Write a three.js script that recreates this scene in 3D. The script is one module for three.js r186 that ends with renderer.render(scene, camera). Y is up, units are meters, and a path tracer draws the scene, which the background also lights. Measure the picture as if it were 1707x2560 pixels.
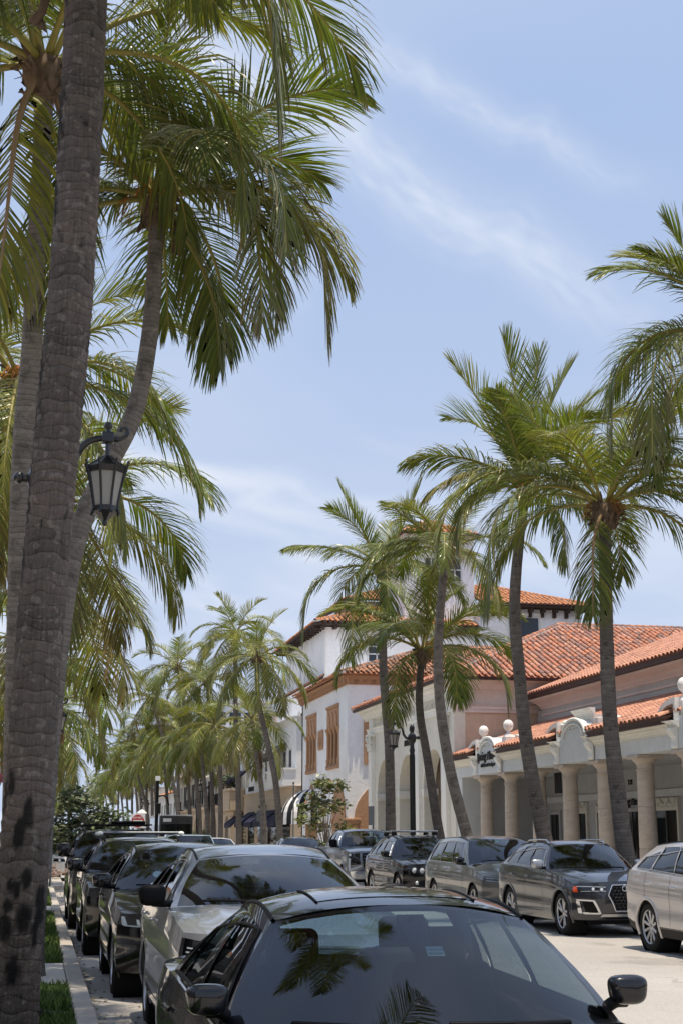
import * as THREE from 'three';
import { mergeGeometries, mergeVertices, toCreasedNormals } from 'three/addons/utils/BufferGeometryUtils.js';
import { RoundedBoxGeometry } from 'three/addons/geometries/RoundedBoxGeometry.js';
import { TextGeometry } from 'three/addons/geometries/TextGeometry.js';
import { FontLoader } from 'three/addons/loaders/FontLoader.js';

const V3 = (x, y, z) => new THREE.Vector3(x, y, z);
const scene = new THREE.Scene();
// ---------- camera: standing eye height, looking up the street and a little to its right ----------
const camera = new THREE.PerspectiveCamera(40.176, 682 / 1024, 0.1, 2500);
camera.position.set(0, 1.75, 0);
camera.rotation.order = 'YXZ';
camera.rotation.set(THREE.MathUtils.degToRad(12.953), THREE.MathUtils.degToRad(-12.002), 0);
// ---------- sun: nearly overhead, a little to the right of the street ----------
const SUN = V3(0.07, 0.985, 0.12).normalize();
const sun = new THREE.DirectionalLight(0xfff1dc, 4.2);
sun.position.set(12 + SUN.x * 150, SUN.y * 150, -60 + SUN.z * 150);
sun.target.position.set(12, 0, -60);
sun.castShadow = true;
sun.shadow.mapSize.set(4096, 4096);
Object.assign(sun.shadow.camera, { left: -120, right: 120, top: 220, bottom: -220, near: 1, far: 320 });
sun.shadow.radius = 1;
scene.add(sun, sun.target);
// ---------- exposure ----------
const renderer = new THREE.WebGLRenderer({ antialias: true });
renderer.setSize(682, 1024);
renderer.shadowMap.enabled = true;
renderer.toneMapping = THREE.LinearToneMapping;
renderer.toneMappingExposure = 1.25;

// ---------- noise and random ----------
function rng(seed) {
  let a = seed >>> 0;
  return () => { a |= 0; a = a + 0x6D2B79F5 | 0; let t = Math.imul(a ^ a >>> 15, 1 | a); t = t + Math.imul(t ^ t >>> 7, 61 | t) ^ t; return ((t ^ t >>> 14) >>> 0) / 4294967296; };
}
function hash2(x, y, s) { let h = Math.imul(x, 374761393) + Math.imul(y, 668265263) + Math.imul(s, 974634777) | 0; h = Math.imul(h ^ h >>> 13, 1274126177); return ((h ^ h >>> 16) >>> 0) / 4294967296; }
const smooth = (t) => t * t * (3 - 2 * t);
function vnoise(x, y, s = 0, px = 0, py = 0) {
  let xi = Math.floor(x), yi = Math.floor(y); const fx = smooth(x - xi), fy = smooth(y - yi);
  let x1 = xi + 1, y1 = yi + 1;
  if (px) { xi = ((xi % px) + px) % px; x1 = ((x1 % px) + px) % px; }
  if (py) { yi = ((yi % py) + py) % py; y1 = ((y1 % py) + py) % py; }
  const a = hash2(xi, yi, s), b = hash2(x1, yi, s), c = hash2(xi, y1, s), d = hash2(x1, y1, s);
  return a + (b - a) * fx + (c - a) * fy + (a - b - c + d) * fx * fy;
}
function fbm(x, y, oct = 4, s = 0, px = 0, py = 0) {
  let v = 0, a = 0.5, n = 0;
  for (let i = 0; i < oct; i++) { v += a * vnoise(x, y, s + i * 17, px, py); n += a; a *= 0.5; x *= 2; y *= 2; px *= 2; py *= 2; }
  return v / n;
}
const clamp = (v, a = 0, b = 1) => Math.min(b, Math.max(a, v));
const sstep = (a, b, x) => smooth(clamp((x - a) / (b - a)));
const lerp = (a, b, t) => a + (b - a) * t;
const DEG = Math.PI / 180;

// ---------- the sky: pale summer blue with thin cirrus ----------
function makeSky() {
  const W = 3072, H = 1536, data = new Float32Array(W * H * 4);
  const zen = [0.19, 0.295, 0.585], mid = [0.325, 0.43, 0.645], low = [0.46, 0.54, 0.70], white = [0.72, 0.75, 0.80];
  for (let j = 0; j < H; j++) {
    const el = ((j + 0.5) / H - 0.5) * Math.PI, y = Math.sin(el), c = Math.cos(el);
    for (let i = 0; i < W; i++) {
      const o = (j * W + i) * 4;
      if (el < -0.03) { data[o] = 0.30; data[o + 1] = 0.29; data[o + 2] = 0.27; data[o + 3] = 1; continue; }
      const az = ((i + 0.5) / W - 0.5) * 2 * Math.PI, x = c * Math.cos(az), z = c * Math.sin(az);
      const e = clamp(el / (Math.PI / 2), 0, 1);
      const t1 = sstep(0.0, 0.36, e), t2 = sstep(0.25, 1.0, e);
      const r = [0, 1, 2].map((k) => lerp(lerp(low[k], mid[k], t1), zen[k], t2 * 0.85));
      // brighter air round the sun
      const cs = x * SUN.x + y * SUN.y + z * SUN.z, glow = Math.pow(Math.max(0, cs), 14) * 0.22 + Math.pow(Math.max(0, cs), 4) * 0.10;
      // cirrus: stretched noise on a layer far above; streaks run down to the right of the view
      const h = 1 / (y + 0.12), u = x * h, v = z * h;
      const ca = Math.cos(0.62), sa = Math.sin(0.62), p = u * ca - v * sa, q = u * sa + v * ca;
      const warp = fbm(u * 1.7 + 5, v * 1.7, 3, 3) - 0.5;
      const band = fbm(p * 0.9 + 3.1, q * 3.0 + warp * 1.4 + 1.7, 4, 11);
      const fine = fbm(p * 7 + warp * 6, q * 20 + warp * 8, 4, 23);
      const veil = fbm(u * 1.3 + 8.2, v * 1.3 + 2.4, 4, 31);
      let cl = sstep(0.50, 0.80, band) * (0.35 + 0.65 * sstep(0.3, 0.75, fine)) * 0.55 + sstep(0.36, 0.85, veil) * 0.36 ;
      cl += 0.10 * sstep(0.25, 0.0, e) * sstep(0.4, 0.7, fbm(az * 9, el * 40, 4, 41));
      // two long streaks seen over the street
      for (const [a0, e0, a1, e1, wd, st] of [[-86.2, 32.3, -67, 21.5, 1.25, 0.5], [-80.0, 32.6, -66.5, 26.3, 0.7, 0.34], [-84, 45, -72, 38, 3.0, 0.30]]) {
        const A = az / DEG, E = el / DEG, dx = a1 - a0, dy = e1 - e0, L2 = dx * dx + dy * dy, tt = ((A - a0) * dx + (E - e0) * dy) / L2;
        if (tt < -0.3 || tt > 1.3) continue;
        const off = ((A - a0) * dy - (E - e0) * dx) / Math.sqrt(L2) + (fbm(tt * 5, e0, 3, 51) - 0.5) * 2.2 * wd;
        const rag = 0.25 + 0.95 * fbm(tt * 20 + off * 1.2, off * 4 / wd - tt * 9, 4, 57);
        cl += st * Math.exp(-off * off / (wd * wd)) * sstep(-0.3, 0.12, tt) * sstep(1.3, 0.8, tt) * rag;
      }
      cl = clamp(cl, 0, 0.85);
      for (let k = 0; k < 3; k++) data[o + k] = lerp(r[k], white[k], cl) + glow * [1, 0.97, 0.9][k];
      data[o + 3] = 1;
    }
  }
  const t = new THREE.DataTexture(data, W, H, THREE.RGBAFormat, THREE.FloatType);
  t.mapping = THREE.EquirectangularReflectionMapping; t.magFilter = t.minFilter = THREE.LinearFilter; t.needsUpdate = true;
  return t;
}
const skyTexture = makeSky();
scene.background = skyTexture;
scene.environment = skyTexture;

// ---------- object helpers ----------
const used = new Map();
function numbered(name) { const n = used.get(name) || 0; used.set(name, n + 1); return n ? name + '_' + String(n).padStart(3, '0') : name; }
function tag(o, label, category, group) { o.userData.label = label; if (category) o.userData.category = category; if (group) o.userData.group = group; return o; }
function thing(name, label, category, pos = [0, 0, 0], turn = 0, group) {
  const o = new THREE.Group(); o.name = numbered(name); o.position.set(...pos); o.rotation.y = turn; scene.add(o);
  return tag(o, label, category, group);
}
function part(name, geo, mat, parent) {
  const m = new THREE.Mesh(Array.isArray(geo) ? merge(geo) : geo, mat);
  m.name = parent ? name : numbered(name); m.castShadow = m.receiveShadow = true;
  (parent || scene).add(m); return m;
}
function structure(name, geo, mat) { const m = part(name, geo, mat); m.userData.kind = 'structure'; return m; }
function merge(list) {
  const keep = ['position', 'normal', 'uv'];
  const l = list.map((g) => { g = g.index ? g.toNonIndexed() : g; for (const k of Object.keys(g.attributes)) if (!keep.includes(k)) g.deleteAttribute(k); if (!g.attributes.uv) g.setAttribute('uv', new THREE.Float32BufferAttribute(new Float32Array(g.attributes.position.count * 2), 2)); return g; });
  return mergeGeometries(l);
}
// boxes by their two corners; uv in metres on each face
function worldUV(g, s = 1) {
  if (g.index) g = g.toNonIndexed();
  const p = g.attributes.position, n = g.attributes.normal, uv = new Float32Array(p.count * 2);
  for (let i = 0; i < p.count; i++) {
    const ax = Math.abs(n.getX(i)), ay = Math.abs(n.getY(i)), az = Math.abs(n.getZ(i)), x = p.getX(i), y = p.getY(i), z = p.getZ(i);
    if (ay >= ax && ay >= az) { uv[2 * i] = x * s; uv[2 * i + 1] = z * s; } else if (ax >= az) { uv[2 * i] = z * s; uv[2 * i + 1] = y * s; } else { uv[2 * i] = x * s; uv[2 * i + 1] = y * s; }
  }
  g.setAttribute('uv', new THREE.BufferAttribute(uv, 2)); return g;
}
function box(x0, x1, y0, y1, z0, z1, r = 0) {
  const w = x1 - x0, h = y1 - y0, d = z1 - z0;
  const g = r ? new RoundedBoxGeometry(w, h, d, 1, Math.min(r, w / 2.01, h / 2.01, d / 2.01)) : new THREE.BoxGeometry(w, h, d);
  g.translate((x0 + x1) / 2, (y0 + y1) / 2, (z0 + z1) / 2);
  return worldUV(g);
}
function lathe(pts, seg = 20) { return new THREE.LatheGeometry(pts.map(([r, y]) => new THREE.Vector2(r, y)), seg); }
function tube(pts, r, seg = 24, rad = 8) { return new THREE.TubeGeometry(new THREE.CatmullRomCurve3(pts.map((p) => V3(...p))), seg, r, rad, false); }
function taperTube(pts, radii, seg, rad, uvm = true) {     // a tapered limb with uv in metres
  const c = new THREE.CatmullRomCurve3(pts.map((p) => V3(...p))), n = radii.length - 1, L = c.getLength();
  const fr = c.computeFrenetFrames(seg, false), pos = [], nor = [], uv = [], idx = [];
  for (let i = 0; i <= seg; i++) {
    const t = i / seg, p = c.getPointAt(t), f = t * n, k = Math.min(n - 1, Math.floor(f)), r = lerp(radii[k], radii[k + 1], f - k);
    for (let j = 0; j <= rad; j++) {
      const a = j / rad * Math.PI * 2, d = fr.normals[i].clone().multiplyScalar(Math.cos(a)).addScaledVector(fr.binormals[i], Math.sin(a));
      pos.push(p.x + d.x * r, p.y + d.y * r, p.z + d.z * r); nor.push(d.x, d.y, d.z); uv.push(j / rad, t * L);
      if (i < seg && j < rad) { const q = i * (rad + 1) + j; idx.push(q, q + 1, q + rad + 1, q + 1, q + rad + 2, q + rad + 1); }
    }
  }
  const g = new THREE.BufferGeometry();
  g.setAttribute('position', new THREE.Float32BufferAttribute(pos, 3)); g.setAttribute('normal', new THREE.Float32BufferAttribute(nor, 3)); g.setAttribute('uv', new THREE.Float32BufferAttribute(uv, 2)); g.setIndex(idx);
  return g;
}
function poly(pts, tris, uvs) { // flat-shaded faces from points
  const pos = []; for (const t of tris) for (const k of t) pos.push(...pts[k]);
  const g = new THREE.BufferGeometry(); g.setAttribute('position', new THREE.Float32BufferAttribute(pos, 3)); g.computeVertexNormals(); return worldUV(g);
}
// ---------- textures ----------
function dataTex(w, h, fn, srgb = true, rep = [1, 1]) {
  const d = new Uint8Array(w * h * 4);
  for (let j = 0; j < h; j++) for (let i = 0; i < w; i++) { const c = fn(i / w, j / h, i, j), o = (j * w + i) * 4; for (let k = 0; k < 3; k++) d[o + k] = clamp(Array.isArray(c) ? c[k] : c, 0, 1) * 255; d[o + 3] = 255; }
  const t = new THREE.DataTexture(d, w, h, THREE.RGBAFormat); t.wrapS = t.wrapT = THREE.RepeatWrapping; t.magFilter = THREE.LinearFilter; t.minFilter = THREE.LinearMipmapLinearFilter; t.generateMipmaps = true;
  if (srgb) t.colorSpace = THREE.SRGBColorSpace; t.repeat.set(...rep); t.needsUpdate = true; return t;
}
const lin = (c) => Math.pow(c, 1 / 2.2);   // a linear base colour for an sRGB texture
const mottle = (amp, n, s) => (u, v) => { const k = 1 - amp + amp * 2 * (0.6 * fbm(u * n, v * n, 4, s, n, n) + 0.4 * fbm(u * n * 7, v * n * 7, 3, s + 9, n * 7, n * 7)) - 0.0; return lin(clamp(k * 0.5 + 0.5)); };
// ---------- materials ----------
const wearTex = dataTex(512, 512, (u, v) => { const a = fbm(u * 4, v * 4, 5, 5, 4, 4), b = fbm(u * 26, v * 3, 3, 15, 26, 3), c = fbm(u * 40, v * 40, 2, 18, 40, 40); return lin(clamp(0.82 + 0.14 * (a - 0.5) + 0.10 * (b - 0.5) * sstep(0.4, 0.7, a) + 0.08 * (c - 0.5))); }, true, [1 / 5, 1 / 5]);
const stuccoBump = dataTex(512, 512, (u, v) => 0.5 * fbm(u * 16, v * 16, 4, 7, 16, 16) + 0.5 * fbm(u * 60, v * 60, 2, 8, 60, 60), false, [1 / 1.6, 1 / 1.6]);
const stone = (r, g, b, o = {}) => new THREE.MeshStandardMaterial({ color: new THREE.Color().setRGB(r / 0.8, g / 0.8, b / 0.8), map: wearTex, bumpMap: stuccoBump, bumpScale: 0.012, roughness: 0.92, ...o });
const M = {
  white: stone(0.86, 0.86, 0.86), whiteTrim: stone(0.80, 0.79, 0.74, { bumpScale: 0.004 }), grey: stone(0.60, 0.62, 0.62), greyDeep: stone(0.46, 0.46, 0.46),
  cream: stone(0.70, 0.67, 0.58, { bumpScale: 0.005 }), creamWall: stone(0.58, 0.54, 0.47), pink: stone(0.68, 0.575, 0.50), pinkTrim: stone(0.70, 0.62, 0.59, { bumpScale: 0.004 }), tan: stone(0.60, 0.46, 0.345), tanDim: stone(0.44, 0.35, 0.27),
  terracottaTrim: stone(0.45, 0.26, 0.15, { bumpScale: 0.02 }), lilac: stone(0.66, 0.60, 0.57), coral: stone(0.56, 0.45, 0.33, { bumpScale: 0.03 }), balls: stone(0.80, 0.78, 0.74, { bumpScale: 0.006 }),
  glassDark: new THREE.MeshPhysicalMaterial({ color: 0x0b0e11, roughness: 0.06, metalness: 0, specularIntensity: 1 }),
  glassSky: new THREE.MeshPhysicalMaterial({ color: 0x2a3038, roughness: 0.05 }),
  shopGlass: new THREE.MeshPhysicalMaterial({ color: 0xbfc8cc, roughness: 0.02, transmission: 1, thickness: 0, ior: 1.5 }),
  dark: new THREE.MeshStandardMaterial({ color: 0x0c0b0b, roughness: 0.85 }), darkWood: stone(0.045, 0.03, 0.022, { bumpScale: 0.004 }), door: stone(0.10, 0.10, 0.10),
  gutter: new THREE.MeshStandardMaterial({ color: 0x3a1f18, roughness: 0.55, metalness: 0.2 }), iron: new THREE.MeshStandardMaterial({ color: 0x0a0a0b, roughness: 0.42, metalness: 0.5 }),
  navy: new THREE.MeshStandardMaterial({ color: new THREE.Color().setRGB(0.006, 0.009, 0.04), roughness: 0.9, side: THREE.DoubleSide }), awnWhite: new THREE.MeshStandardMaterial({ color: 0xe8e6e2, roughness: 0.9, side: THREE.DoubleSide }), awnBlack: new THREE.MeshStandardMaterial({ color: 0x16171c, roughness: 0.9, side: THREE.DoubleSide }), awnGreen: new THREE.MeshStandardMaterial({ color: 0x0c4a3a, roughness: 0.9, side: THREE.DoubleSide }), awnGrey: new THREE.MeshStandardMaterial({ color: 0xb5aca0, roughness: 0.9, side: THREE.DoubleSide }),
  letter: new THREE.MeshStandardMaterial({ color: 0x08080a, roughness: 0.5 }), frameWhite: new THREE.MeshStandardMaterial({ color: 0xd8d8d6, roughness: 0.6 }),
  steel: new THREE.MeshStandardMaterial({ color: 0x6d7276, roughness: 0.45, metalness: 0.7 }),
};
const travTex = dataTex(512, 512, (u, v) => { const a = fbm(u * 3, v * 12, 4, 61, 3, 12), b = fbm(u * 9, v * 50, 3, 67, 9, 50), pit = sstep(0.72, 0.8, fbm(u * 30, v * 60, 2, 71, 30, 60)), rust = sstep(0.62, 0.78, fbm(u * 4, v * 7, 4, 75, 4, 7)); const k = 0.86 + 0.22 * (a - 0.5) + 0.14 * (b - 0.5) - 0.22 * pit; return [lin(k * 0.60), lin(k * (0.52 - 0.05 * rust)), lin(k * (0.44 - 0.08 * rust))]; }, true, [1, 1 / 1.4]);
M.travertine = new THREE.MeshStandardMaterial({ map: travTex, roughness: 0.8, bumpMap: stuccoBump, bumpScale: 0.004 });
// terracotta tiles in several fired tones
const tileTex = dataTex(256, 256, (u, v) => { const a = fbm(u * 6, v * 6, 4, 81, 6, 6), b = fbm(u * 30, v * 30, 2, 85, 30, 30); return lin(clamp(0.8 + 0.5 * (a - 0.5) + 0.2 * (b - 0.5))); }, true, [3, 3]);
const tileMat = (r, g, b) => new THREE.MeshStandardMaterial({ color: new THREE.Color().setRGB(r, g, b), map: tileTex, roughness: 0.82, side: THREE.DoubleSide });
const TONES = { fired: [[0.60, 0.275, 0.165], [0.58, 0.225, 0.12], [0.50, 0.21, 0.125], [0.58, 0.29, 0.19], [0.38, 0.20, 0.15], [0.29, 0.17, 0.14]], orange: [[0.60, 0.24, 0.09], [0.62, 0.27, 0.12], [0.55, 0.22, 0.10], [0.66, 0.31, 0.15]], old: [[0.52, 0.25, 0.13], [0.46, 0.20, 0.10], [0.33, 0.17, 0.10], [0.24, 0.15, 0.10], [0.15, 0.105, 0.08]], salmon: [[0.60, 0.28, 0.175], [0.57, 0.26, 0.16], [0.64, 0.315, 0.20], [0.50, 0.24, 0.16], [0.44, 0.20, 0.13]] };
for (const k in TONES) TONES[k] = { rgb: TONES[k], mats: TONES[k].map((c) => tileMat(...c)) };
const tileWhite = tileMat(1, 1, 1);
const ridgeMortar = stone(0.50, 0.47, 0.44, { bumpScale: 0.03 });

// ---------- barrel tile roofs ----------
function tileGeo(w, l) {  // a tapered half barrel lying along +z (up the slope), open below
  const pos = [], idx = [], N = 6, nor = [], uv = [];
  for (let e = 0; e < 2; e++) for (let k = 0; k <= N; k++) { const a = Math.PI * k / N, r = w / 2 * (e ? 0.84 : 1), y = e ? 0 : 0.02; pos.push(Math.cos(a) * r, Math.sin(a) * r * 0.8 + y, e * l); nor.push(Math.cos(a), Math.sin(a), 0.1); uv.push(k / N * 0.33, e * 0.33); }
  for (let k = 0; k < N; k++) idx.push(k, k + 1, k + N + 1, k + 1, k + N + 2, k + N + 1);
  // the thick lower lip
  const b = pos.length / 3;
  for (let k = 0; k <= N; k++) { const a = Math.PI * k / N; for (const r of [w / 2, w / 2 - 0.016]) { pos.push(Math.cos(a) * r, Math.sin(a) * r * 0.8 + 0.02, -0.001); nor.push(0, 0, -1); uv.push(k / N * 0.33, 0); } }
  for (let k = 0; k < N; k++) { const q = b + 2 * k; idx.push(q, q + 2, q + 1, q + 1, q + 2, q + 3); }
  const g = new THREE.BufferGeometry(); g.setAttribute('position', new THREE.Float32BufferAttribute(pos, 3)); g.setAttribute('normal', new THREE.Float32BufferAttribute(nor, 3)); g.setAttribute('uv', new THREE.Float32BufferAttribute(uv, 2)); g.setIndex(idx); return g;
}
const TILES = new Map();
// poly2: the slope's corners as (metres along the eave, metres up the slope); frame: origin and the two directions
function tileRoof(parent, origin, along, up, poly2, { pitch = 0.29, row = 0.36, tones = 'fired', singles = 300, seed = 1, eye = V3(0, 1.75, 0), ragged = 0.012, min = 0 } = {}) {
  const R = rng(seed), key = pitch + '_' + row; if (!TILES.has(key)) TILES.set(key, tileGeo(pitch * 0.74, row * 1.18)); const geo = TILES.get(key), T = TONES[tones];
  const A = along.clone().normalize(), U = up.clone().normalize(), N = new THREE.Vector3().crossVectors(U, A).normalize(); if (N.y < 0) N.negate();
  const inside = (x, y) => { let c = false; for (let i = 0, j = poly2.length - 1; i < poly2.length; j = i++) { const [xi, yi] = poly2[i], [xj, yj] = poly2[j]; if ((yi > y) !== (yj > y) && x < (xj - xi) * (y - yi) / (yj - yi) + xi) c = !c; } return c; };
  const xs = poly2.map((p) => p[0]), ys = poly2.map((p) => p[1]), list = [];
  const X = new THREE.Vector3().crossVectors(N, U); if (X.dot(A) < 0) X.negate();
  const basis = new THREE.Matrix4().makeBasis(new THREE.Vector3().crossVectors(N, U), N, U);
  for (let x = Math.min(...xs) + pitch / 2; x < Math.max(...xs); x += pitch) for (let y = Math.min(...ys); y < Math.max(...ys); y += row) {
    if (!inside(x, y + row * 0.5)) continue;
    const p = origin.clone().addScaledVector(A, x + (R() - 0.5) * ragged).addScaledVector(U, y - 0.05 + (R() - 0.5) * ragged * 2).addScaledVector(N, 0.02 + R() * ragged);
    const m = basis.clone().multiply(new THREE.Matrix4().makeRotationY((R() - 0.5) * ragged * 3)); m.multiply(new THREE.Matrix4().makeRotationX(-0.045)); m.setPosition(p);
    list.push({ m, d: p.distanceTo(eye), t: Math.min(T.mats.length - 1, Math.floor((R() * 0.72 + 0.36 * (fbm(x * 0.5 + seed, y * 0.5, 3, seed) - 0.5) + 0.14) * T.mats.length)), k: 0.85 + R() * 0.3 });
  }
  list.sort((a, b) => a.d - b.d);
  const near = list.slice(0, singles), far = list.slice(singles);
  for (const t of near) { const o = new THREE.Mesh(geo, T.mats[t.t]); o.name = 'tile'; o.castShadow = o.receiveShadow = true; o.applyMatrix4(t.m); parent.add(o); }
  if (far.length) {
    const im = new THREE.InstancedMesh(geo, tileWhite, far.length); im.name = 'roof_tiles'; im.userData.kind = 'stuff'; im.castShadow = im.receiveShadow = true; const c = new THREE.Color();
    far.forEach((t, i) => { im.setMatrixAt(i, t.m); c.setRGB(...T.rgb[t.t].map((q) => q * t.k)); im.setColorAt(i, c); }); parent.add(im);
  }
  // the deck with its pan channels below
  const P = poly2.map(([x, y]) => origin.clone().addScaledVector(A, x).addScaledVector(U, y).toArray()), tri = THREE.ShapeUtils.triangulateShape(poly2.map((p) => new THREE.Vector2(...p)), []);
  const Q = P.map((p) => V3(...p).addScaledVector(N, -0.06).toArray()), n = P.length, t2 = [...tri, ...tri.map(([a, b, c]) => [a + n, c + n, b + n])];
  for (let i = 0; i < n; i++) { const j = (i + 1) % n; t2.push([i, i + n, j], [j, i + n, j + n]); }
  return poly([...P, ...Q], t2);
}
function ridge(parent, a, b, tones = 'fired', seed = 1, w = 0.26) { // a line of cap tiles bedded in mortar
  const R = rng(seed), d = b.clone().sub(a), L = d.length(), T = TONES[tones]; d.normalize(); const n = Math.round(L / 0.36), key = 'ridge' + w; if (!TILES.has(key)) TILES.set(key, tileGeo(w, 0.43)); const geo = TILES.get(key);
  const side = new THREE.Vector3().crossVectors(V3(0, 1, 0), d).normalize(), N = new THREE.Vector3().crossVectors(d, side);
  for (let i = 0; i < n; i++) { const o = new THREE.Mesh(geo, T.mats[Math.floor(R() * T.mats.length)]); o.name = 'ridge_tile'; const m = new THREE.Matrix4().makeBasis(side, N, d); m.multiply(new THREE.Matrix4().makeRotationX(-0.04)); m.setPosition(a.clone().addScaledVector(d, i * L / n).addScaledVector(N, 0.05)); o.applyMatrix4(m); o.castShadow = true; parent.add(o); }
  const g = new THREE.BoxGeometry(w * 1.25, 0.12, L); g.applyMatrix4(new THREE.Matrix4().makeBasis(side, N, d).setPosition(a.clone().addScaledVector(d, L / 2).addScaledVector(N, 0.0))); return worldUV(g);
}
// ---------- ground, road, pavements ----------
const asphaltTex = dataTex(1024, 1024, (u, v) => { const a = fbm(u * 3, v * 3, 4, 101, 3, 3), b = fbm(u * 90, v * 90, 3, 103, 90, 90), c = hash2(Math.floor(u * 1024), Math.floor(v * 1024), 7); const st = sstep(0.55, 0.75, fbm(u * 6, v * 2, 4, 107, 6, 2)); const k = 0.86 + 0.22 * (a - 0.5) + 0.25 * (b - 0.5) + 0.14 * (c - 0.5) - 0.12 * st; return [lin(k), lin(k * 0.97), lin(k * 0.92)]; }, true, [1 / 4, 1 / 4]);
const roadTex = dataTex(2048, 2048, (u, v, i, j) => { const a = fbm(u * 4, v * 3, 4, 111, 4, 3), b = vnoise(u * 512, v * 512, 113, 512, 512), c = hash2(i, j, 7); const w1 = fbm(u * 8, v * 8, 3, 121, 8, 8), w2 = fbm(u * 9 + 4, v * 9, 3, 127, 9, 9); const cr = sstep(0.012, 0.004, Math.abs(w1 - 0.5)) * sstep(0.52, 0.6, a), oil = sstep(0.66, 0.78, fbm(u * 7, v * 5, 3, 131, 7, 5)), tyre = 0.5 * sstep(0.4, 0.6, w2); const k = 0.84 + 0.26 * (a - 0.5) + 0.20 * (b - 0.5) + 0.20 * (c - 0.5) - 0.20 * cr - 0.16 * oil - 0.05 * tyre; return [lin(k), lin(k * 0.975), lin(k * 0.935)]; }, true, [1 / 8, 1 / 8]);
const gritBump = dataTex(512, 512, (u, v) => fbm(u * 120, v * 120, 2, 109, 120, 120), false, [1 / 1, 1 / 1]);
M.road = new THREE.MeshStandardMaterial({ color: new THREE.Color().setRGB(0.46, 0.445, 0.425), map: roadTex, bumpMap: gritBump, bumpScale: 0.006, roughness: 0.93 });
M.concrete = new THREE.MeshStandardMaterial({ color: new THREE.Color().setRGB(0.68, 0.65, 0.60), map: asphaltTex, bumpMap: gritBump, bumpScale: 0.003, roughness: 0.9 });
M.kerb = new THREE.MeshStandardMaterial({ color: new THREE.Color().setRGB(0.50, 0.475, 0.44), map: asphaltTex, bumpMap: gritBump, bumpScale: 0.004, roughness: 0.9 });
M.soil = new THREE.MeshStandardMaterial({ color: 0x4a3d2a, map: asphaltTex, roughness: 1 });
M.turf = new THREE.MeshStandardMaterial({ color: new THREE.Color().setRGB(0.05, 0.085, 0.02), map: asphaltTex, roughness: 1 });
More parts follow.
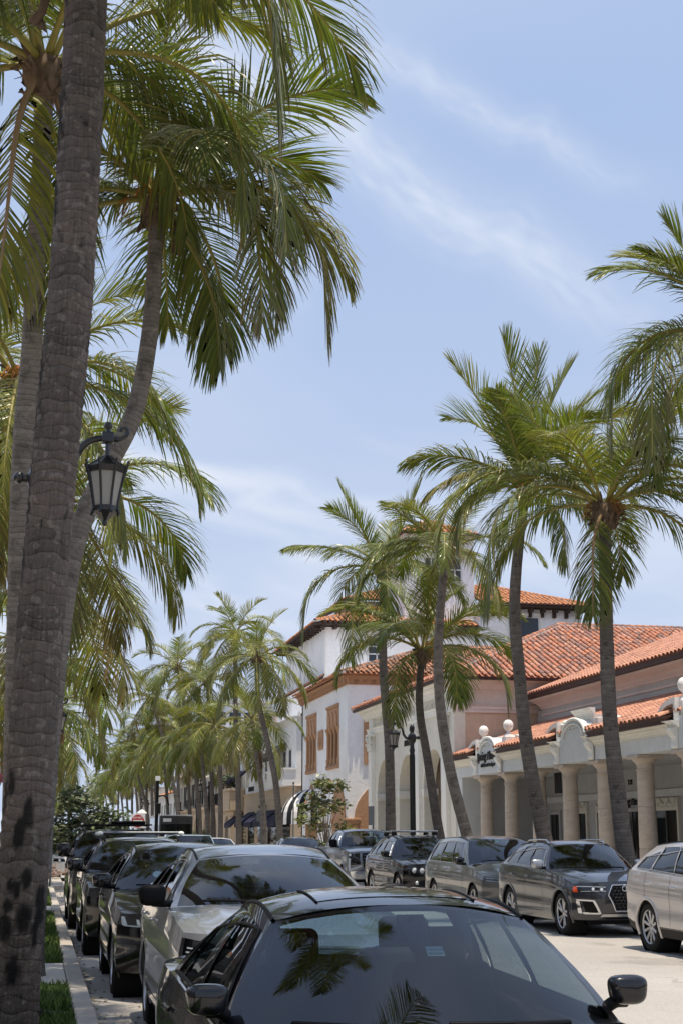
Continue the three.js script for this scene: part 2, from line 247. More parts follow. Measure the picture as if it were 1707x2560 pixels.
{
  structure('ground', box(-700, 700, -0.5, -0.02, -1600, 200), M.soil);
  structure('road', worldUV(new THREE.PlaneGeometry(10.9, 420, 1, 1).rotateX(-Math.PI / 2).translate(6.06, 0, -180)), M.road);
  structure('crossing_road', worldUV(new THREE.PlaneGeometry(260, 12, 1, 1).rotateX(-Math.PI / 2).translate(0, -0.006, -402)), M.road);
  // left kerb in cast lengths, with open joints
  const kerb = thing('kerb', 'pale concrete kerb beside the grass strip and parked black cars', null); kerb.userData.kind = 'structure'; delete kerb.userData.category;
  for (let z = 8, i = 0; z > -52; z -= 3.0, i++) part('kerb_stone', box(0.425, 0.628, -0.1, 0.135 + (i % 3) * 0.002, z - 2.988, z, 0.02), M.kerb, kerb);
  part('kerb_length', [box(0.425, 0.628, -0.1, 0.135, -390, -52, 0.02)], M.kerb, kerb);
  const kerb2 = thing('kerb', 'pale concrete kerb along the shop side pavement', null); kerb2.userData.kind = 'structure'; delete kerb2.userData.category;
  for (let z = 0; z > -96; z -= 4.0) part('kerb_stone', box(11.35, 11.55, -0.1, 0.14, z - 3.985, z, 0.02), M.kerb, kerb2);
  part('kerb_length', [box(11.35, 11.55, -0.1, 0.14, -390, -96, 0.02)], M.kerb, kerb2);
  // right pavement and left pavement in slabs
  const pr = structure('pavement', box(11.55, 16.45, -0.1, 0.132, -390, 10), M.concrete);
  const jl = []; for (let z = 6; z > -120; z -= 1.5) jl.push(box(11.56, 16.44, 0.1325, 0.1345, z - 0.006, z + 0.006));
  for (const x of [13.2, 14.8]) jl.push(box(x - 0.006, x + 0.006, 0.1345, 0.1365, -120, 6));
  part('paving_joint', jl, M.dark, pr);
  structure('pavement', box(-8.0, -1.55, -0.1, 0.12, -390, 30), M.concrete);
  // grass strip, with the concrete crossings
  structure('lawn', box(-1.55, 0.424, -0.1, 0.105, -390, 30), M.turf);
  const slab = thing('path_slab', 'x', null); slab.userData = { kind: 'structure', label: 'pale concrete stepping slab laid across the grass strip to the kerb' };
  const R0 = rng(4);
  for (const [z0, z1] of [[-19.2, -16.6], [-34.2, -31.0], [-52.5, -49.5]]) part('slab', box(-1.54, 0.42, 0.0, 0.132, z0, z1, 0.012), M.concrete, slab);
  // grass blades near the eye
  const bg = new THREE.BufferGeometry(); bg.setAttribute('position', new THREE.Float32BufferAttribute([-0.006, 0, 0, 0.006, 0, 0, 0.003, 0.035, 0.008, -0.003, 0.035, 0.008, 0, 0.06, 0.025], 3)); bg.setIndex([0, 1, 2, 0, 2, 3, 3, 2, 4]); bg.computeVertexNormals();
  const spots = []; const inSlab = (z) => (z > -19.25 && z < -16.55) || (z > -34.25 && z < -30.95) || (z > -52.6 && z < -49.4);
  for (let i = 0; i < 60000; i++) { const z = -9 - 52 * Math.pow(R0(), 1.7), x = lerp(-0.6, 0.42, R0()); if (inSlab(z)) continue; if (Math.hypot(x - 0.12, z + 14.1) < 0.3 || Math.hypot(x + 0.05, z + 12.6) < 0.42) continue; spots.push([x, z]); }
  const gm = new THREE.InstancedMesh(bg, new THREE.MeshStandardMaterial({ color: 0xffffff, roughness: 0.8, side: THREE.DoubleSide }), spots.length); gm.name = 'grass'; gm.userData = { kind: 'stuff', label: 'short mown green grass in the strip beside the kerb', category: 'grass' };
  const mm = new THREE.Matrix4(), qq = new THREE.Quaternion(), cc = new THREE.Color();
  spots.forEach(([x, z], i) => { const s = (0.7 + R0() * 0.7) * (1 + Math.min(1.2, (-z - 9) / 30)); qq.setFromEuler(new THREE.Euler((R0() - 0.5) * 0.7, R0() * 6.28, (R0() - 0.5) * 0.7)); mm.compose(V3(x, 0.1, z), qq, V3(s * 1.3, s, s)); gm.setMatrixAt(i, mm); const k = 0.6 + 0.6 * fbm(x * 3, z * 3, 3, 3) * (0.6 + 0.8 * R0()); cc.setRGB(0.085 * k, 0.14 * k, 0.022 * k); gm.setColorAt(i, cc); });
  scene.add(gm);
  // leaf litter and small grit in the gutter
  const lg = new THREE.BufferGeometry(); lg.setAttribute('position', new THREE.Float32BufferAttribute([-0.03, 0, 0, 0, 0.012, -0.015, 0.04, 0.004, 0, 0, 0.008, 0.016], 3)); lg.setIndex([0, 1, 2, 0, 2, 3]); lg.computeVertexNormals();
  const li = new THREE.InstancedMesh(lg, new THREE.MeshStandardMaterial({ color: 0xffffff, roughness: 0.9, side: THREE.DoubleSide }), 500); li.name = 'leaf_litter'; li.userData = { kind: 'stuff', label: 'dry leaf bits and grit lying along the gutter', category: 'litter' };
  for (let i = 0; i < 500; i++) { const z = -9 - 40 * Math.pow(R0(), 1.5), x = 0.64 + Math.pow(R0(), 2.5) * 0.55; qq.setFromEuler(new THREE.Euler((R0() - 0.5) * 0.5, R0() * 6.28, (R0() - 0.5) * 0.5)); const s = 0.3 + R0() * 0.9; mm.compose(V3(x, 0.006, z), qq, V3(s, s, s)); li.setMatrixAt(i, mm); const k = 0.5 + R0(); cc.setRGB(0.16 * k, 0.11 * k, 0.06 * k); li.setColorAt(i, cc); }
  scene.add(li);
}
// ---------- buildings ----------
const serifB = await new FontLoader().loadAsync('fonts/droid/droid_serif_bold.typeface.json'), sansB = await new FontLoader().loadAsync('fonts/droid/droid_sans_bold.typeface.json'), serifR = await new FontLoader().loadAsync('fonts/droid/droid_serif_regular.typeface.json');
function text(str, size, font = serifB, depth = 0.03, slant = 0, width = 1) { const g = new TextGeometry(str, { font, size, depth, curveSegments: 3, bevelEnabled: false }); g.computeBoundingBox(); const b = g.boundingBox; g.translate(-(b.min.x + b.max.x) / 2, 0, 0); g.applyMatrix4(new THREE.Matrix4().set(width, slant, 0, 0, 0, 1, 0, 0, 0, 0, 1, 0, 0, 0, 0, 1)); return g; }
// walls as outlines (a = metres up the street, y) with openings, extruded away from the street
function shape(pts) { const s = new THREE.Shape(); pts.forEach(([x, y], i) => i ? s.lineTo(x, y) : s.moveTo(x, y)); s.closePath(); return s; }
function archPts(c, hw, y0, spring, kind = 'round', n = 14) { // an opening's outline
  const p = [[c - hw, y0], [c + hw, y0]]; const rise = kind === 'round' ? hw : kind;
  for (let i = 0; i <= n; i++) { const t = i / n; if (kind === 'round') { const a = Math.PI * t; p.push([c + Math.cos(a) * hw, spring + Math.sin(a) * hw]); } else { const s = 1 - Math.abs(1 - 2 * t), sg = t < 0.5 ? 1 : -1; const a = Math.asin(clamp(s, 0, 1)); const x = hw * (1 - Math.pow(s, 1.75)); p.push([c + sg * x, spring + rise * Math.pow(s, 0.82)]); } }
  return p;
}
const rectPts = (a0, a1, y0, y1) => [[a0, y0], [a1, y0], [a1, y1], [a0, y1]];
function extr(outline, holes, depth, bevel = 0) { const s = shape(outline); for (const h of holes) s.holes.push(new THREE.Path(h.map((p) => new THREE.Vector2(...p)))); return new THREE.ExtrudeGeometry(s, { depth, bevelEnabled: bevel > 0, bevelSize: bevel, bevelThickness: bevel, bevelSegments: 1, curveSegments: 8 }); }
const streetWall = (outline, holes, x0, depth, bevel = 0) => worldUV(extr(outline, holes, depth, bevel).rotateY(Math.PI / 2).translate(x0, 0, 0));
const crossWall = (outline, holes, z0, depth, bevel = 0) => worldUV(extr(outline, holes, depth, bevel).translate(0, 0, z0 - depth));
// a moulding run: profile [(out, y)] swept along the street at x0 (out is towards the street), or across it at z0 (out is towards the eye)
function runStreet(prof, x0, za, zb) { const s = prof.map(([o, y]) => [-o, y]); return worldUV(extr(s, [], zb - za).translate(x0, 0, za)); }
function runCross(prof, z0, xa, xb) { return worldUV(extr(prof.map(([o, y]) => [-o, y]), [], xb - xa).rotateY(Math.PI / 2).translate(xa, 0, z0)); }
const cornice = (y0, y1, out) => { const h = y1 - y0; return [[-0.02, y0], [out * 0.22, y0], [out * 0.22, y0 + h * 0.18], [out * 0.34, y0 + h * 0.24], [out * 0.40, y0 + h * 0.42], [out * 0.66, y0 + h * 0.58], [out * 0.72, y0 + h * 0.62], [out * 0.72, y0 + h * 0.74], [out * 0.86, y0 + h * 0.80], [out, y0 + h * 0.94], [out, y1], [-0.02, y1]]; };
function windowX(parent, x, z0, z1, y0, y1, nz, ny, { fw = 0.07, mat = M.frameWhite, glass = M.glassDark, sill = true, name = 'window', out = 0.03 } = {}) { // a window in a street wall
  const w = part(name, [box(x - out, x + 0.05, y0, y1, z0, z0 + fw), box(x - out, x + 0.05, y0, y1, z1 - fw, z1), box(x - out, x + 0.05, y0, y0 + fw, z0 + fw, z1 - fw), box(x - out, x + 0.05, y1 - fw, y1, z0 + fw, z1 - fw)], mat, parent);
  const W = (z1 - z0 - 2 * fw - (nz - 1) * fw * 0.5) / nz, H = (y1 - y0 - 2 * fw - (ny - 1) * fw * 0.5) / ny;
  for (let i = 0; i < nz; i++) for (let j = 0; j < ny; j++) part('pane', box(x - 0.014, x - 0.004, y0 + fw + j * (H + fw * 0.5), y0 + fw + j * (H + fw * 0.5) + H, z0 + fw + i * (W + fw * 0.5), z0 + fw + i * (W + fw * 0.5) + W), glass, w);
  const bars = []; for (let i = 1; i < nz; i++) { const z = z0 + fw + i * W + (i - 1) * fw * 0.5; bars.push(box(x - out * 0.6, x + 0.04, y0 + fw, y1 - fw, z, z + fw * 0.5)); } for (let j = 1; j < ny; j++) { const y = y0 + fw + j * H + (j - 1) * fw * 0.5; bars.push(box(x - out * 0.5, x + 0.035, y, y + fw * 0.5, z0 + fw, z1 - fw)); }
  if (bars.length) part('glazing_bar', bars, mat, w);
  if (sill) part('sill', box(x - 0.1, x + 0.02, y0 - 0.09, y0 - 0.001, z0 - 0.06, z1 + 0.06), mat, w);
  return w;
}
function windowZ(parent, z, x0, x1, y0, y1, nx, ny, { fw = 0.07, mat = M.frameWhite, glass = M.glassSky, out = 0.03, name = 'window' } = {}) { // a window in a wall that faces the eye
  const w = part(name, [box(x0, x0 + fw, y0, y1, z - 0.05, z + out), box(x1 - fw, x1, y0, y1, z - 0.05, z + out), box(x0 + fw, x1 - fw, y0, y0 + fw, z - 0.05, z + out), box(x0 + fw, x1 - fw, y1 - fw, y1, z - 0.05, z + out)], mat, parent);
  const W = (x1 - x0 - 2 * fw - (nx - 1) * fw * 0.6) / nx, H = (y1 - y0 - 2 * fw - (ny - 1) * fw * 0.6) / ny, bars = [];
  for (let i = 0; i < nx; i++) for (let j = 0; j < ny; j++) part('pane', box(x0 + fw + i * (W + fw * 0.6), x0 + fw + i * (W + fw * 0.6) + W, y0 + fw + j * (H + fw * 0.6), y0 + fw + j * (H + fw * 0.6) + H, z + 0.004, z + 0.012), glass, w);
  for (let i = 1; i < nx; i++) { const x = x0 + fw + i * W + (i - 1) * fw * 0.6; bars.push(box(x, x + fw * 0.6, y0 + fw, y1 - fw, z - 0.04, z + out * 0.6)); } for (let j = 1; j < ny; j++) { const y = y0 + fw + j * H + (j - 1) * fw * 0.6; bars.push(box(x0 + fw, x1 - fw, y, y + fw * 0.6, z - 0.035, z + out * 0.5)); }
  if (bars.length) part('glazing_bar', bars, mat, w);
  return w;
}
const scaleProf = (c, k) => c; 
// --- the arcade of shops: travertine columns, grey beam with scrolled parapets, pink wing above ---
{
  const b = thing('shop_arcade', 'low grey arcade of travertine columns with tiled roof and pink wing above', 'arcade');
  const zs = [-52.6, -49.66, -46.7, -43.75, -40.8, -37.85, -34.9, -31.95, -29, -26];
  const drum = (y0, y1, r0, r1) => lathe([[r0 - 0.014, y0], [r0, y0 + 0.012], [lerp(r0, r1, 0.5), (y0 + y1) / 2], [r1, y1 - 0.012], [r1 - 0.014, y1]], 28);
  const dg = [drum(0.26, 1.34, 0.268, 0.262), drum(1.345, 2.5, 0.262, 0.252), drum(2.505, 3.5, 0.252, 0.234)].map((g) => { const uv = g.attributes.uv; for (let i = 0; i < uv.count; i++) uv.setXY(i, uv.getX(i) * 1.6, g.attributes.position.getY(i)); return g; });
  const cap = merge([lathe([[0.234, 3.5], [0.262, 3.51], [0.262, 3.55], [0.236, 3.57], [0.236, 3.66], [0.27, 3.72], [0.34, 3.78], [0.37, 3.83]], 28), box(-0.40, 0.40, 3.83, 3.948, -0.40, 0.40, 0.02)]);
  const base = merge([lathe([[0.36, 0.2], [0.36, 0.24], [0.30, 0.27]], 24), box(-0.38, 0.38, 0.13, 0.2, -0.38, 0.38, 0.01)]);
  for (const z of zs) { const c = part('column', base, M.travertine, b); c.position.set(16.88, 0, z); dg.forEach((g, i) => { const d = part('drum', g, M.travertine, c); d.rotation.y = z * 1.7 + i; }); part('capital', cap, M.travertine, c); }
  const Z0 = -55.55, Z1 = -24;
  part('floor', box(16.46, 20.09, -0.1, 0.139, Z0, Z1), M.concrete, b);
  part('beam', [box(16.52, 17.2, 3.95, 4.6, Z0, Z1)], M.grey, b);
  part('end_pilaster', [box(16.56, 17.3, 0.14, 3.949, Z0, -54.75)], M.grey, b);
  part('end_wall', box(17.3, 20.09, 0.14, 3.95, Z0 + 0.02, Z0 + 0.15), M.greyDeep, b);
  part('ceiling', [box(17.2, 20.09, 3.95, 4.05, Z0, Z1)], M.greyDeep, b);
  const bays = [[-52.6, -49.66, 'A'], [-43.75, -40.8, 'B'], [-34.9, -31.95, 'C']];
  let zz = Z0; const mo = [], gut = [];
  for (const [a, c] of [...bays, [Z1, Z1]]) { if (a - 0.2 > zz) { mo.push(runStreet(cornice(4.36, 4.62, 0.22), 16.52, zz, a === Z1 ? a : a - 0.2)); gut.push(box(16.24, 16.36, 4.62, 4.76, zz, a === Z1 ? a : a - 0.2), box(16.36, 16.6, 4.622, 4.66, zz, a === Z1 ? a : a - 0.2)); } zz = c + 0.2; }
  for (const g of mo) part('cornice', g, M.cream, b); for (const g of gut) part('gutter', g, M.gutter, b);
  // tiled slope over the walk
  const O = V3(16.22, 4.78, Z0), run = 3.86, rise = 1.36, sl = Math.hypot(run, rise);
  const gaps = []; let a0 = 0; for (const [a, c] of bays) { gaps.push([a0, a - 0.15 - Z0]); a0 = c + 0.15 - Z0; } gaps.push([a0, Z1 - Z0]);
  const outline = [[0, 0]]; for (let i = 0; i < gaps.length; i++) { const [s, e] = gaps[i]; if (i) outline.push([s, 0.55], [s, 0]); outline.push([e, 0]); if (i < gaps.length - 1) outline.push([e, 0.55]); } outline.push([Z1 - Z0, sl], [0, sl]);
  part('roof_deck', tileRoof(b, O, V3(0, 0, 1), V3(run, rise, 0), outline, { pitch: 0.3, row: 0.37, tones: 'salmon', singles: 170, seed: 11, ragged: 0.01 }), M.gutter, b);
  part('roof_flashing', [box(19.75, 20.09, 6.08, 6.16, Z0 + 0.1, Z1)], M.gutter, b);
  // parapets over the paired columns
  const ball = lathe([[0.20, 0], [0.20, 0.06], [0.12, 0.10], [0.075, 0.16], [0.07, 0.22], [0.10, 0.25], [0.15, 0.29], [0.195, 0.37], [0.21, 0.46], [0.195, 0.55], [0.15, 0.63], [0.08, 0.675], [0.001, 0.69]], 24);
  for (const [a, c, kind] of bays) {
    const d0 = -c, d1 = -a, mid = (d0 + d1) / 2;   // distances up the street; d1 is the far side
    const o = [[d0, 3.955], [d1, 3.955], [d1, 4.82]]; for (let i = 0; i <= 16; i++) { const t = Math.PI * i / 16; o.push([mid + Math.cos(t) * 0.95, 4.82 + Math.sin(t) * 0.48]); } o.push([d0, 4.82]);
    const p = part('parapet', streetWall(o, [], 16.48, 0.42), M.grey, b);
    const arc = []; for (let i = 0; i <= 14; i++) { const t = Math.PI * i / 14; arc.push([16.47, 4.82 + Math.sin(t) * 0.48, -(mid + Math.cos(t) * 0.95)]); }
    part('moulding', [tube(arc, 0.055, 24, 6), tube(arc.map(([x, y, z]) => [x - 0.03, y - 0.09 + (4.82 - y) * 0.12, -mid + (z + mid) * 0.87]), 0.03, 24, 5)], M.whiteTrim, p);
    // barrel top that runs back into the roof
    const vt = []; for (let i = 0; i <= 12; i++) { const t = Math.PI * i / 12; vt.push([mid + Math.cos(t) * 1.0, 4.80 + Math.sin(t) * 0.54]); } part('barrel_top', streetWall([...vt, [mid - 1.0, 4.6], [mid + 1.0, 4.6]], [], 16.91, 1.5), M.balls, p);
    // the shell wing on both sides
    for (const s of [1, -1]) {
      const e = s > 0 ? d1 : d0, w = 1.35, prof = []; for (let i = 0; i <= 10; i++) { const t = Math.PI / 2 * i / 10; prof.push([e + s * Math.cos(t) * w, 4.62 + Math.sin(t) * 0.70]); } prof.push([e, 4.62]);
      const inner = []; for (let i = 0; i <= 10; i++) { const t = Math.PI / 2 * i / 10; inner.push([e + s * (0.12 + Math.cos(t) * (w - 0.34)), 4.70 + Math.sin(t) * 0.46]); } inner.push([e + s * 0.12, 4.70]);
      if (s < 0) { prof.reverse(); } else inner.reverse();
      const wg = part('shell_wing', streetWall(prof, [inner], 16.5 + (s < 0 ? 0.5 : 0), 0.3), M.whiteTrim, p);
      part('shell_back', streetWall(prof, [], 16.72 + (s < 0 ? 0.5 : 0), 0.25), M.cream, wg);
      const ribs = []; for (let i = 0; i < 6; i++) { const t = Math.PI / 2 * (i + 0.5) / 6, L = 0.33; const g = new THREE.CylinderGeometry(0.05, 0.015, L, 6).translate(0, L / 2 + 0.12, 0).rotateX((s > 0 ? -1 : 1) * (Math.PI / 2 - t)).translate(16.71 + (s < 0 ? 0.5 : 0), 4.70, -(e + s * 0.14)); ribs.push(g); } part('shell_rib', ribs, M.whiteTrim, wg);
      part('pedestal', box(16.62, 17.02, 5.0, 5.24, -(e + s * 0.02) - 0.2, -(e + s * 0.02) + 0.2, 0.02), M.balls, p);
      if (kind !== 'B') { const q = part('ball_finial', ball, M.balls, p); q.position.set(16.82, 5.24, -(e + s * 0.02)); q.scale.setScalar(0.9); }
      // console bracket under the moulding
      const br = shape([[0, 3.96], [0.02, 3.96], [0.10, 4.02], [0.05, 4.14], [0.06, 4.24], [0.15, 4.34], [0.2, 4.44], [0.2, 4.5], [0, 4.5]]);
      const bg = new THREE.ExtrudeGeometry(br, { depth: 0.3, bevelEnabled: false }); bg.scale(-1, 1, 1); { const ix = bg.index; bg.computeVertexNormals(); } part('bracket', worldUV(bg.toNonIndexed ? bg : bg).translate(16.475, 0, -e - 0.15), M.whiteTrim, p);
      part('bracket_cap', runStreet(cornice(4.5, 4.68, 0.26), 16.48, -e - 0.28, -e + 0.28), M.whiteTrim, p);
    }
    if (kind === 'B') { part('raised_block', [box(16.9, 17.6, 5.1, 5.42, -mid - 0.7, -mid + 0.7), ...[0].map(() => runStreet(cornice(5.42, 5.62, 0.2), 16.9, -mid - 0.8, -mid + 0.8))], M.whiteTrim, p); const cy = new THREE.CylinderGeometry(0.17, 0.17, 1.1, 18).rotateX(Math.PI / 2).translate(16.9, 5.24, -d1 + 0.35); part('scroll_roll', cy, M.whiteTrim, p); }
  }
  // the shop fronts under the walk
  const fronts = [[-54.2, -53.2, 1], [-51.9, -50.4, 0], [-49.3, -48.1, 0], [-46.9, -45.5, 1], [-44.3, -42.6, 0], [-41.6, -40.3, 1], [-39.2, -35.4, 2], [-34.6, -30.8, 2]];
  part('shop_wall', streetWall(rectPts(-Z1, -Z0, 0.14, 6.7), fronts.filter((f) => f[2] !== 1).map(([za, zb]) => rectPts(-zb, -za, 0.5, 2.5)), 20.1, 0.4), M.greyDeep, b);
  part('shop_room', [box(23.0, 23.1, 0.14, 3.2, Z0, Z1), box(20.5, 23, 3.2, 3.3, Z0, Z1), box(20.5, 23, 0.0, 0.145, Z0, Z1), ...[-53, -47.5, -42, -40, -35, -30].map((z) => box(20.5, 23, 0.145, 3.2, z - 0.05, z + 0.05))], M.creamWall, b);
  part('string_course', [box(20.02, 20.1, 2.95, 3.18, Z0, Z1)], M.grey, b);
  const RD = rng(77), cloth = [[0.5, 0.42, 0.38], [0.45, 0.2, 0.22], [0.25, 0.36, 0.45], [0.6, 0.56, 0.42], [0.12, 0.12, 0.14]].map((c) => new THREE.MeshStandardMaterial({ color: new THREE.Color().setRGB(...c), roughness: 0.9 }));
  for (const [za, zb, k] of fronts) {
    const f = part(k === 1 ? 'shop_door' : 'shop_window', [box(20.0, 20.1, 0.14, 2.62, za - 0.12, za), box(20.0, 20.1, 0.14, 2.62, zb, zb + 0.12), box(20.0, 20.1, 2.5, 2.62, za, zb)], k === 0 ? M.cream : k === 1 ? M.greyDeep : M.travertine, b);
    part('pane', box(20.05, 20.065, k === 1 ? 0.16 : 0.5, 2.5, za, zb), k === 1 ? M.glassDark : M.shopGlass, f);
    if (k !== 1) { part('stall_riser', box(20.03, 20.1, 0.14, 0.5, za, zb), M.grey, f); part('display_shelf', box(20.5, 21.3, 0.45, 0.5, za, zb), M.whiteTrim, f);
      const nd = Math.round((zb - za) / 0.75); for (let i = 0; i < nd; i++) { const z = lerp(za, zb, (i + 0.5) / nd) + (RD() - 0.5) * 0.15, h = 0.9 + RD() * 0.5; const q = part('display_dress', lathe([[0.24, 0], [0.2, h * 0.3], [0.12, h * 0.55], [0.15, h * 0.75], [0.13, h * 0.9], [0.04, h], [0.001, h + 0.02]], 14), cloth[Math.floor(RD() * 5)], f); q.position.set(20.9 + (RD() - 0.5) * 0.4, 0.5, z); } }
    else part('handle', box(19.96, 20.0, 0.9, 1.5, za + 0.62, za + 0.65), M.steel, f);
    const n = k === 2 ? 3 : 2; for (let i = 1; i < n; i++) part('mullion', box(20.02, 20.08, 0.2, 2.5, lerp(za, zb, i / n) - 0.03, lerp(za, zb, i / n) + 0.03), M.door, f);
    if (k === 0) { const sw = []; for (let i = 0; i < 3; i++) { const z = lerp(za, zb, (i + 0.5) / 3), w = (zb - za) / 6; sw.push(tube([[19.98, 2.86, z - w], [19.97, 2.72, z - w * 0.4], [19.97, 2.70, z + w * 0.4], [19.98, 2.86, z + w]], 0.035, 10, 5)); } part('carved_swag', [...sw, box(20.0, 20.1, 2.63, 2.9, za - 0.1, zb + 0.1)], M.cream, f); }
  }
  const L1 = (s, size, x, y, z, m = 'lettering', font = serifR, slant = 0.25, width = 1) => { const g = text(s, size, font, 0.03, slant, width).rotateY(-Math.PI / 2).translate(x, y, z); return part(m, g, M.letter, b); };
  L1('Spring Flowers', 0.30, 16.47, 4.47, -51.1, 'lettering', serifB, 0.3, 0.86); L1("Children's Boutique", 0.135, 16.47, 4.22, -51.1, 'lettering', serifB, 0.3, 0.9);
  L1('Spring Flowers', 0.24, 20.08, 2.72, -51.15 + 4.9, 'lettering', serifB, 0.3, 0.86); L1('121', 0.17, 20.08, 3.42, -46.3, 'lettering', serifR, 0, 1);
  // hanging shop sign under the walk
  const hs = part('hanging_sign', [box(17.3, 17.36, 3.1, 3.8, -46.35, -45.75, 0.05)], M.letter, b); part('bracket_iron', [tube([[17.33, 3.95, -46.4], [17.33, 3.9, -45.6], [17.33, 3.1, -45.58]], 0.02, 10, 6)], M.iron, hs);
  // pink wing: wall, mouldings, tiled roof
  part('wing_wall', [box(20.1, 20.6, 6.7, 7.2, -54.9, Z1)], M.lilac, b);
  part('wing_cornice', [runStreet([[-0.01, 6.72], [0.05, 6.72], [0.08, 6.77], [0.2475, 6.92], [0.4675, 7.02], [0.55, 7.04], [0.55, 7.12], [-0.01, 7.12]], 20.1, -54.9, Z1), runStreet([[-0.01, 6.45], [0.05, 6.45], [0.07, 6.5], [0.03, 6.53], [-0.01, 6.53]], 20.1, -54.9, Z1)], M.pinkTrim, b);
  part('wing_gutter', [box(19.38, 19.56, 7.12, 7.26, -55.0, Z1)], M.gutter, b);
  const slW = V3(7.2, 2.8, 0), LW = slW.length();
  part('wing_deck', tileRoof(b, V3(19.36, 7.28, -55.2), V3(0, 0, 1), slW, [[0, 0], [31, 0], [31, LW], [0, LW]], { pitch: 0.29, row: 0.37, tones: 'salmon', singles: 130, seed: 12, ragged: 0.01 }), M.gutter, b);
  part('wing_back', [poly([[26.5, 10.06, -55.2], [26.5, 10.06, -24.2], [33.5, 7.3, -24.2], [33.5, 7.3, -55.2]], [[0, 1, 2], [0, 2, 3]])], TONES.salmon.mats[0], b);
  part('rear_wall', [box(33, 33.3, 0, 7.3, -55.2, -24.2), box(20.6, 33, 0, 7.2, -24.5, -24.2)], M.pink, b);
}
// --- the arched block with the hipped roof ---
{
  const b = thing('arched_building', 'cream and tan building with three tall arches, pilasters and orange hipped roof', 'building');
  const N = 55.6, F = 71.3, holes = [59.1, 63.45, 67.8].map((c) => archPts(c, 1.62, 0.15, 3.7));
  part('street_wall', streetWall(rectPts(N + 0.301, F, 0.14, 6.7), holes, 16.6, 0.55), M.cream, b);
  part('frieze', [box(16.6, 17.15, 6.7, 7.75, -F, -N - 0.301)], M.cream, b);
  part('architrave', [runStreet([[-0.01, 6.70], [0.06, 6.70], [0.06, 6.80], [0.10, 6.82], [0.10, 6.93], [0.18, 6.99], [-0.01, 6.99]], 16.6, -F, -N)], M.whiteTrim, b);
  part('cornice', [runStreet(cornice(7.45, 7.98, 0.55), 16.6, -F - 0.5, -N + 0.45)], M.whiteTrim, b);
  part('relief', [59.1, 63.45, 67.8].flatMap((c) => [tube([-1.3, -0.9, -0.5, -0.15].map((d, i) => [16.585, 7.14 + (i % 2) * 0.14, -(c + d)]), 0.035, 16, 5), tube([1.3, 0.9, 0.5, 0.15].map((d, i) => [16.585, 7.14 + (i % 2) * 0.14, -(c + d)]), 0.035, 16, 5), new THREE.SphereGeometry(0.1, 10, 8).translate(16.58, 7.2, -c)]), M.cream, b);
  for (const z of [-70.35, -65.62, -61.28, -57.0]) {
    const p = part('pilaster', [box(16.42, 16.6, 0.5, 5.85, z - 0.36, z + 0.36)], M.whiteTrim, b);
    part('plinth', box(16.36, 16.6, 0.14, 0.5, z - 0.42, z + 0.42, 0.02), M.whiteTrim, p);
    const lv = [box(16.36, 16.6, 5.86, 5.92, z - 0.4, z + 0.4), box(16.30, 16.6, 6.58, 6.70, z - 0.47, z + 0.47)]; for (let r = 0; r < 2; r++) for (let i = 0; i < 4; i++) { const zz = z - 0.33 + i * 0.22 + (r ? 0 : 0.0); lv.push(tube([[16.41, 5.92 + r * 0.28, zz], [16.38, 6.1 + r * 0.28, zz], [16.30, 6.2 + r * 0.28, zz], [16.29, 6.15 + r * 0.28, zz]], 0.06, 8, 6)); } for (const s of [-1, 1]) lv.push(new THREE.TorusGeometry(0.1, 0.045, 6, 14).rotateY(Math.PI / 2).translate(16.33, 6.46, z + s * 0.33)); lv.push(box(16.44, 16.6, 5.92, 6.58, z - 0.3, z + 0.3));
    part('capital', lv, M.whiteTrim, p);
    part('frieze_block', [box(16.48, 16.6, 6.99, 7.45, z - 0.4, z + 0.4, 0.02)], M.whiteTrim, b);
  }
  for (const c of [59.1, 63.45, 67.8]) for (const s of [-1, 1]) part('impost', runImpost(c, s), M.whiteTrim, b);
  function runImpost(c, s) { const e = c + s * 1.62; return [box(16.52, 17.22, 3.42, 3.7, Math.min(-e, -e + s * 0.14) - 0.06, Math.max(-e, -e + s * 0.14) + 0.06, 0.02), box(16.56, 17.2, 3.34, 3.43, Math.min(-e, -e + s * 0.1) - 0.04, Math.max(-e, -e + s * 0.1) + 0.04)]; }
  // loggia inside: floor, ceiling, far end wall with an opening, inner pier
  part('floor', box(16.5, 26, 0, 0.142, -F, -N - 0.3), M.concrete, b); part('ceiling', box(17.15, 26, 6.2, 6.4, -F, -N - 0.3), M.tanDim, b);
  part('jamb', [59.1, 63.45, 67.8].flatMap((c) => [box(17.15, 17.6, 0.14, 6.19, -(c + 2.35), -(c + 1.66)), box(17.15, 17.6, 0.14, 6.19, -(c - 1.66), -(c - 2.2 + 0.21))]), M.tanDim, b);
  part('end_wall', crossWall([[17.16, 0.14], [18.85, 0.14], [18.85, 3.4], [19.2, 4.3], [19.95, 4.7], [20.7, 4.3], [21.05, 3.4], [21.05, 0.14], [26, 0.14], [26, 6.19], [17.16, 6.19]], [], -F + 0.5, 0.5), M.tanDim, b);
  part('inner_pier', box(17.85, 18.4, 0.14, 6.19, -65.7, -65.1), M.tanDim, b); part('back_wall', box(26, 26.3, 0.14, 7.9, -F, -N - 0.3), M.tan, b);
  // the side that faces the eye
  part('side_wall', box(16.62, 30, 0.14, 6.62, -N - 0.3, -N), M.tan, b);
  part('side_band', [runCross([[-0.01, 6.62], [0.07, 6.62], [0.07, 6.74], [0.11, 6.76], [0.11, 6.86], [0.16, 6.92], [-0.01, 6.92]], -N, 16.44, 30)], M.pinkTrim, b);
  part('side_frieze', box(16.62, 30, 6.92, 7.6, -N - 0.3, -N), M.pink, b);
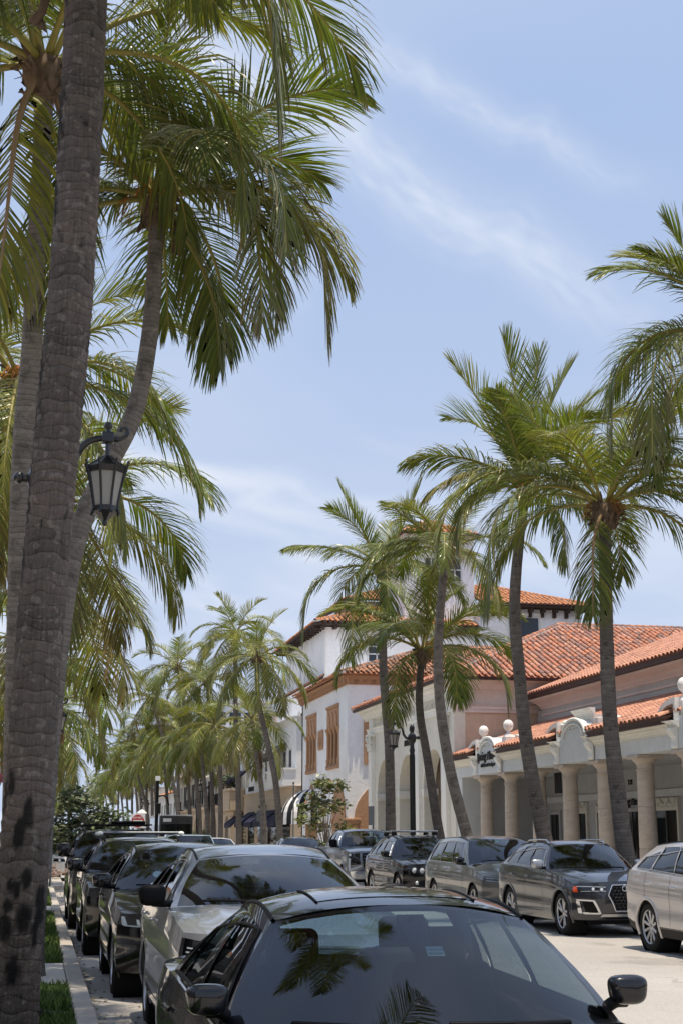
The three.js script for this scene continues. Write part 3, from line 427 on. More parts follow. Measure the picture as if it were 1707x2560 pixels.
  part('side_cornice', [runCross([[-0.01, 7.58], [0.05, 7.58], [0.08, 7.63], [0.225, 7.78], [0.425, 7.88], [0.5, 7.9], [0.5, 7.98], [-0.01, 7.98]], -N, 16.1, 30)], M.pinkTrim, b);
  part('corner_pier', [box(16.5, 16.98, 0.14, 6.62, -N - 0.3, -N + 0.05)], M.cream, b); part('corner_block', [box(16.48, 16.9, 6.99, 7.45, -N - 0.4, -N + 0.07, 0.02)], M.cream, b);
  part('far_wall', box(16.62, 30, 6.7, 7.9, -F - 0.02, -F + 0.3), M.cream, b);
  const y0 = 8.02, ex = 15.88, ez0 = -54.92, ez1 = -72.0, rx = 24.2, rz = (ez0 + ez1) / 2, ry = 11.5, sl = Math.hypot(rz - ez0, ry - y0), slx = Math.hypot(rx - ex, ry - y0);
  part('gutter', [box(ex, 30, y0 - 0.1, y0 + 0.02, ez0 - 0.14, ez0), box(ex, ex + 0.14, y0 - 0.1, y0 + 0.02, ez1, ez0 - 0.14)], M.gutter, b);
  part('roof_deck', [tileRoof(b, V3(ex, y0 + 0.03, ez0), V3(1, 0, 0), V3(0, ry - y0, rz - ez0), [[0, 0], [18, 0], [18, sl], [rx - ex, sl]], { pitch: 0.285, row: 0.40, tones: 'fired', singles: 300, seed: 21, ragged: 0.02 }), tileRoof(b, V3(ex, y0 + 0.03, ez1), V3(0, 0, 1), V3(rx - ex, ry - y0, 0), [[0, 0], [ez0 - ez1, 0], [(ez0 - ez1) / 2, slx]], { pitch: 0.285, row: 0.40, tones: 'fired', singles: 0, seed: 22, ragged: 0.02 }), poly([[rx, ry, rz], [34, ry, rz], [34, y0, ez1], [ex, y0, ez1]], [[0, 1, 2], [0, 2, 3]])], TONES.fired.mats[2], b);
  part('hip_mortar', [ridge(b, V3(ex, y0 + 0.05, ez0), V3(rx, ry + 0.05, rz), 'fired', 23), ridge(b, V3(rx, ry + 0.05, rz), V3(34, ry + 0.05, rz), 'fired', 24), ridge(b, V3(ex, y0 + 0.05, ez1), V3(rx, ry + 0.05, rz), 'fired', 25)], ridgeMortar, b);
  const g = text('ANTISOCIAL MAISON', 0.27, sansB, 0.03, 0, 0.55).rotateY(-Math.PI / 2).translate(16.58, 5.72, -62.9); part('lettering', g, M.letter, b);
}
// --- the white building with terracotta windows ---
{
  const b = thing('moorish_building', 'white stucco building with carved terracotta windows, frieze and pointed arches', 'building');
  const N = 76.0, F = 89.9, X = 16.5;
  part('street_wall', streetWall(rectPts(N, F, 0.14, 9.84), [archPts(78.2, 1.5, 0.15, 2.6, 1.95), archPts(86.3, 1.5, 0.15, 2.6, 1.95), rectPts(78.35, 81.35, 5.6, 8.9), rectPts(84.95, 87.85, 5.6, 8.9)], X, 0.5), M.white, b);
  part('side_wall', crossWall([[X + 0.5, 0.14], [28, 0.14], [28, 9.84], [X + 0.5, 9.84]], [archPts(18.75, 1.55, 0.15, 2.55, 2.1)], -N, 0.5), M.white, b);
  part('far_wall', box(X, 28, 0.14, 9.84, -F, -F + 0.4), M.white, b); part('inner_floor', box(X, 28, 0.0, 0.15, -F, -N), M.concrete, b);
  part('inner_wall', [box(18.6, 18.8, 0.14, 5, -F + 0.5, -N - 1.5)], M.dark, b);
  for (const c of [78.2, 86.3]) { // pointed street arches: ringed in terracotta
    const o = archPts(c, 1.72, 0.15, 2.6, 2.2), i = archPts(c, 1.38, 0.14, 2.6, 1.8); const a = part('arch', streetWall(o, [i], X - 0.07, 0.3), M.terracottaTrim, b); part('inner_arch', streetWall(archPts(c, 1.4, 0.15, 2.6, 1.82), [archPts(c, 1.1, 0.14, 2.6, 1.45)], X + 0.23, 0.4), M.terracottaTrim, a); part('pane', streetWall(archPts(c, 1.12, 0.15, 2.6, 1.47), [], X + 0.5, 0.02), M.glassDark, a);
    for (const s of [-1, 1]) part('impost', [box(X - 0.12, X + 0.3, 2.3, 2.6, -(c + s * 1.55) - 0.26, -(c + s * 1.55) + 0.26, 0.03)], M.terracottaTrim, a);
  }
  { const a = part('arch', crossWall(archPts(18.75, 1.9, 0.15, 2.55, 2.45), [archPts(18.75, 1.5, 0.14, 2.55, 2.05)], -N + 0.08, 0.3), M.terracottaTrim, b);
    part('pane', crossWall(archPts(18.75, 1.52, 2.0, 2.55, 2.06), [], -N - 0.3, 0.02), M.glassSky, a); part('pane', box(17.2, 20.3, 0.15, 2.0, -N - 0.32, -N - 0.3), M.glassDark, a); part('glazing_bar', [box(17.2, 20.3, 1.96, 2.04, -N - 0.3, -N - 0.24), box(17.2, 20.3, 3.2, 3.26, -N - 0.3, -N - 0.24), box(18.72, 18.78, 2.04, 4.5, -N - 0.3, -N - 0.25)], M.dark, a);
    part('pier', [box(X - 0.1, 17.1, 0.14, 2.28, -N - 0.5, -N + 0.12, 0.02)], M.terracottaTrim, a); const cp = [box(X - 0.2, 17.2, 2.45, 2.58, -N - 0.5, -N + 0.2, 0.02), box(X - 0.13, 17.13, 2.28, 2.45, -N - 0.5, -N + 0.14, 0.02)]; for (let i = 0; i < 6; i++) cp.push(new THREE.TorusGeometry(0.05, 0.018, 5, 10).translate(X - 0.02 + i * 0.11, 2.2, -N + 0.13)); part('carved_capital', cp, M.terracottaTrim, a);
    part('pier', [box(20.3, 20.9, 0.14, 2.58, -N - 0.5, -N + 0.12, 0.02)], M.terracottaTrim, a); }
  const trefoilWin = (d0, d1) => { // carved three-light window in the street wall, its columns free-standing
    const w = part('window', streetWall(rectPts(d0 - 0.1, d1 + 0.1, 7.72, 8.98), [], X - 0.06, 0.3), M.terracottaTrim, b), n = 3, W = (d1 - d0) / n;
    part('carved_head', [box(X - 0.12, X + 0.05, 8.84, 9.0, -d1 - 0.14, -d0 + 0.14), ...[0, 1, 2].map((i) => streetWall(archPts(d0 + (i + 0.5) * W, W * 0.42, 7.74, 7.9, 0.75, 8), [archPts(d0 + (i + 0.5) * W, W * 0.30, 7.73, 7.9, 0.55, 8)], X - 0.10, 0.05))], M.terracottaTrim, w);
    for (let i = 0; i < n; i++) part('pane', box(X + 0.30, X + 0.32, 5.6, 7.8, -(d0 + (i + 1) * W), -(d0 + i * W)), M.glassDark, w);
    for (let i = 0; i <= n; i++) { const z = -(d0 + i * W), c = part('window_column', lathe([[0.17, 5.5], [0.17, 5.58], [0.13, 5.62], [0.15, 5.9], [0.11, 6.0], [0.10, 7.3], [0.13, 7.36], [0.12, 7.42], [0.19, 7.6], [0.22, 7.72]], 14).translate(X + 0.02, 0, z), M.terracottaTrim, w); }
    part('shutter', [box(X + 0.12, X + 0.2, 5.6, 7.74, -d1, -d1 + W * 0.9)], M.terracottaTrim, w); part('jamb', [box(X - 0.05, X + 0.34, 5.4, 7.72, -d1 - 0.1, -d1 + 0.02), box(X - 0.05, X + 0.34, 5.4, 7.72, -d0 - 0.02, -d0 + 0.1)], M.terracottaTrim, w);
    part('sill', [box(X - 0.14, X + 0.3, 5.38, 5.52, -d1 - 0.14, -d0 + 0.14, 0.03)], M.terracottaTrim, w);
  };
  trefoilWin(78.35, 81.35); trefoilWin(84.95, 87.85);
  { const pl = part('plaque', streetWall([[82.7, 6.7], [84.0, 6.7], [84.05, 7.0], [84.0, 7.8], [82.7, 7.8], [82.65, 7.4]], [], X - 0.08, 0.1, 0.02), M.terracottaTrim, b); const r = []; const R = rng(3); for (let i = 0; i < 16; i++) r.push(new THREE.TorusGeometry(0.06 + R() * 0.08, 0.025, 5, 10).rotateY(Math.PI / 2).translate(X - 0.1, 6.85 + R() * 0.8, -(82.85 + R() * 1.0))); part('carving', r, M.terracottaTrim, pl); }
  { const sp = part('carved_panel', crossWall(rectPts(17.4, 18.6, 5.5, 8.95), [], -N + 0.1, 0.12), M.terracottaTrim, b); const r = []; for (let i = 0; i < 5; i++) r.push(new THREE.TorusGeometry(0.2, 0.04, 5, 14).translate(18.0, 5.9 + i * 0.62, -N + 0.11)); part('carving', r, M.terracottaTrim, sp); }
  // frieze with carved rosettes
  const fr = part('frieze', [runStreet(cornice(9.84, 10.34, 0.3), X, -F - 0.25, -N + 0.25), runCross(cornice(9.84, 10.34, 0.3), -N, X - 0.25, 28)], M.terracottaTrim, b);
  const ros = []; for (let i = 0; i < 22; i++) { const x = 16.95 + i * 0.5; if (i % 2) ros.push(box(x - 0.16, x + 0.16, 10.0, 10.04, -N + 0.12, -N + 0.2), box(x - 0.02, x + 0.02, 9.93, 10.16, -N + 0.12, -N + 0.2)); else for (const [p, q] of [[-1, -1], [1, -1], [-1, 1], [1, 1]]) ros.push(new THREE.TorusGeometry(0.055, 0.025, 5, 8).translate(x + p * 0.075, 10.05 + q * 0.075, -N + 0.17)); }
  for (let i = 0; i < 34; i++) ros.push(box(X - 0.24, X - 0.1, 9.9, 10.18, -N - 0.2 - i * 0.41 - 0.11, -N - 0.2 - i * 0.41 + 0.11, 0.03)); part('carving', ros, M.terracottaTrim, fr);
  const y0 = 10.38, ex = 15.95, ez0 = -75.45, ez1 = -90.5, rz = (ez0 + ez1) / 2, rx = ex + (ez0 - rz), ry = 12.95, sl = Math.hypot(rz - ez0, ry - y0), slx = Math.hypot(rx - ex, ry - y0);
  part('roof_deck', [tileRoof(b, V3(ex, y0 + 0.02, ez0), V3(1, 0, 0), V3(0, ry - y0, rz - ez0), [[0, 0], [13, 0], [13, sl], [rx - ex, sl]], { pitch: 0.30, row: 0.40, tones: 'old', singles: 300, seed: 31, ragged: 0.05 }), tileRoof(b, V3(ex, y0 + 0.02, ez1), V3(0, 0, 1), V3(rx - ex, ry - y0, 0), [[0, 0], [ez0 - ez1, 0], [(ez0 - ez1) / 2, slx]], { pitch: 0.30, row: 0.40, tones: 'old', singles: 0, seed: 32, ragged: 0.05 }), poly([[rx, ry, rz], [29, ry, rz], [29, y0, ez1], [ex, y0, ez1]], [[0, 1, 2], [0, 2, 3]])], TONES.old.mats[1], b);
  part('hip_mortar', [ridge(b, V3(ex, y0 + 0.04, ez0), V3(rx, ry + 0.04, rz), 'old', 33), ridge(b, V3(rx, ry + 0.04, rz), V3(29, ry + 0.04, rz), 'old', 34)], ridgeMortar, b);
  part('lettering', text('CHAPMAN', 0.30, sansB, 0.03, 0, 0.75).rotateY(-Math.PI / 2).translate(X - 0.02, 4.52, -81.6), M.letter, b);
}
// striped dome awning over the far arch of the white building
{
  const a = thing('dome_awning', 'black and white striped dome awning on the white stucco building', 'awning', [16.5, 2.35, -86.3]);
  const n = 14, segs = [[], []];
  for (let i = 0; i < n; i++) { const g = new THREE.SphereGeometry(1.9, 4, 10, Math.PI * i / n, Math.PI / n, 0, Math.PI / 2); g.scale(1, 1.05, 1); segs[i % 2].push(g, new THREE.CylinderGeometry(1.9, 1.9, 0.35, 4, 1, true, Math.PI * 1.5 + Math.PI * i / n - 0, Math.PI / n).translate(0, -0.175, 0)); }
  // half dome: turned so that its open side lies on the wall
  for (const s of [0, 1]) { const gs = []; for (let i = s; i < n; i += 2) { const t0 = Math.PI / 2 + Math.PI * i / n, t1 = t0 + Math.PI / n, P = [], T = []; const K = 8, J = 3; for (let k = 0; k <= K; k++) for (let j = 0; j <= J; j++) { const t = lerp(t0, t1, j / J), e = k / K * Math.PI / 2, r = 1.9 * Math.cos(e); P.push([Math.cos(t) * r, 0.35 + Math.sin(e) * 1.75, Math.sin(t) * r]); } for (let j = 0; j <= J; j++) { const t = lerp(t0, t1, j / J); P.push([Math.cos(t) * 1.9, 0.0 - (j % 2) * 0.05, Math.sin(t) * 1.9]); } for (let k = 0; k < K; k++) for (let j = 0; j < J; j++) { const q = k * (J + 1) + j; T.push([q, q + J + 1, q + 1], [q + 1, q + J + 1, q + J + 2]); } const bq = (K + 1) * (J + 1); for (let j = 0; j < J; j++) T.push([bq + j, j, bq + j + 1], [bq + j + 1, j, j + 1]); gs.push(poly(P, T)); } part(s ? 'white_stripe' : 'black_stripe', gs, s ? M.awnWhite : M.awnBlack, a); }
}
// --- the tall white hotel behind ---
{
  const b = thing('white_hotel', 'tall white hotel with tower, tiled roofs and dark arched loggia behind the shops', 'hotel');
  const N = -105;
  part('wall', [box(21, 33, 0, 17.3, -122, N)], M.white, b);
  part('drain_pipe', [box(20.9, 21, 12.2, 17.2, -112.1, -111.9), box(20.9, 21, 12.2, 17.2, -118.6, -118.4), box(20.88, 21, 12.2, 17.2, -113.1, -112.9), box(21.02, 21.14, 8, 17.2, N, N + 0.1)], M.whiteTrim, b);
  part('string_course', [box(20.94, 33, 13.3, 13.5, N, N + 0.08)], M.whiteTrim, b);
  part('pent_roof', [tileRoof(b, V3(20.2, 13.05, -122), V3(0, 0, 1), V3(0.8, 0.55, 0), [[0, 0], [17, 0], [17, 0.97], [0, 0.97]], { tones: 'orange', singles: 0, seed: 41 })], M.gutter, b);
  // shaded loggia with a wide arch between slim posts on the street side
  part('loggia_wall', streetWall(rectPts(105.02, 122, 5, 13.0), [[...archPts(111.2, 2.3, 7.0, 10.2, 1.2)], rectPts(106.4, 107.4, 7.0, 11.0), rectPts(115.2, 116.2, 7.0, 11.0), rectPts(117.3, 120.5, 7.0, 11.0)], 20.2, 0.3), M.white, b);
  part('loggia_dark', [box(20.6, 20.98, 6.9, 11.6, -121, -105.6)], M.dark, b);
  part('loggia_rail', [box(20.1, 20.16, 7.9, 7.98, -121, -105.2), ...Array.from({ length: 40 }, (_, i) => box(20.11, 20.14, 7.0, 7.9, -105.4 - i * 0.39, -105.37 - i * 0.39))], M.iron, b);
  windowZ(b, N, 24.3, 25.9, 14.6, 16.6, 2, 3, { fw: 0.16 }); windowZ(b, N, 28.6, 30.2, 14.6, 16.6, 2, 3, { fw: 0.16 });
  windowX(b, 21, -115.3, -114.6, 13.9, 16.0, 1, 1, { fw: 0.12 }); windowX(b, 21, -120.6, -119.9, 13.9, 16.0, 1, 1, { fw: 0.12 });
  const ex = 20.1, ez0 = N + 0.9, ez1 = -123, y0 = 17.55;
  const raf = []; for (let i = 0; i < 18; i++) raf.push(box(20.15, 21, 17.1, 17.4, -122.3 + i * 1.0, -122.05 + i * 1.0)); for (let i = 0; i < 13; i++) raf.push(box(20.6 + i * 1.0, 20.85 + i * 1.0, 17.1, 17.4, N, N + 0.85)); for (const g of raf) part('rafter', g, M.darkWood, b);
  part('eave_board', [box(20.1, 33, 17.4, 17.5, N - 0.2, N + 0.9), box(20.1, 21.5, 17.4, 17.5, -123, N - 0.2)], M.darkWood, b);
  const rzm = (ez0 + ez1) / 2, rx = ex + (ez0 - rzm), ry = y0 + 3.3, sl = Math.hypot(rzm - ez0, 3.3);
  part('roof_deck', [tileRoof(b, V3(ex, y0, ez0), V3(1, 0, 0), V3(0, 3.3, rzm - ez0), [[0, 0], [13.2, 0], [13.2, sl], [rx - ex, sl]], { pitch: 0.42, row: 0.5, tones: 'orange', singles: 60, seed: 42, ragged: 0.03 }), tileRoof(b, V3(ex, y0, ez1), V3(0, 0, 1), V3(rx - ex, 3.3, 0), [[0, 0], [ez0 - ez1, 0], [(ez0 - ez1) / 2, Math.hypot(rx - ex, 3.3)]], { pitch: 0.42, row: 0.5, tones: 'orange', singles: 0, seed: 43 })], M.gutter, b);
  part('hip_mortar', [ridge(b, V3(ex, y0 + 0.05, ez0), V3(rx, ry, rzm), 'orange', 44, 0.34), ridge(b, V3(ex, y0 + 0.05, ez1), V3(rx, ry, rzm), 'orange', 45, 0.34)], ridgeMortar, b);
  // upper storey set back
  part('upper_wall', [box(24.5, 33, 17.5, 20.4, -121, -111)], M.lilac, b);
  part('upper_roof', [tileRoof(b, V3(23.6, 20.4, -110.2), V3(1, 0, 0), V3(0, 2.2, -6), [[0, 0], [10, 0], [10, 6.4], [5.5, 6.4]], { pitch: 0.42, row: 0.5, tones: 'orange', singles: 0, seed: 46 }), tileRoof(b, V3(23.6, 20.4, -122), V3(0, 0, 1), V3(5.5, 2.2, 0), [[0, 0], [11.8, 0], [5.9, 5.9]], { pitch: 0.42, row: 0.5, tones: 'orange', singles: 0, seed: 47 })], M.gutter, b);
  // tower
  part('tower_wall', box(27.6, 33.35, 0, 25.2, -113, -106), M.white, b);
  for (const x of [29.2, 31.15]) { const w = windowZ(b, -106, x, x + 1.25, 21.3, 23.4, 2, 2, { fw: 0.15 }); part('arched_light', crossWall(archPts(x + 0.625, 0.62, 23.4, 23.41), [], -105.94, 0.06), M.whiteTrim, w); }
  part('tower_roof', [tileRoof(b, V3(27, 25.2, -105.4), V3(1, 0, 0), V3(0, 1.9, -4), [[0, 0], [7, 0], [3.5, 4.43]], { pitch: 0.42, row: 0.5, tones: 'orange', singles: 0, seed: 48 }), poly([[27, 25.2, -105.4], [27, 25.2, -113.4], [30.5, 27.1, -109.4], [34, 25.2, -105.4], [34, 25.2, -113.4]], [[0, 2, 1], [3, 4, 2], [0, 1, 4], [0, 4, 3]])], M.gutter, b);
  // right hand wing
  part('wing_wall', box(33.4, 41.9, 0, 19.2, -120, N), M.white, b);
  windowZ(b, N, 35.75, 38.45, 18.0 - 1.5, 18.65, 1, 1, { fw: 0.14 }); const ww = windowZ(b, N + 0.001, 35.75, 37.6, 12.5, 16.42, 3, 5, { fw: 0.14 }); windowZ(b, N + 0.001, 37.6, 38.45, 12.5, 16.42, 1, 3, { fw: 0.14 }); part('surround', [box(35.5, 35.74, 12.5, 18.9, N, N + 0.12), box(38.46, 38.7, 12.5, 18.9, N, N + 0.12), box(35.74, 38.46, 18.66, 18.9, N, N + 0.12)], M.whiteTrim, ww);
  const r2 = []; for (let i = 0; i < 8; i++) r2.push(streetWallBracket(34.4 + i * 1.02)); for (const g of r2) part('rafter', g, M.darkWood, b);
  function streetWallBracket(x) { return [box(x, x + 0.24, 18.9, 19.25, N, N + 0.75), box(x, x + 0.24, 18.55, 18.9, N, N + 0.3)]; }
  part('wing_eave', [box(33.4, 42.7, 19.25, 19.4, N - 0.2, N + 0.9), box(41.9, 42.7, 19.25, 19.4, -120, N - 0.2)], M.darkWood, b);
  part('wing_roof', [tileRoof(b, V3(33.36, 19.45, N + 0.95), V3(1, 0, 0), V3(0, 2.6, -7), [[0, 0], [9.4, 0], [2.0, 7.47], [0, 7.47]], { pitch: 0.38, row: 0.46, tones: 'orange', singles: 240, seed: 49, ragged: 0.03 }), poly([[42.76, 19.45, N + 0.95], [42.76, 19.45, -120], [35.4, 22.05, -111.05]], [[0, 1, 2]])], M.gutter, b);
  part('wing_hip', ridge(b, V3(42.76, 19.5, N + 0.95), V3(35.4, 22.1, N - 6.05), 'orange', 50, 0.34), ridgeMortar, b);
}
// --- white shop with navy awnings ---
{
  const b = thing('white_shop', 'white two storey shop over a stone base with navy blue awnings', 'shop');
  const X = 16.6, N = -92.4, F = -121.5;
  part('wall', [box(X, 30, 4.7, 9.2, F, N)], M.white, b); part('base_wall', [box(X - 0.1, 30, 0.14, 4.68, F, N + 0.1)], M.coral, b);
  part('cornice', [runStreet(cornice(4.55, 4.85, 0.22), X, F, N + 0.2), runCross(cornice(4.55, 4.85, 0.22), N, X - 0.2, 22)], M.coral, b);
  part('parapet', [runStreet(cornice(9.0, 9.4, 0.28), X, F, N + 0.26), runCross(cornice(9.0, 9.4, 0.28), N, X - 0.26, 22)], M.whiteTrim, b);
  part('terrace_wall', [box(X - 0.9, X, 4.86, 5.9, -99, N + 0.0), box(X - 0.98, X + 0.02, 5.9, 6.02, -99.1, N + 0.08)], M.white, b);
  for (const [z0, z1] of [[-95.2, -94.0], [-97.4, -96.2], [-99.8, -98.6], [-102.4, -101.2], [-105.4, -104.2], [-108.2, -107], [-110.6, -109.4]]) windowX(b, X, z0, z1, 5.6, 7.4, 2, 1, { fw: 0.12, glass: M.glassSky });
  for (const z of [-114.5, -116.7]) { part('arched_window', streetWall(archPts(-z, 0.75, 5.4, 7.3), [], X - 0.03, 0.05), M.creamWall, b); }
  windowX(b, X, -103.4, -102.8, 4.95, 6.0, 1, 1, { sill: false }); 
  // upper awning and its long sloping bars
  const awn = (za, zb, y, out, drop, m = M.navy, vz = 0.3) => poly([[X, y, za], [X, y, zb], [X - out, y - drop, zb], [X - out, y - drop, za], [X - out, y - drop - vz, zb], [X - out, y - drop - vz, za]], [[0, 1, 2], [0, 2, 3], [3, 2, 4], [3, 4, 5], [1, 4, 2], [0, 3, 5]]);
  const aw = (n, ...a) => part('awning', awn(...a), M.navy, b);
  aw('', -102.5, -96, 7.9, 1.3, 1.0); aw('', -110, -109, 7.2, 1.4, 0.95); aw('', -119, -117.5, 6.9, 1.2, 0.9);
  part('awning_bar', [tube([[X - 1.4, 6.2, -109], [X, 7.4, -104]], 0.05, 2, 6), tube([[X - 1.4, 6.0, -117], [X, 7.1, -110]], 0.05, 2, 6), tube([[X - 1.4, 5.8, -119.5], [X, 6.9, -113]], 0.05, 2, 6)], M.navy, b);
  for (const [za, zb] of [[-98.0, -93.6], [-103.5, -99.2], [-108.2, -104.4], [-113.4, -109.6], [-119.6, -115.6]]) { aw('', za, zb, 3.5, 1.2, 0.9, M.navy, 0.35); part('shop_window', box(X - 0.14, X - 0.1, 0.7, 3.2, za + 0.3, zb - 0.3), M.glassDark, b); }
  part('lettering', text('RALPH LAUREN', 0.36, serifB, 0.03, 0, 0.72).rotateY(-Math.PI / 2).translate(X - 0.02, 5.05, -112.3), M.letter, b);
  // stone balcony at the far end
  part('balcony', [box(X - 1.3, X, 3.6, 5.2, -122.6, -115.8, 0.05), box(X - 1.45, X, 5.2, 5.4, -122.7, -115.7), box(X - 0.9, X, 3.2, 3.6, -122.2, -116.2, 0.05)], M.coral, b);
}
// --- coral stone building with balconies, and the roofs beyond ---
{
  const b = thing('stone_building', 'buff coral stone building with iron balconies and red tiled eaves', 'building');
  const X = 16.6, N = -123, F = -172;
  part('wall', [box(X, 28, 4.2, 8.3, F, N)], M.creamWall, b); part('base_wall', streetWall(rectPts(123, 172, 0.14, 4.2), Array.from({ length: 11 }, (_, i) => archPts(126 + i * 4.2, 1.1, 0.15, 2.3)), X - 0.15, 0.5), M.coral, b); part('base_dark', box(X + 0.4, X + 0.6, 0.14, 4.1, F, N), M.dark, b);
  const cv = []; const R = rng(8); for (let i = 0; i < 60; i++) cv.push(new THREE.TorusGeometry(0.15 + R() * 0.2, 0.06, 5, 10).rotateY(Math.PI / 2).translate(X - 0.16, 3.75 + R() * 0.3, -124 - i * 0.8)); part('carving', cv, M.coral, b);
  part('string_course', runStreet(cornice(4.1, 4.4, 0.25), X - 0.1, F, N), M.coral, b);
  for (let i = 0; i < 11; i++) { const z = -126 - i * 4.2; windowX(b, X, z - 0.6, z + 0.6, 4.7, 7.0, 1, 1, { fw: 0.1, mat: M.creamWall }); for (const q of [-0.905, 0.905]) part('shutter', box(X - 0.1, X, 4.7, 7.0, z + q - 0.245, z + q + 0.245), i % 2 ? M.iron : M.greyDeep, b); if (i % 2) part('balcony_rail', [box(X - 0.6, X - 0.56, 5.3, 5.36, z - 1.2, z + 1.2), ...Array.from({ length: 12 }, (_, k) => box(X - 0.6, X - 0.57, 4.4, 5.3, z - 1.2 + k * 0.21, z - 1.17 + k * 0.21)), box(X - 0.65, X, 4.3, 4.4, z - 1.3, z + 1.3)], M.iron, b); }
  part('awning', poly([[X, 7.6, -136], [X, 7.6, -124], [X - 1.6, 6.8, -124], [X - 1.6, 6.8, -136]], [[0, 1, 2], [0, 2, 3]]), M.awnGrey, b);
  part('roof_deck', [tileRoof(b, V3(15.9, 8.3, -147), V3(0, 0, 1), V3(5, 1.9, 0), [[0, 0], [24, 0], [24, 5.3], [0, 5.3]], { tones: 'fired', singles: 0, seed: 51 }), tileRoof(b, V3(15.9, 7.9, F), V3(0, 0, 1), V3(5, 1.9, 0), [[0, 0], [22, 0], [22, 5.3], [0, 5.3]], { tones: 'fired', singles: 0, seed: 52 })], M.gutter, b);
  part('upper_wall', [box(20.5, 30, 8.3, 12.5, -160, -125)], M.pink, b); part('upper_window', box(20.46, 20.5, 9.5, 11.3, -133, -131.6), M.glassDark, b);
  part('end_wall', [box(X, 28, 8.3, 9.4, F - 0.2, F + 0.2)], M.white, b);
}
{
  const b = thing('far_shop', 'small white shop far down the street with green awning and orange roof', 'shop');
  part('wall', [box(16.8, 28, 0.1, 6.6, -205, -174)], M.white, b); part('roof_deck', [tileRoof(b, V3(16.0, 6.6, -205), V3(0, 0, 1), V3(5, 2, 0), [[0, 0], [31, 0], [31, 5.4], [0, 5.4]], { tones: 'orange', singles: 0, seed: 53, pitch: 0.4, row: 0.5 })], M.gutter, b);
  for (let i = 0; i < 6; i++) windowX(b, 16.8, -180 - i * 4.4, -178.4 - i * 4.4, 3.8, 5.6, 2, 1, {}); part('awning', poly([[16.8, 3.3, -204], [16.8, 3.3, -176], [15.2, 2.3, -176], [15.2, 2.3, -204]], [[0, 1, 2], [0, 2, 3]]), M.awnGreen, b);
  for (let i = 0; i < 6; i++) part('shop_window', box(16.76, 16.8, 0.6, 2.8, -181 - i * 4.4, -178 - i * 4.4), M.glassDark, b);
}
{
  const b = thing('far_building', 'cream far building with orange tiled roof at the end of the street', 'building');
  part('wall', [box(16.8, 28, 0.1, 8.4, -250, -207)], M.creamWall, b); part('roof_deck', [tileRoof(b, V3(16.0, 8.4, -250), V3(0, 0, 1), V3(5, 2, 0), [[0, 0], [43, 0], [43, 5.4], [0, 5.4]], { tones: 'orange', singles: 0, seed: 54, pitch: 0.4, row: 0.5 })], M.gutter, b);
  for (let i = 0; i < 8; i++) windowX(b, 16.8, -212 - i * 4.8, -210.4 - i * 4.8, 4.6, 6.6, 2, 1, {}); for (let i = 0; i < 8; i++) part('shop_window', box(16.76, 16.8, 0.6, 2.8, -213 - i * 4.8, -210 - i * 4.8), M.glassDark, b);
}
{
  const b = thing('pale_tower_block', 'pale flat block with blue windows seen above the far roofs', 'building');
  part('wall', [box(38, 52, 0, 31, -330, -320)], M.white, b); for (let j = 0; j < 3; j++) for (let i = 0; i < 4; i++) part('window', box(38.6 + i * 3.4, 41.2 + i * 3.4, 18 + j * 4, 20.8 + j * 4, -319.98, -319.9), M.glassSky, b); part('parapet', [box(37.6, 52.4, 31, 31.6, -330.4, -319.6)], M.whiteTrim, b);
}
{ // street side not in the picture: the low shops behind the left pavement, whose walls give back light
  const b = thing('opposite_shop', 'grey row of low shops behind the left hand pavement', 'shop');
  part('wall', [box(-18, -8.05, 0.1, 6.8, -250, 18)], M.greyDeep, b); for (let i = 0; i < 40; i++) part('shop_window', box(-8.05, -8.01, 0.5, 3.0, 10 - i * 6.2, 14 - i * 6.2), M.glassDark, b);
  part('roof', [box(-18.4, -7.5, 6.8, 7.1, -250.4, 18.4)], TONES.fired.mats[0], b);
}
// ---------- coconut palms ----------
const leafMat = new THREE.MeshPhysicalMaterial({ color: 0xffffff, vertexColors: true, roughness: 1, transmission: 0.40, thickness: 0, clearcoat: 0.34, clearcoatRoughness: 0.25, side: THREE.DoubleSide });
const stemMat = new THREE.MeshStandardMaterial({ color: new THREE.Color().setRGB(0.25, 0.22, 0.05), roughness: 0.55 });
const stemDry = new THREE.MeshStandardMaterial({ color: new THREE.Color().setRGB(0.28, 0.19, 0.10), roughness: 0.8 });
const fibreTex = dataTex(256, 256, (u, v) => { const a = fbm(u * 30, v * 5, 4, 201, 30, 5), b = fbm(u * 6, v * 6, 3, 205, 6, 6); const k = 0.25 + 0.8 * a * (0.5 + b); return [lin(k * 0.22), lin(k * 0.155), lin(k * 0.105)]; }, true);
const fibreMat = new THREE.MeshStandardMaterial({ color: 0xffffff, map: fibreTex, roughness: 1, side: THREE.DoubleSide, bumpMap: fibreTex, bumpScale: 0.02 });
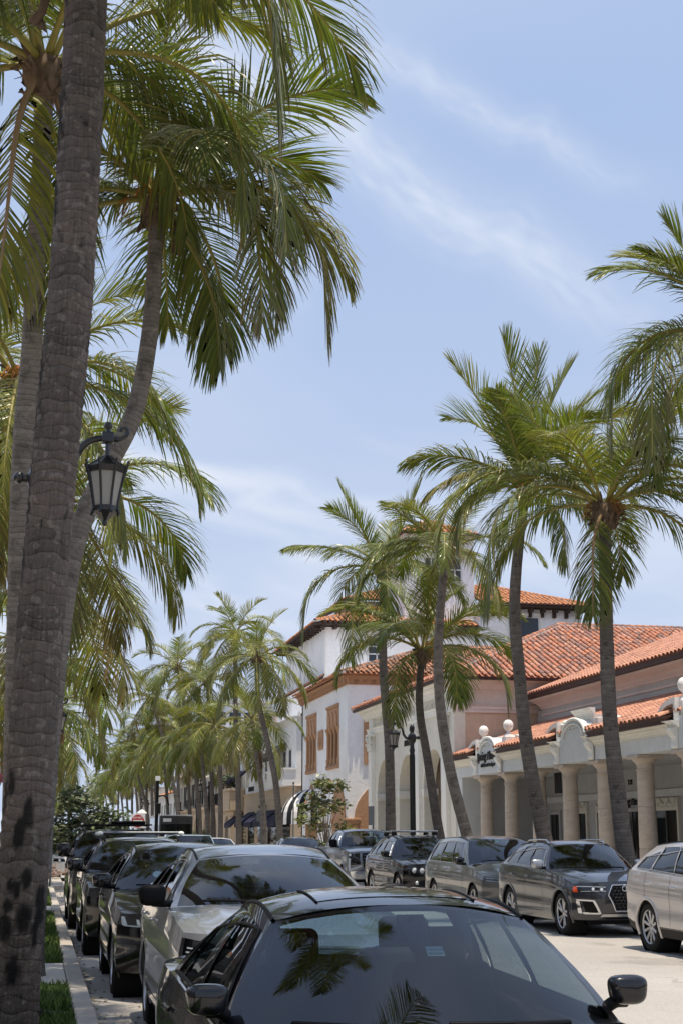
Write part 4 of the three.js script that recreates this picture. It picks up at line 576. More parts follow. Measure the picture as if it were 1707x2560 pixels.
function trunkTex(seed, base, dark) {
  return dataTex(512, 1024, (u, v) => {
    const w = fbm(u * 5, v * 6, 3, seed, 5, 6) - 0.5, y = v * 22 + w * 1.1, f = y - Math.floor(y), ring = hash2(Math.floor(y) % 22, 3, seed);
    const fine = fbm(u * 60, v * 40, 3, seed + 5, 60, 40), grain = fbm(u * 10, v * 160, 3, seed + 21, 10, 160), bl = sstep(0.56, 0.72, fbm(u * 6, v * 9, 4, seed + 9, 6, 9)), pale = sstep(0.60, 0.74, fbm(u * 7 + 3, v * 11, 4, seed + 13, 7, 11)), crack = sstep(0.70, 0.80, fbm(u * 90, v * 22, 3, seed + 31, 90, 22));
    let k = 0.82 + 0.24 * (ring - 0.5) - 0.40 * Math.exp(-f * 9) + 0.16 * sstep(0.7, 1, f) + 0.28 * (fine - 0.5) + 0.30 * (grain - 0.5); k *= 1 - 0.42 * bl * dark - 0.22 * crack; k += 0.22 * pale;
    return [lin(clamp(k * base[0])), lin(clamp(k * base[1])), lin(clamp(k * base[2]))];
  }, true);
}
const trunkBump = dataTex(256, 1024, (u, v) => { const w = fbm(u * 5, v * 6, 3, 301, 5, 6) - 0.5, y = v * 22 + w * 1.1, f = y - Math.floor(y); return clamp(0.25 + 0.5 * f - 0.25 * Math.exp(-f * 9) + 0.22 * fbm(u * 40, v * 120, 3, 305, 40, 120)); }, false);
const trunkMats = [trunkTex(310, [0.185, 0.162, 0.142], 1), trunkTex(340, [0.235, 0.21, 0.185], 0.8), trunkTex(370, [0.135, 0.120, 0.108], 0.4)].map((t) => { t.repeat.set(1, 1 / 1.5); const b = trunkBump.clone(); b.repeat.set(1, 1 / 1.5); b.needsUpdate = true; return new THREE.MeshStandardMaterial({ map: t, bumpMap: b, bumpScale: 0.02, roughness: 0.95, vertexColors: true }); });

// the nearest trunk: wavy leaf-scar ridges, fissures and lichen at a finer grain (1.2 m round, 2.4 m high)
const scar = (u, v) => { const w = fbm(u * 4, v * 9, 3, 401, 4, 9) - 0.5, w2 = fbm(u * 14, v * 20, 2, 403, 14, 20) - 0.5, y = v * 24 + w * 1.5 + w2 * 0.35; return [y - Math.floor(y), ((Math.floor(y) % 24) + 24) % 24]; };
const nearTex = dataTex(1024, 2048, (u, v) => { const [f, n] = scar(u, v), ring = hash2(n, 5, 410), fis = fbm(u * 110, v * 14, 3, 413, 110, 14), fis2 = fbm(u * 46, v * 10, 3, 417, 46, 10), sp = fbm(u * 90, v * 180, 2, 421, 90, 180), bl = fbm(u * 5, v * 10, 4, 425, 5, 10), li = sstep(0.62, 0.72, fbm(u * 22, v * 44, 4, 429, 22, 44));
  let k = 0.80 + 0.30 * (ring - 0.5) + 0.46 * (fis - 0.5) + 0.34 * (sp - 0.5) + 0.45 * (bl - 0.5) - 0.34 * Math.exp(-f * 10) + 0.14 * sstep(0.6, 1, f); k -= 0.10 * sstep(0.60, 0.76, fis2); k *= 0.84; const r = 0.155 + 0.03 * (bl - 0.5); return [lin(clamp(k * r + 0.065 * li)), lin(clamp(k * 0.126 + 0.06 * li)), lin(clamp(k * 0.108 + 0.055 * li))]; }, true, [1, 1 / 2.4]);
const nearBump = dataTex(1024, 2048, (u, v) => { const [f] = scar(u, v), fis = fbm(u * 110, v * 14, 3, 413, 110, 14), fis2 = fbm(u * 46, v * 10, 3, 417, 46, 10), sp = fbm(u * 90, v * 180, 2, 421, 90, 180); return clamp(0.35 + 0.35 * f - 0.3 * Math.exp(-f * 10) + 0.3 * (fis - 0.5) + 0.25 * (sp - 0.5) - 0.06 * sstep(0.60, 0.76, fis2)); }, false, [1, 1 / 2.4]);
trunkMats.push(new THREE.MeshStandardMaterial({ map: nearTex, bumpMap: nearBump, bumpScale: 0.026, roughness: 0.95, vertexColors: true }));

// one frond: rachis from the origin along +x, drooping; leaflets as narrow tapering strips
function makeFrond(lod, e0, seed, dry = 0, opt = {}) {
  const R = rng(seed), L = (opt.len || 3.6) * (0.94 + R() * 0.12), K = 28, pts = [], tan = [];
  const young = sstep(20, 75, e0), hang = sstep(20, -45, e0), droop = (opt.droop ?? lerp(98, 52, young) - hang * 42) * DEG, side = (R() - 0.5) * 0.55, twist = (R() - 0.5) * 1.1;
  let p = V3(0, 0, 0); const ang = (s) => Math.max(-86 * DEG, e0 * DEG - droop * Math.pow(s, 1.35));
  for (let i = 0; i <= K; i++) { const s = i / K, a = ang(s), b = side * s * s; const t = V3(Math.cos(a) * Math.cos(b), Math.sin(a), Math.cos(a) * Math.sin(b)); pts.push(p.clone()); tan.push(t); p = p.clone().addScaledVector(t, L / K); }
  const at = (s) => { const f = clamp(s) * K, i = Math.min(K - 1, Math.floor(f)), w = f - i; return [pts[i].clone().lerp(pts[i + 1], w), tan[i].clone().lerp(tan[i + 1], w).normalize()]; };
  // leaflets
  const pos = [], col = [], nor = [], idx = [], quads = [], pairs = [88, 54, 34][lod], segs = [4, 3, 2][lod], wid = [0.0158, 0.0235, 0.042][lod] * (opt.wide || 1);
  const G = dry > 0.8 ? [0.30, 0.19, 0.085] : [lerp(0.110, 0.19, young * 0.5 + (opt.yel || 0)), lerp(0.158, 0.24, young * 0.5 + (opt.yel || 0) * 0.6), 0.010];
  const tear = R() < 0.6 ? 0.25 + R() * 0.6 : 2;
  for (let i = 0; i < pairs; i++) {
    const s = 0.17 + 0.83 * (i + R() * 0.5) / pairs; if (Math.abs(s - tear) < 0.018) continue;
    for (const sg of [-1, 1]) {
      if (R() < 0.02) continue;
      const [o, T] = at(s); const B0 = V3(0, 0, 1).addScaledVector(T, -T.z).normalize(), N0 = new THREE.Vector3().crossVectors(B0, T).normalize(); if (N0.y < 0 && Math.abs(T.y) < 0.95) N0.negate();
      const tw = twist * s, B = B0.clone().multiplyScalar(Math.cos(tw)).addScaledVector(N0, Math.sin(tw)), N = N0.clone().multiplyScalar(Math.cos(tw)).addScaledVector(B0, -Math.sin(tw));
      const phi = lerp(68, 18, Math.pow(s, 1.4)) * DEG + (R() - 0.5) * 0.16, v = lerp(lerp(6, 24, young), -22, hang) * DEG + (R() - 0.5) * 0.22;
      let d = T.clone().multiplyScalar(Math.cos(phi)).addScaledVector(B, sg * Math.sin(phi) * Math.cos(v)).addScaledVector(N, Math.sin(phi) * Math.sin(v)).normalize();
      const ll = (0.98 * Math.pow(Math.sin(Math.PI * clamp(0.14 + 0.80 * (s - 0.17) / 0.83)), 0.75)) * (0.85 + R() * 0.25) * Math.sqrt(L / 3.6) * 1.26 * (opt.ll || 1);
      const grav = (lerp(0.33, 0.07, young) + hang * 0.08) * (0.6 + R() * 0.9) * (opt.grav || 1); const kink = R() < 0.12 ? 1 + Math.floor(R() * segs) : 99, roll = (R() - 0.5) * 1.1;
      const yel = R(), tipd = sstep(0.55, 1, R()) * (dry > 0 ? 1 : 0.75), base = pos.length / 3, kk = 0.62 + R() * 0.72;
      let q = o.clone();
      for (let j = 0; j <= segs; j++) {
        const t = j / segs, w = wid * (j === segs ? 0.12 : 1 - 0.55 * Math.pow(t, 2.2)) * (j === 0 ? 0.55 : 1) * (0.85 + 0.3 * R());
        const wd = T.clone().addScaledVector(d, -T.dot(d)).normalize(), nn = new THREE.Vector3().crossVectors(d, wd).normalize(); wd.multiplyScalar(Math.cos(roll)).addScaledVector(nn, Math.sin(roll)); nn.crossVectors(d, wd).normalize(); if (nn.y < 0) nn.negate();
        pos.push(q.x - wd.x * w, q.y - wd.y * w, q.z - wd.z * w, q.x + wd.x * w, q.y + wd.y * w, q.z + wd.z * w); nor.push(nn.x, nn.y, nn.z, nn.x, nn.y, nn.z);
        const br = clamp((t - 0.55) / 0.45) * tipd * sstep(0.15, 1, s + 0.25) + dry * (0.25 + 0.75 * yel) * sstep(0.1, 0.9, t + s * 0.6), ye = (yel > 0.86 ? 0.55 : 0) + (opt.yel || 0) * yel;
        let c = [lerp(G[0], 0.36, ye * 0.65), lerp(G[1], 0.29, ye * 0.65), lerp(G[2], 0.025, ye * 0.5)].map((x) => x * kk); const bb = clamp(br); c = [lerp(c[0], 0.24, bb), lerp(c[1], 0.145, bb), lerp(c[2], 0.065, bb)];
        for (let e = 0; e < 2; e++) col.push(...c);
        if (j < segs) { const b = base + j * 2; quads.push(b); }
        q = q.addScaledVector(d, ll / segs); d = d.clone().add(V3(0, -grav * (0.6 + t) * (j + 1 === kink ? 4 : 1), 0)).normalize();
      }
    }
  }
  for (const b of quads) { // wind each face to agree with its upward normal
    const g3 = (k) => V3(pos[3 * k], pos[3 * k + 1], pos[3 * k + 2]), a = g3(b), n = g3(b + 1).sub(a).cross(g3(b + 2).sub(a)); const up = n.x * nor[3 * b] + n.y * nor[3 * b + 1] + n.z * nor[3 * b + 2] >= 0;
    if (up) idx.push(b, b + 1, b + 2, b + 1, b + 3, b + 2); else idx.push(b, b + 2, b + 1, b + 1, b + 2, b + 3);
  }
  const leaf = new THREE.BufferGeometry(); leaf.setAttribute('position', new THREE.Float32BufferAttribute(pos, 3)); leaf.setAttribute('normal', new THREE.Float32BufferAttribute(nor, 3)); leaf.setAttribute('color', new THREE.Float32BufferAttribute(col, 3)); leaf.setIndex(idx);
  const rr = [[0.05, 0.042, 0.034, 0.024, 0.015, 0.007], [0.05, 0.04, 0.025, 0.01], [0.05, 0.03, 0.012]][lod];
  const st = taperTube(pts.filter((_, i) => i % (lod ? 7 : 4) === 0 || i === K).map((q) => q.toArray()), rr, [14, 7, 4][lod], [6, 4, 3][lod]);
  return { leaf, st, tip: pts[K] };
}
// the launch angle is given; the droop and length that bring the tip to (dx, dy, dz) from the crown are found
function frondTo(lod, e0, dx, dy, dz, seed, dry, opt = {}) {
  const hor = Math.hypot(dx, dz), want = Math.atan2(dy, hor), K = 28;
  const chord = (D) => { let x = 0, y = 0; for (let i = 0; i <= K; i++) { const a = Math.max(-86 * DEG, e0 * DEG - D * Math.pow(i / K, 1.35)); if (i < K) { x += Math.cos(a) / K; y += Math.sin(a) / K; } } return [x, y]; };
  let lo = 0, hi = 3.2; for (let i = 0; i < 40; i++) { const m = (lo + hi) / 2, [x, y] = chord(m); if (Math.atan2(y, x) > want) lo = m; else hi = m; }
  const [x, y] = chord(lo), L = Math.hypot(hor, dy) / Math.hypot(x, y);
  const f = makeFrond(lod, e0, seed, dry, { droop: lo / DEG, len: L / (0.94 + rng(seed)() * 0.12), ...opt }); f.az = Math.atan2(-dz, dx); return f;
}
const AGES = [80, 64, 48, 32, 17, 3, -14, -32, -52];
const FR = [0, 1, 2].map((lod) => AGES.map((e, i) => [0, 1].map((k) => makeFrond(lod, e, 1000 + lod * 100 + i * 7 + k * 53, e < -25 ? 0.35 + 0.3 * k : e < 0 ? 0.12 * k : 0, { yel: k * 0.35 }))));
const DRY = [0, 1].map((lod) => makeFrond(lod, -58, 1900 + lod, 1, { len: 2.6, grav: 2.2 }));

const RBN = rng(515), BURN = Array.from({ length: 46 }, () => { const y = 0.15 + RBN() * 1.95; return [RBN() * 6.283, y, 0.16 + RBN() * 0.2, 0.05 + RBN() * 0.10]; });
function trunkGeo(pts, r0, r1, { seg = 90, rad = 14, seed = 1, flare = 1.5, ring = 0.075, amp = 0.022, burn = 0, mould = 0 } = {}) {
  const c = new THREE.CatmullRomCurve3(pts.map((p) => V3(...p))), L = c.getLength(), fr = c.computeFrenetFrames(seg, false), pos = [], uv = [], idx = [], col = [];
  // steady frame: the trunk's own up is near vertical, so measure angles from the x axis
  for (let i = 0; i <= seg; i++) {
    const t = i / seg, p = c.getPointAt(t), T = c.getTangentAt(t), X = V3(1, 0, 0).addScaledVector(T, -T.x).normalize(), Z = new THREE.Vector3().crossVectors(X, T), y = t * L;
    const rb = lerp(r0, r1, Math.pow(t, 0.8)) * (1 + (flare - 1) * Math.exp(-y / 0.35));
    for (let j = 0; j <= rad; j++) {
      const a = j / rad * Math.PI * 2, ca = Math.cos(a), sa = Math.sin(a), ww = fbm(Math.cos(a) * 1.5 + 9, y * 3 + Math.sin(a) * 1.5, 3, seed) - 0.5, yy = y / ring + ww * 1.6, f = yy - Math.floor(yy), g = (hash2(Math.floor(yy), 1, seed) - 0.3);
      const r = rb * (1 + amp * (f - 0.5) * (1 + g) + 0.07 * (fbm(ca * 2 + 20, y * 1.2 + sa * 2, 3, seed + 3) - 0.5)); const d = X.clone().multiplyScalar(ca).addScaledVector(Z, sa);
      pos.push(p.x + d.x * r, p.y + d.y * r, p.z + d.z * r); uv.push(j / rad, y);
      let k = 1, kr = 1; if (burn) { let bs = 0; for (const [sa_, sy, ra, ry] of BURN) { const da = Math.atan2(Math.sin(a - sa_), Math.cos(a - sa_)) / ra, dy = (y - sy) / ry, q = da * da + dy * dy + 0.9 * (fbm(Math.cos(a) * 9, y * 12 + Math.sin(a) * 9, 2, seed + 41) - 0.5); bs = Math.max(bs, sstep(1.35, 0.45, q)); } k = 1 - 0.88 * bs - 0.30 * sstep(2.6, 0.4, y) * fbm(a * 4, y * 5, 3, seed + 47); kr = k; }
      if (mould) { const m = sstep(0.48, 0.62, fbm(Math.cos(a) * 3 + 9, y * 7 + Math.sin(a) * 3, 5, seed + 60) + 0.34 * Math.exp(-Math.pow(Math.atan2(Math.sin(a - mould), Math.cos(a - mould)), 2) / 0.30) - 0.22) * sstep(2.6, 4.2, y); k *= 1 - 0.85 * m; kr *= 1 - 0.85 * m; }
      col.push(kr, k, k);
      if (i < seg && j < rad) { const q = i * (rad + 1) + j; idx.push(q, q + rad + 1, q + 1, q + 1, q + rad + 1, q + rad + 2); }
    }
  }
  const g = new THREE.BufferGeometry(); g.setAttribute('position', new THREE.Float32BufferAttribute(pos, 3)); g.setAttribute('uv', new THREE.Float32BufferAttribute(uv, 2)); g.setAttribute('color', new THREE.Float32BufferAttribute(col, 3)); g.setIndex(idx); g.computeVertexNormals();
  return g;
}
function fibreGeo(seed, r, h) { // the ragged sleeve of old leaf bases under the crown
  const R = rng(seed), out = [], l = new THREE.CylinderGeometry(r * 1.5, r * 1.02, h, 18, 8); const p = l.attributes.position; for (let i = 0; i < p.count; i++) { const a = Math.atan2(p.getZ(i), p.getX(i)), y = p.getY(i), k = (1 + 0.55 * (fbm(a * 3 + 11, y * 5, 3, seed) - 0.5)) * (1 + 0.28 * Math.sin((y / h + 0.5) * Math.PI)); p.setX(i, p.getX(i) * k); p.setZ(i, p.getZ(i) * k); } l.computeVertexNormals(); out.push(l);
  for (let i = 0; i < 46; i++) { const a = R() * 6.28, y = (R() - 0.5) * h * 0.95, w = 0.03 + R() * 0.07, len = 0.12 + R() * 0.22, g = new THREE.PlaneGeometry(w, len, 2, 3), q = g.attributes.position; for (let k = 0; k < q.count; k++) { const t = q.getY(k) / len + 0.5; q.setZ(k, Math.abs(q.getX(k)) * -0.6 + t * t * 0.09 * (R() * 2)); q.setX(k, q.getX(k) * (1.15 - t * 0.75)); } g.computeVertexNormals(); g.translate(0, len / 2, 0); g.rotateX(R() < 0.3 ? 2.2 + R() * 0.6 : -0.05 + R() * 0.6); g.rotateZ((R() - 0.5) * 0.8); g.translate(0, y, r * 1.35); g.rotateY(a); out.push(g); }
  return merge(out);
}
const FIB = [11, 12, 13].map((s) => fibreGeo(s, 0.15, 0.5));
const base0 = (pts) => pts[0][0];
// pts: the trunk's line from the ground up; fronds are set round its end
function palm(label, pts, { r0 = 0.17, r1 = 0.115, lod = 0, n = 20, seed = 1, size = 1, mat = 0, oldest = -38, group, turn = 0, dry = 0, trunk = {}, extra = [], own = [], reach = base0(pts) > 6 ? 1.2 : 1.1, skip = null, youngest = 82 } = {}) {
  const R = rng(seed * 77 + 5), base = pts[0], t = thing('palm_tree', label, 'palm tree', base, 0, group), rel = pts.map((p) => [p[0] - base[0], p[1] - base[1], p[2] - base[2]]), top = rel[rel.length - 1], prev = rel[rel.length - 2];
  part('trunk', trunkGeo(rel, r0, r1, { seg: [150, 60, 24][lod], rad: [20, 12, 7][lod], seed, ...trunk }), trunkMats[mat], t);
  const lean = V3(top[0] - prev[0], top[1] - prev[1], top[2] - prev[2]).normalize(), q = new THREE.Quaternion().setFromUnitVectors(V3(0, 1, 0), V3(lean.x * 0.5, lean.y, lean.z * 0.5).normalize());
  if (lod < 2) { const f = part('fibre_sheath', FIB[seed % 3], fibreMat, t); f.position.set(top[0], top[1] - 0.12, top[2]); f.scale.setScalar(r1 / 0.115 * (lod ? 1 : 1.0)); f.rotation.y = seed; }
  const put = (e, a, s, k) => {
    let b = 0; AGES.forEach((v, i) => { if (Math.abs(v - e) < Math.abs(AGES[b] - e)) b = i; }); const f = FR[lod][b][k]; const m = part('frond', f.leaf, leafMat, t);
    m.position.set(top[0], top[1] + 0.1 * r1 / 0.115, top[2]); m.quaternion.copy(q).multiply(new THREE.Quaternion().setFromEuler(new THREE.Euler(0, a, 0))); m.scale.setScalar(s); R(); m.translateX(0.09);
    if (lod < 2) part('rachis', f.st, e < -40 ? stemDry : stemMat, m); return m;
  };
  for (let i = 0; i < n; i++) { const u = (i + 0.5) / n, e = lerp(youngest, oldest, Math.pow(u, 0.85)) + (R() - 0.5) * 14, a = turn + i * 2.39996 + (R() - 0.5) * 0.5, s = size * lerp(0.78, 1.05, Math.min(1, u * 2)) * (0.9 + R() * 0.2); if (skip && skip(a, e)) continue; put(e, a, s, R() < 0.5 ? 0 : 1); }
  for (const [e, a, s, k = 0] of extra) put(e, a, s * size, k);
  own.forEach(([e0, dx, dy, dz, dryness = 0, opt = {}], i) => { const f = frondTo(lod, e0, dx * reach, dy * reach, dz * reach, seed * 31 + i * 17, dryness, opt), m = part('frond', f.leaf, leafMat, t); m.position.set(top[0], top[1] + 0.1, top[2]); m.rotation.y = f.az; part('rachis', f.st, e0 < -40 ? stemDry : stemMat, m); });
  for (let i = 0; i < dry; i++) { const m = part('dry_frond', DRY[Math.min(1, lod)].leaf, leafMat, t); m.position.set(top[0], top[1] - 0.15, top[2]); m.rotation.y = R() * 6.28; m.scale.setScalar(size); part('rachis', DRY[Math.min(1, lod)].st, stemDry, m); }
  if (lod === 0) { const fl = []; for (let i = 0; i < 2; i++) { const a = R() * 6.28; for (let k = 0; k < 12; k++) { const b = a + (R() - 0.5) * 1.0, l = 0.35 + R() * 0.3; fl.push(tube([[0.08 * Math.cos(a), 0.1, 0.08 * Math.sin(a)], [0.25 * Math.cos(b), 0.22 + R() * 0.1, 0.25 * Math.sin(b)], [(0.25 + l * 0.5) * Math.cos(b), 0.05 - R() * 0.25, (0.25 + l * 0.5) * Math.sin(b)]], 0.007, 6, 3)); } } const f = part('flower_stalks', fl, stalkMat, t); f.position.set(top[0], top[1], top[2]); }
  return t;
}
const stalkMat = new THREE.MeshStandardMaterial({ color: new THREE.Color().setRGB(0.42, 0.17, 0.03), roughness: 0.8 });
// --- left row, nearest first ---
palm('thick dark palm trunk nearest the eye, burnt black patches on its base', [[-0.13, 0.05, -11.7], [-0.08, 1.6, -11.5], [-0.03, 3.6, -11.5], [0.02, 4.95, -11.5], [0.08, 6.4, -11.5], [0.10, 8.4, -11.5], [0.09, 9.75, -11.5]], { r0: 0.19, r1: 0.186, seed: 3, size: 1.0, mat: 3, n: 9, turn: 0.4, oldest: 30, trunk: { seg: 420, rad: 56, burn: 1, mould: Math.PI, flare: 1.25, ring: 0.10, amp: 0.05 }, own: [[12, 1.55, -1.75, 0.35, 0.12, { ll: 1.05 }], [15, 0.3, -1.0, 2.6], [45, 1.1, 0.5, -1.8], [35, -2.0, 0.3, 1.9], [20, -1.6, -0.6, -2.2]] });
palm('palm with ragged brown crown base, left of the thick dark trunk at the top corner', [[-0.2, 0.05, -17.8], [-0.3, 3.5, -17.2], [-0.36, 6.33, -16.5], [-0.32, 7.26, -16.3], [-0.31, 8.67, -16.0], [-0.30, 9.56, -15.7], [-0.32, 10.55, -15.4]], { r0: 0.16, r1: 0.110, seed: 5, size: 0.95, mat: 1, n: 7, reach: 1.02, turn: 1.0, oldest: 30, own: [[22, 2.35, -1.7, 0.25, 0.1], [30, 2.0, -0.5, -0.8], [12, 1.9, -1.2, -1.6, 0.1], [-58, -0.35, -3.2, 0.5, 0.05, { yel: 0.5 }], [-50, 0.45, -2.9, -0.6, 0.1], [20, -2.4, -0.8, 0.4], [45, -2.0, 1.0, 0.6], [8, -2.2, -1.4, -1.2, 0.1], [5, -1.2, -1.6, 2.2], [35, 0.8, 0.3, 2.4]] });
palm('palm whose trunk bends up to the right behind the black street lantern', [[-0.05, 0.05, -17.6], [0.05, 2.0, -17.5], [0.16, 4.0, -17.5], [0.34, 5.4, -17.5], [0.60, 6.15, -17.5], [0.96, 6.95, -17.5], [1.15, 8.05, -17.5], [1.20, 9.95, -17.5]], { r0: 0.175, r1: 0.098, seed: 7, size: 0.9, mat: 1, n: 6, reach: 0.98, turn: 2.2, oldest: 40, own: [[28, 2.10, -2.15, 0.2, 0.35, { yel: 0.4 }], [24, 2.75, -0.85, -0.3, 0.05, { yel: 0.5 }], [-38, 0.95, -2.2, -0.5], [52, 2.4, 0.75, -0.5], [38, 1.75, -1.3, -0.9, 0.15], [40, 1.6, -1.2, 1.0, 0.25], [10, 1.3, -2.1, 0.9, 0.45], [12, -1.6, -0.7, 0.2], [5, -1.8, -1.3, -0.6], [45, -1.7, 0.6, 0.4], [62, -1.0, 1.7, -0.4], [30, 0.6, -0.6, 2.3], [20, 0.3, -0.9, -2.5], [18, 1.2, -1.5, -1.8]] });
palm('left row palm with crown half hidden at the left picture edge', [[-0.3, 0.05, -25], [-0.45, 5, -24.4], [-0.64, 9.4, -24]], { seed: 9, mat: 1, lod: 0, n: 20, turn: 0.3, size: 1.0 });
palm('left row palm whose fronds spread below the black street lantern', [[-0.1, 0.05, -31], [0.05, 4.5, -31], [0.1, 9.0, -31]], { seed: 11, mat: 0, lod: 0, n: 20, turn: 1.7, size: 1.05, dry: 1 });
palm('left row palm with lower crown behind the thick dark trunk', [[-0.2, 0.05, -39], [0.0, 4, -39], [0.15, 8.5, -39]], { seed: 13, mat: 0, lod: 1, n: 20, turn: 2.7, size: 1.05, dry: 1 });
palm('left row palm with yellowish drooping crown above the far lantern', [[-0.2, 0.05, -48], [0, 3.5, -48], [0.12, 7.6, -48]], { seed: 15, mat: 0, lod: 1, n: 20, turn: 0.9, size: 1.0, dry: 1 });
palm('left row palm with low golden crown beside the far lantern', [[-0.3, 0.05, -58], [-0.1, 3.5, -58], [0.0, 6.6, -58]], { seed: 17, mat: 0, lod: 1, n: 20, turn: 1.9, size: 1.0 });
for (const [z, h, sd] of [[-70, 7.4, 19], [-82, 7.8, 21], [-95, 7.2, 23]]) palm('distant palm of the left row seen in the gap right of the thick dark trunk', [[-0.3, 0.05, z], [-0.2, h / 2, z], [0.1, h, z]], { seed: sd, lod: 2, n: 22, group: 'distant palms of the left row' });
palm('tall palm beside the viewer with one frond tip hanging in at the top edge', [[-0.9, 0.05, -3.4], [-0.8, 4, -3.6], [-0.5, 8.7, -4.0]], { seed: 25, lod: 0, n: 9, size: 0.85, youngest: 82, oldest: 48, own: [[48, 1.75, -3.12, -1.45, 0]] });
// --- right row, nearest first ---
const RX = 12.0;
palm('tall palm cut off by the right picture edge, fronds reaching in', [[13.3, 0.1, -24.2], [13.1, 5, -24], [12.75, 8.6, -23.6], [12.9, 10.9, -23.4]], { r0: 0.19, r1: 0.125, seed: 31, size: 0.92, lod: 0, n: 8, mat: 1, turn: 0.2, oldest: 25, own: [[14, -1.9, -2.15, 0.4, 0.45], [20, -2.25, -1.75, -0.2, 0.1], [50, -1.7, 1.35, 0.3], [62, -1.0, 2.2, -0.3], [10, -1.2, -2.4, 1.3, 0.2], [25, 1.5, -1.5, 1.5], [10, 0.5, -2.2, 1.8], [15, 2.2, -1.4, 0.2], [5, -0.8, -1.9, -1.8]] });
palm('palm in front of the arcade with full round crown, nearest on the right', [[12.25, 0.1, -28.0], [12.04, 1.18, -28.1], [11.88, 2.78, -28.1], [11.79, 4.14, -28.1], [11.79, 5.8, -28.1], [11.87, 8.65, -28.1]], { r0: 0.195, r1: 0.13, seed: 33, size: 0.9, lod: 0, n: 11, mat: 0, turn: 0.6, oldest: 25, own: [[26, -2.35, -2.2, 0.5, 0.1], [36, -3.2, -0.9, 0.2, 0, { yel: 0.3 }], [-42, -0.5, -2.1, 0.5, 0.1], [4, 1.7, -2.3, 0.6], [32, 2.6, -0.4, 0.4], [48, -1.9, 1.9, 0.3], [58, 1.7, 1.9, -0.4], [45, 0.3, 0.4, 2.4], [18, 1.4, -1.0, 1.8], [15, -1.6, -1.0, -1.6], [22, 1.0, -0.9, -1.9]] });
palm('palm with tall upright spears and speckled trunk before the second shop sign', [[12.5, 0.1, -33.3], [12.14, 1.6, -33.3], [11.76, 3.8, -33.3], [11.62, 5.51, -33.3], [11.53, 7.27, -33.3], [11.69, 8.95, -33.3], [11.91, 10.34, -33.3]], { r0: 0.21, r1: 0.12, seed: 35, size: 0.9, lod: 0, n: 4, mat: 0, turn: 1.4, oldest: 60, own: [[88, -0.45, 3.4, 0.1], [64, -1.65, 2.75, 0.2, 0, { yel: 0.3 }], [84, 0.5, 3.2, -0.2], [76, 1.2, 2.9, 0.1], [62, 1.7, 2.2, 0.2], [32, -2.65, 0.4, 0.2, 0.1], [18, -2.3, -0.4, 0.5, 0.3, { yel: 0.4 }], [2, -1.7, -1.4, 0.6, 0.2], [25, 2.3, -0.2, 0.3], [0, 1.5, -1.7, 0.4], [20, 0.4, -0.8, 2.3], [40, -0.6, 0.8, -2.2], [-25, 0.6, -1.8, 0.7], [50, 0.9, 1.2, 1.8], [55, -1.0, 1.6, 1.3]] });
palm('pale leaning palm at the left end of the arcade', [[12.6, 0.1, -40], [12.2, 1.75, -40], [11.77, 3.43, -40], [11.47, 5.44, -40], [11.43, 6.99, -40], [11.52, 8.3, -40], [11.71, 10.03, -40]], { r0: 0.185, r1: 0.12, seed: 37, size: 0.85, lod: 0, n: 11, mat: 1, turn: 2.6, oldest: -20, own: [[20, -2.2, -0.9, 0.3, 0.1], [35, -1.6, 1.0, 0.4]] });
palm('short crowned palm between two taller ones before the arched building', [[12.6, 0.1, -43], [12.26, 1.62, -43], [11.88, 4.08, -43], [11.65, 5.71, -43], [11.74, 7.37, -43]], { r0: 0.17, r1: 0.11, seed: 39, size: 0.9, lod: 0, n: 8, mat: 2, turn: 0.1, oldest: 30, own: [[26, -2.3, -0.9, 0.3, 0, { yel: 0.3 }], [34, 2.5, -0.2, 0.3], [15, 2.2, -1.5, 0.5, 0.2], [-15, -0.9, -1.9, 0.6, 0.2], [40, -2.0, 1.0, 0.4], [45, 2.0, 1.4, -0.3], [10, 0.5, -1.5, 1.6], [20, 1.5, -1.2, -1.2]] });
palm('palm rising beside the right hand street lantern', [[12.1, 0.1, -48.7], [12.07, 4.68, -48.7], [11.88, 7.45, -48.7], [11.91, 11.0, -48.7]], { r0: 0.2, r1: 0.13, seed: 41, size: 0.9, lod: 0, n: 5, mat: 0, turn: 1.0, oldest: 35, own: [[28, -3.0, 0.5, 0.2, 0, { yel: 0.2 }], [12, -2.5, -2.2, 0.3, 0.1], [-15, -1.1, -2.9, 0.6], [15, 2.4, -0.9, 0.4], [35, 2.6, 0.6, 0.2], [8, -0.3, -1.8, 1.9], [60, -1.3, 2.6, 0.2], [66, 0.9, 2.7, 0.4], [20, 0.8, -1.2, 1.9], [20, -1.0, -0.9, -1.9]] });
const TALL = [
  ['tall palm whose high crown tops the lower palms above the dark bus', [[11.9, 0.1, -105], [11.5, 5, -105], [10.6, 10, -105], [9.8, 13.9, -105]]],
  ['tall palm leaning over the lane left of the signal pole', [[11.9, 0.1, -120], [11.3, 5, -120], [10.2, 9.5, -120], [9.0, 12.9, -120]]],
  ['slim palm crowned just right of the tall one over the bus', [[12.1, 0.1, -99], [11.8, 6, -99], [11.4, 12.2, -99]]],
  ['leaning palm with its crown above the middle of the distant row', [[11.9, 0.1, -150], [11, 5, -150], [9.9, 8.5, -150], [9.0, 11.0, -150]]]];
TALL.forEach(([lab, pts], i) => palm(lab, pts, { r0: 0.19, r1: 0.12, seed: 200 + i * 5, lod: 1, n: 19, mat: i % 3, turn: i * 2.1, size: 0.98 }));
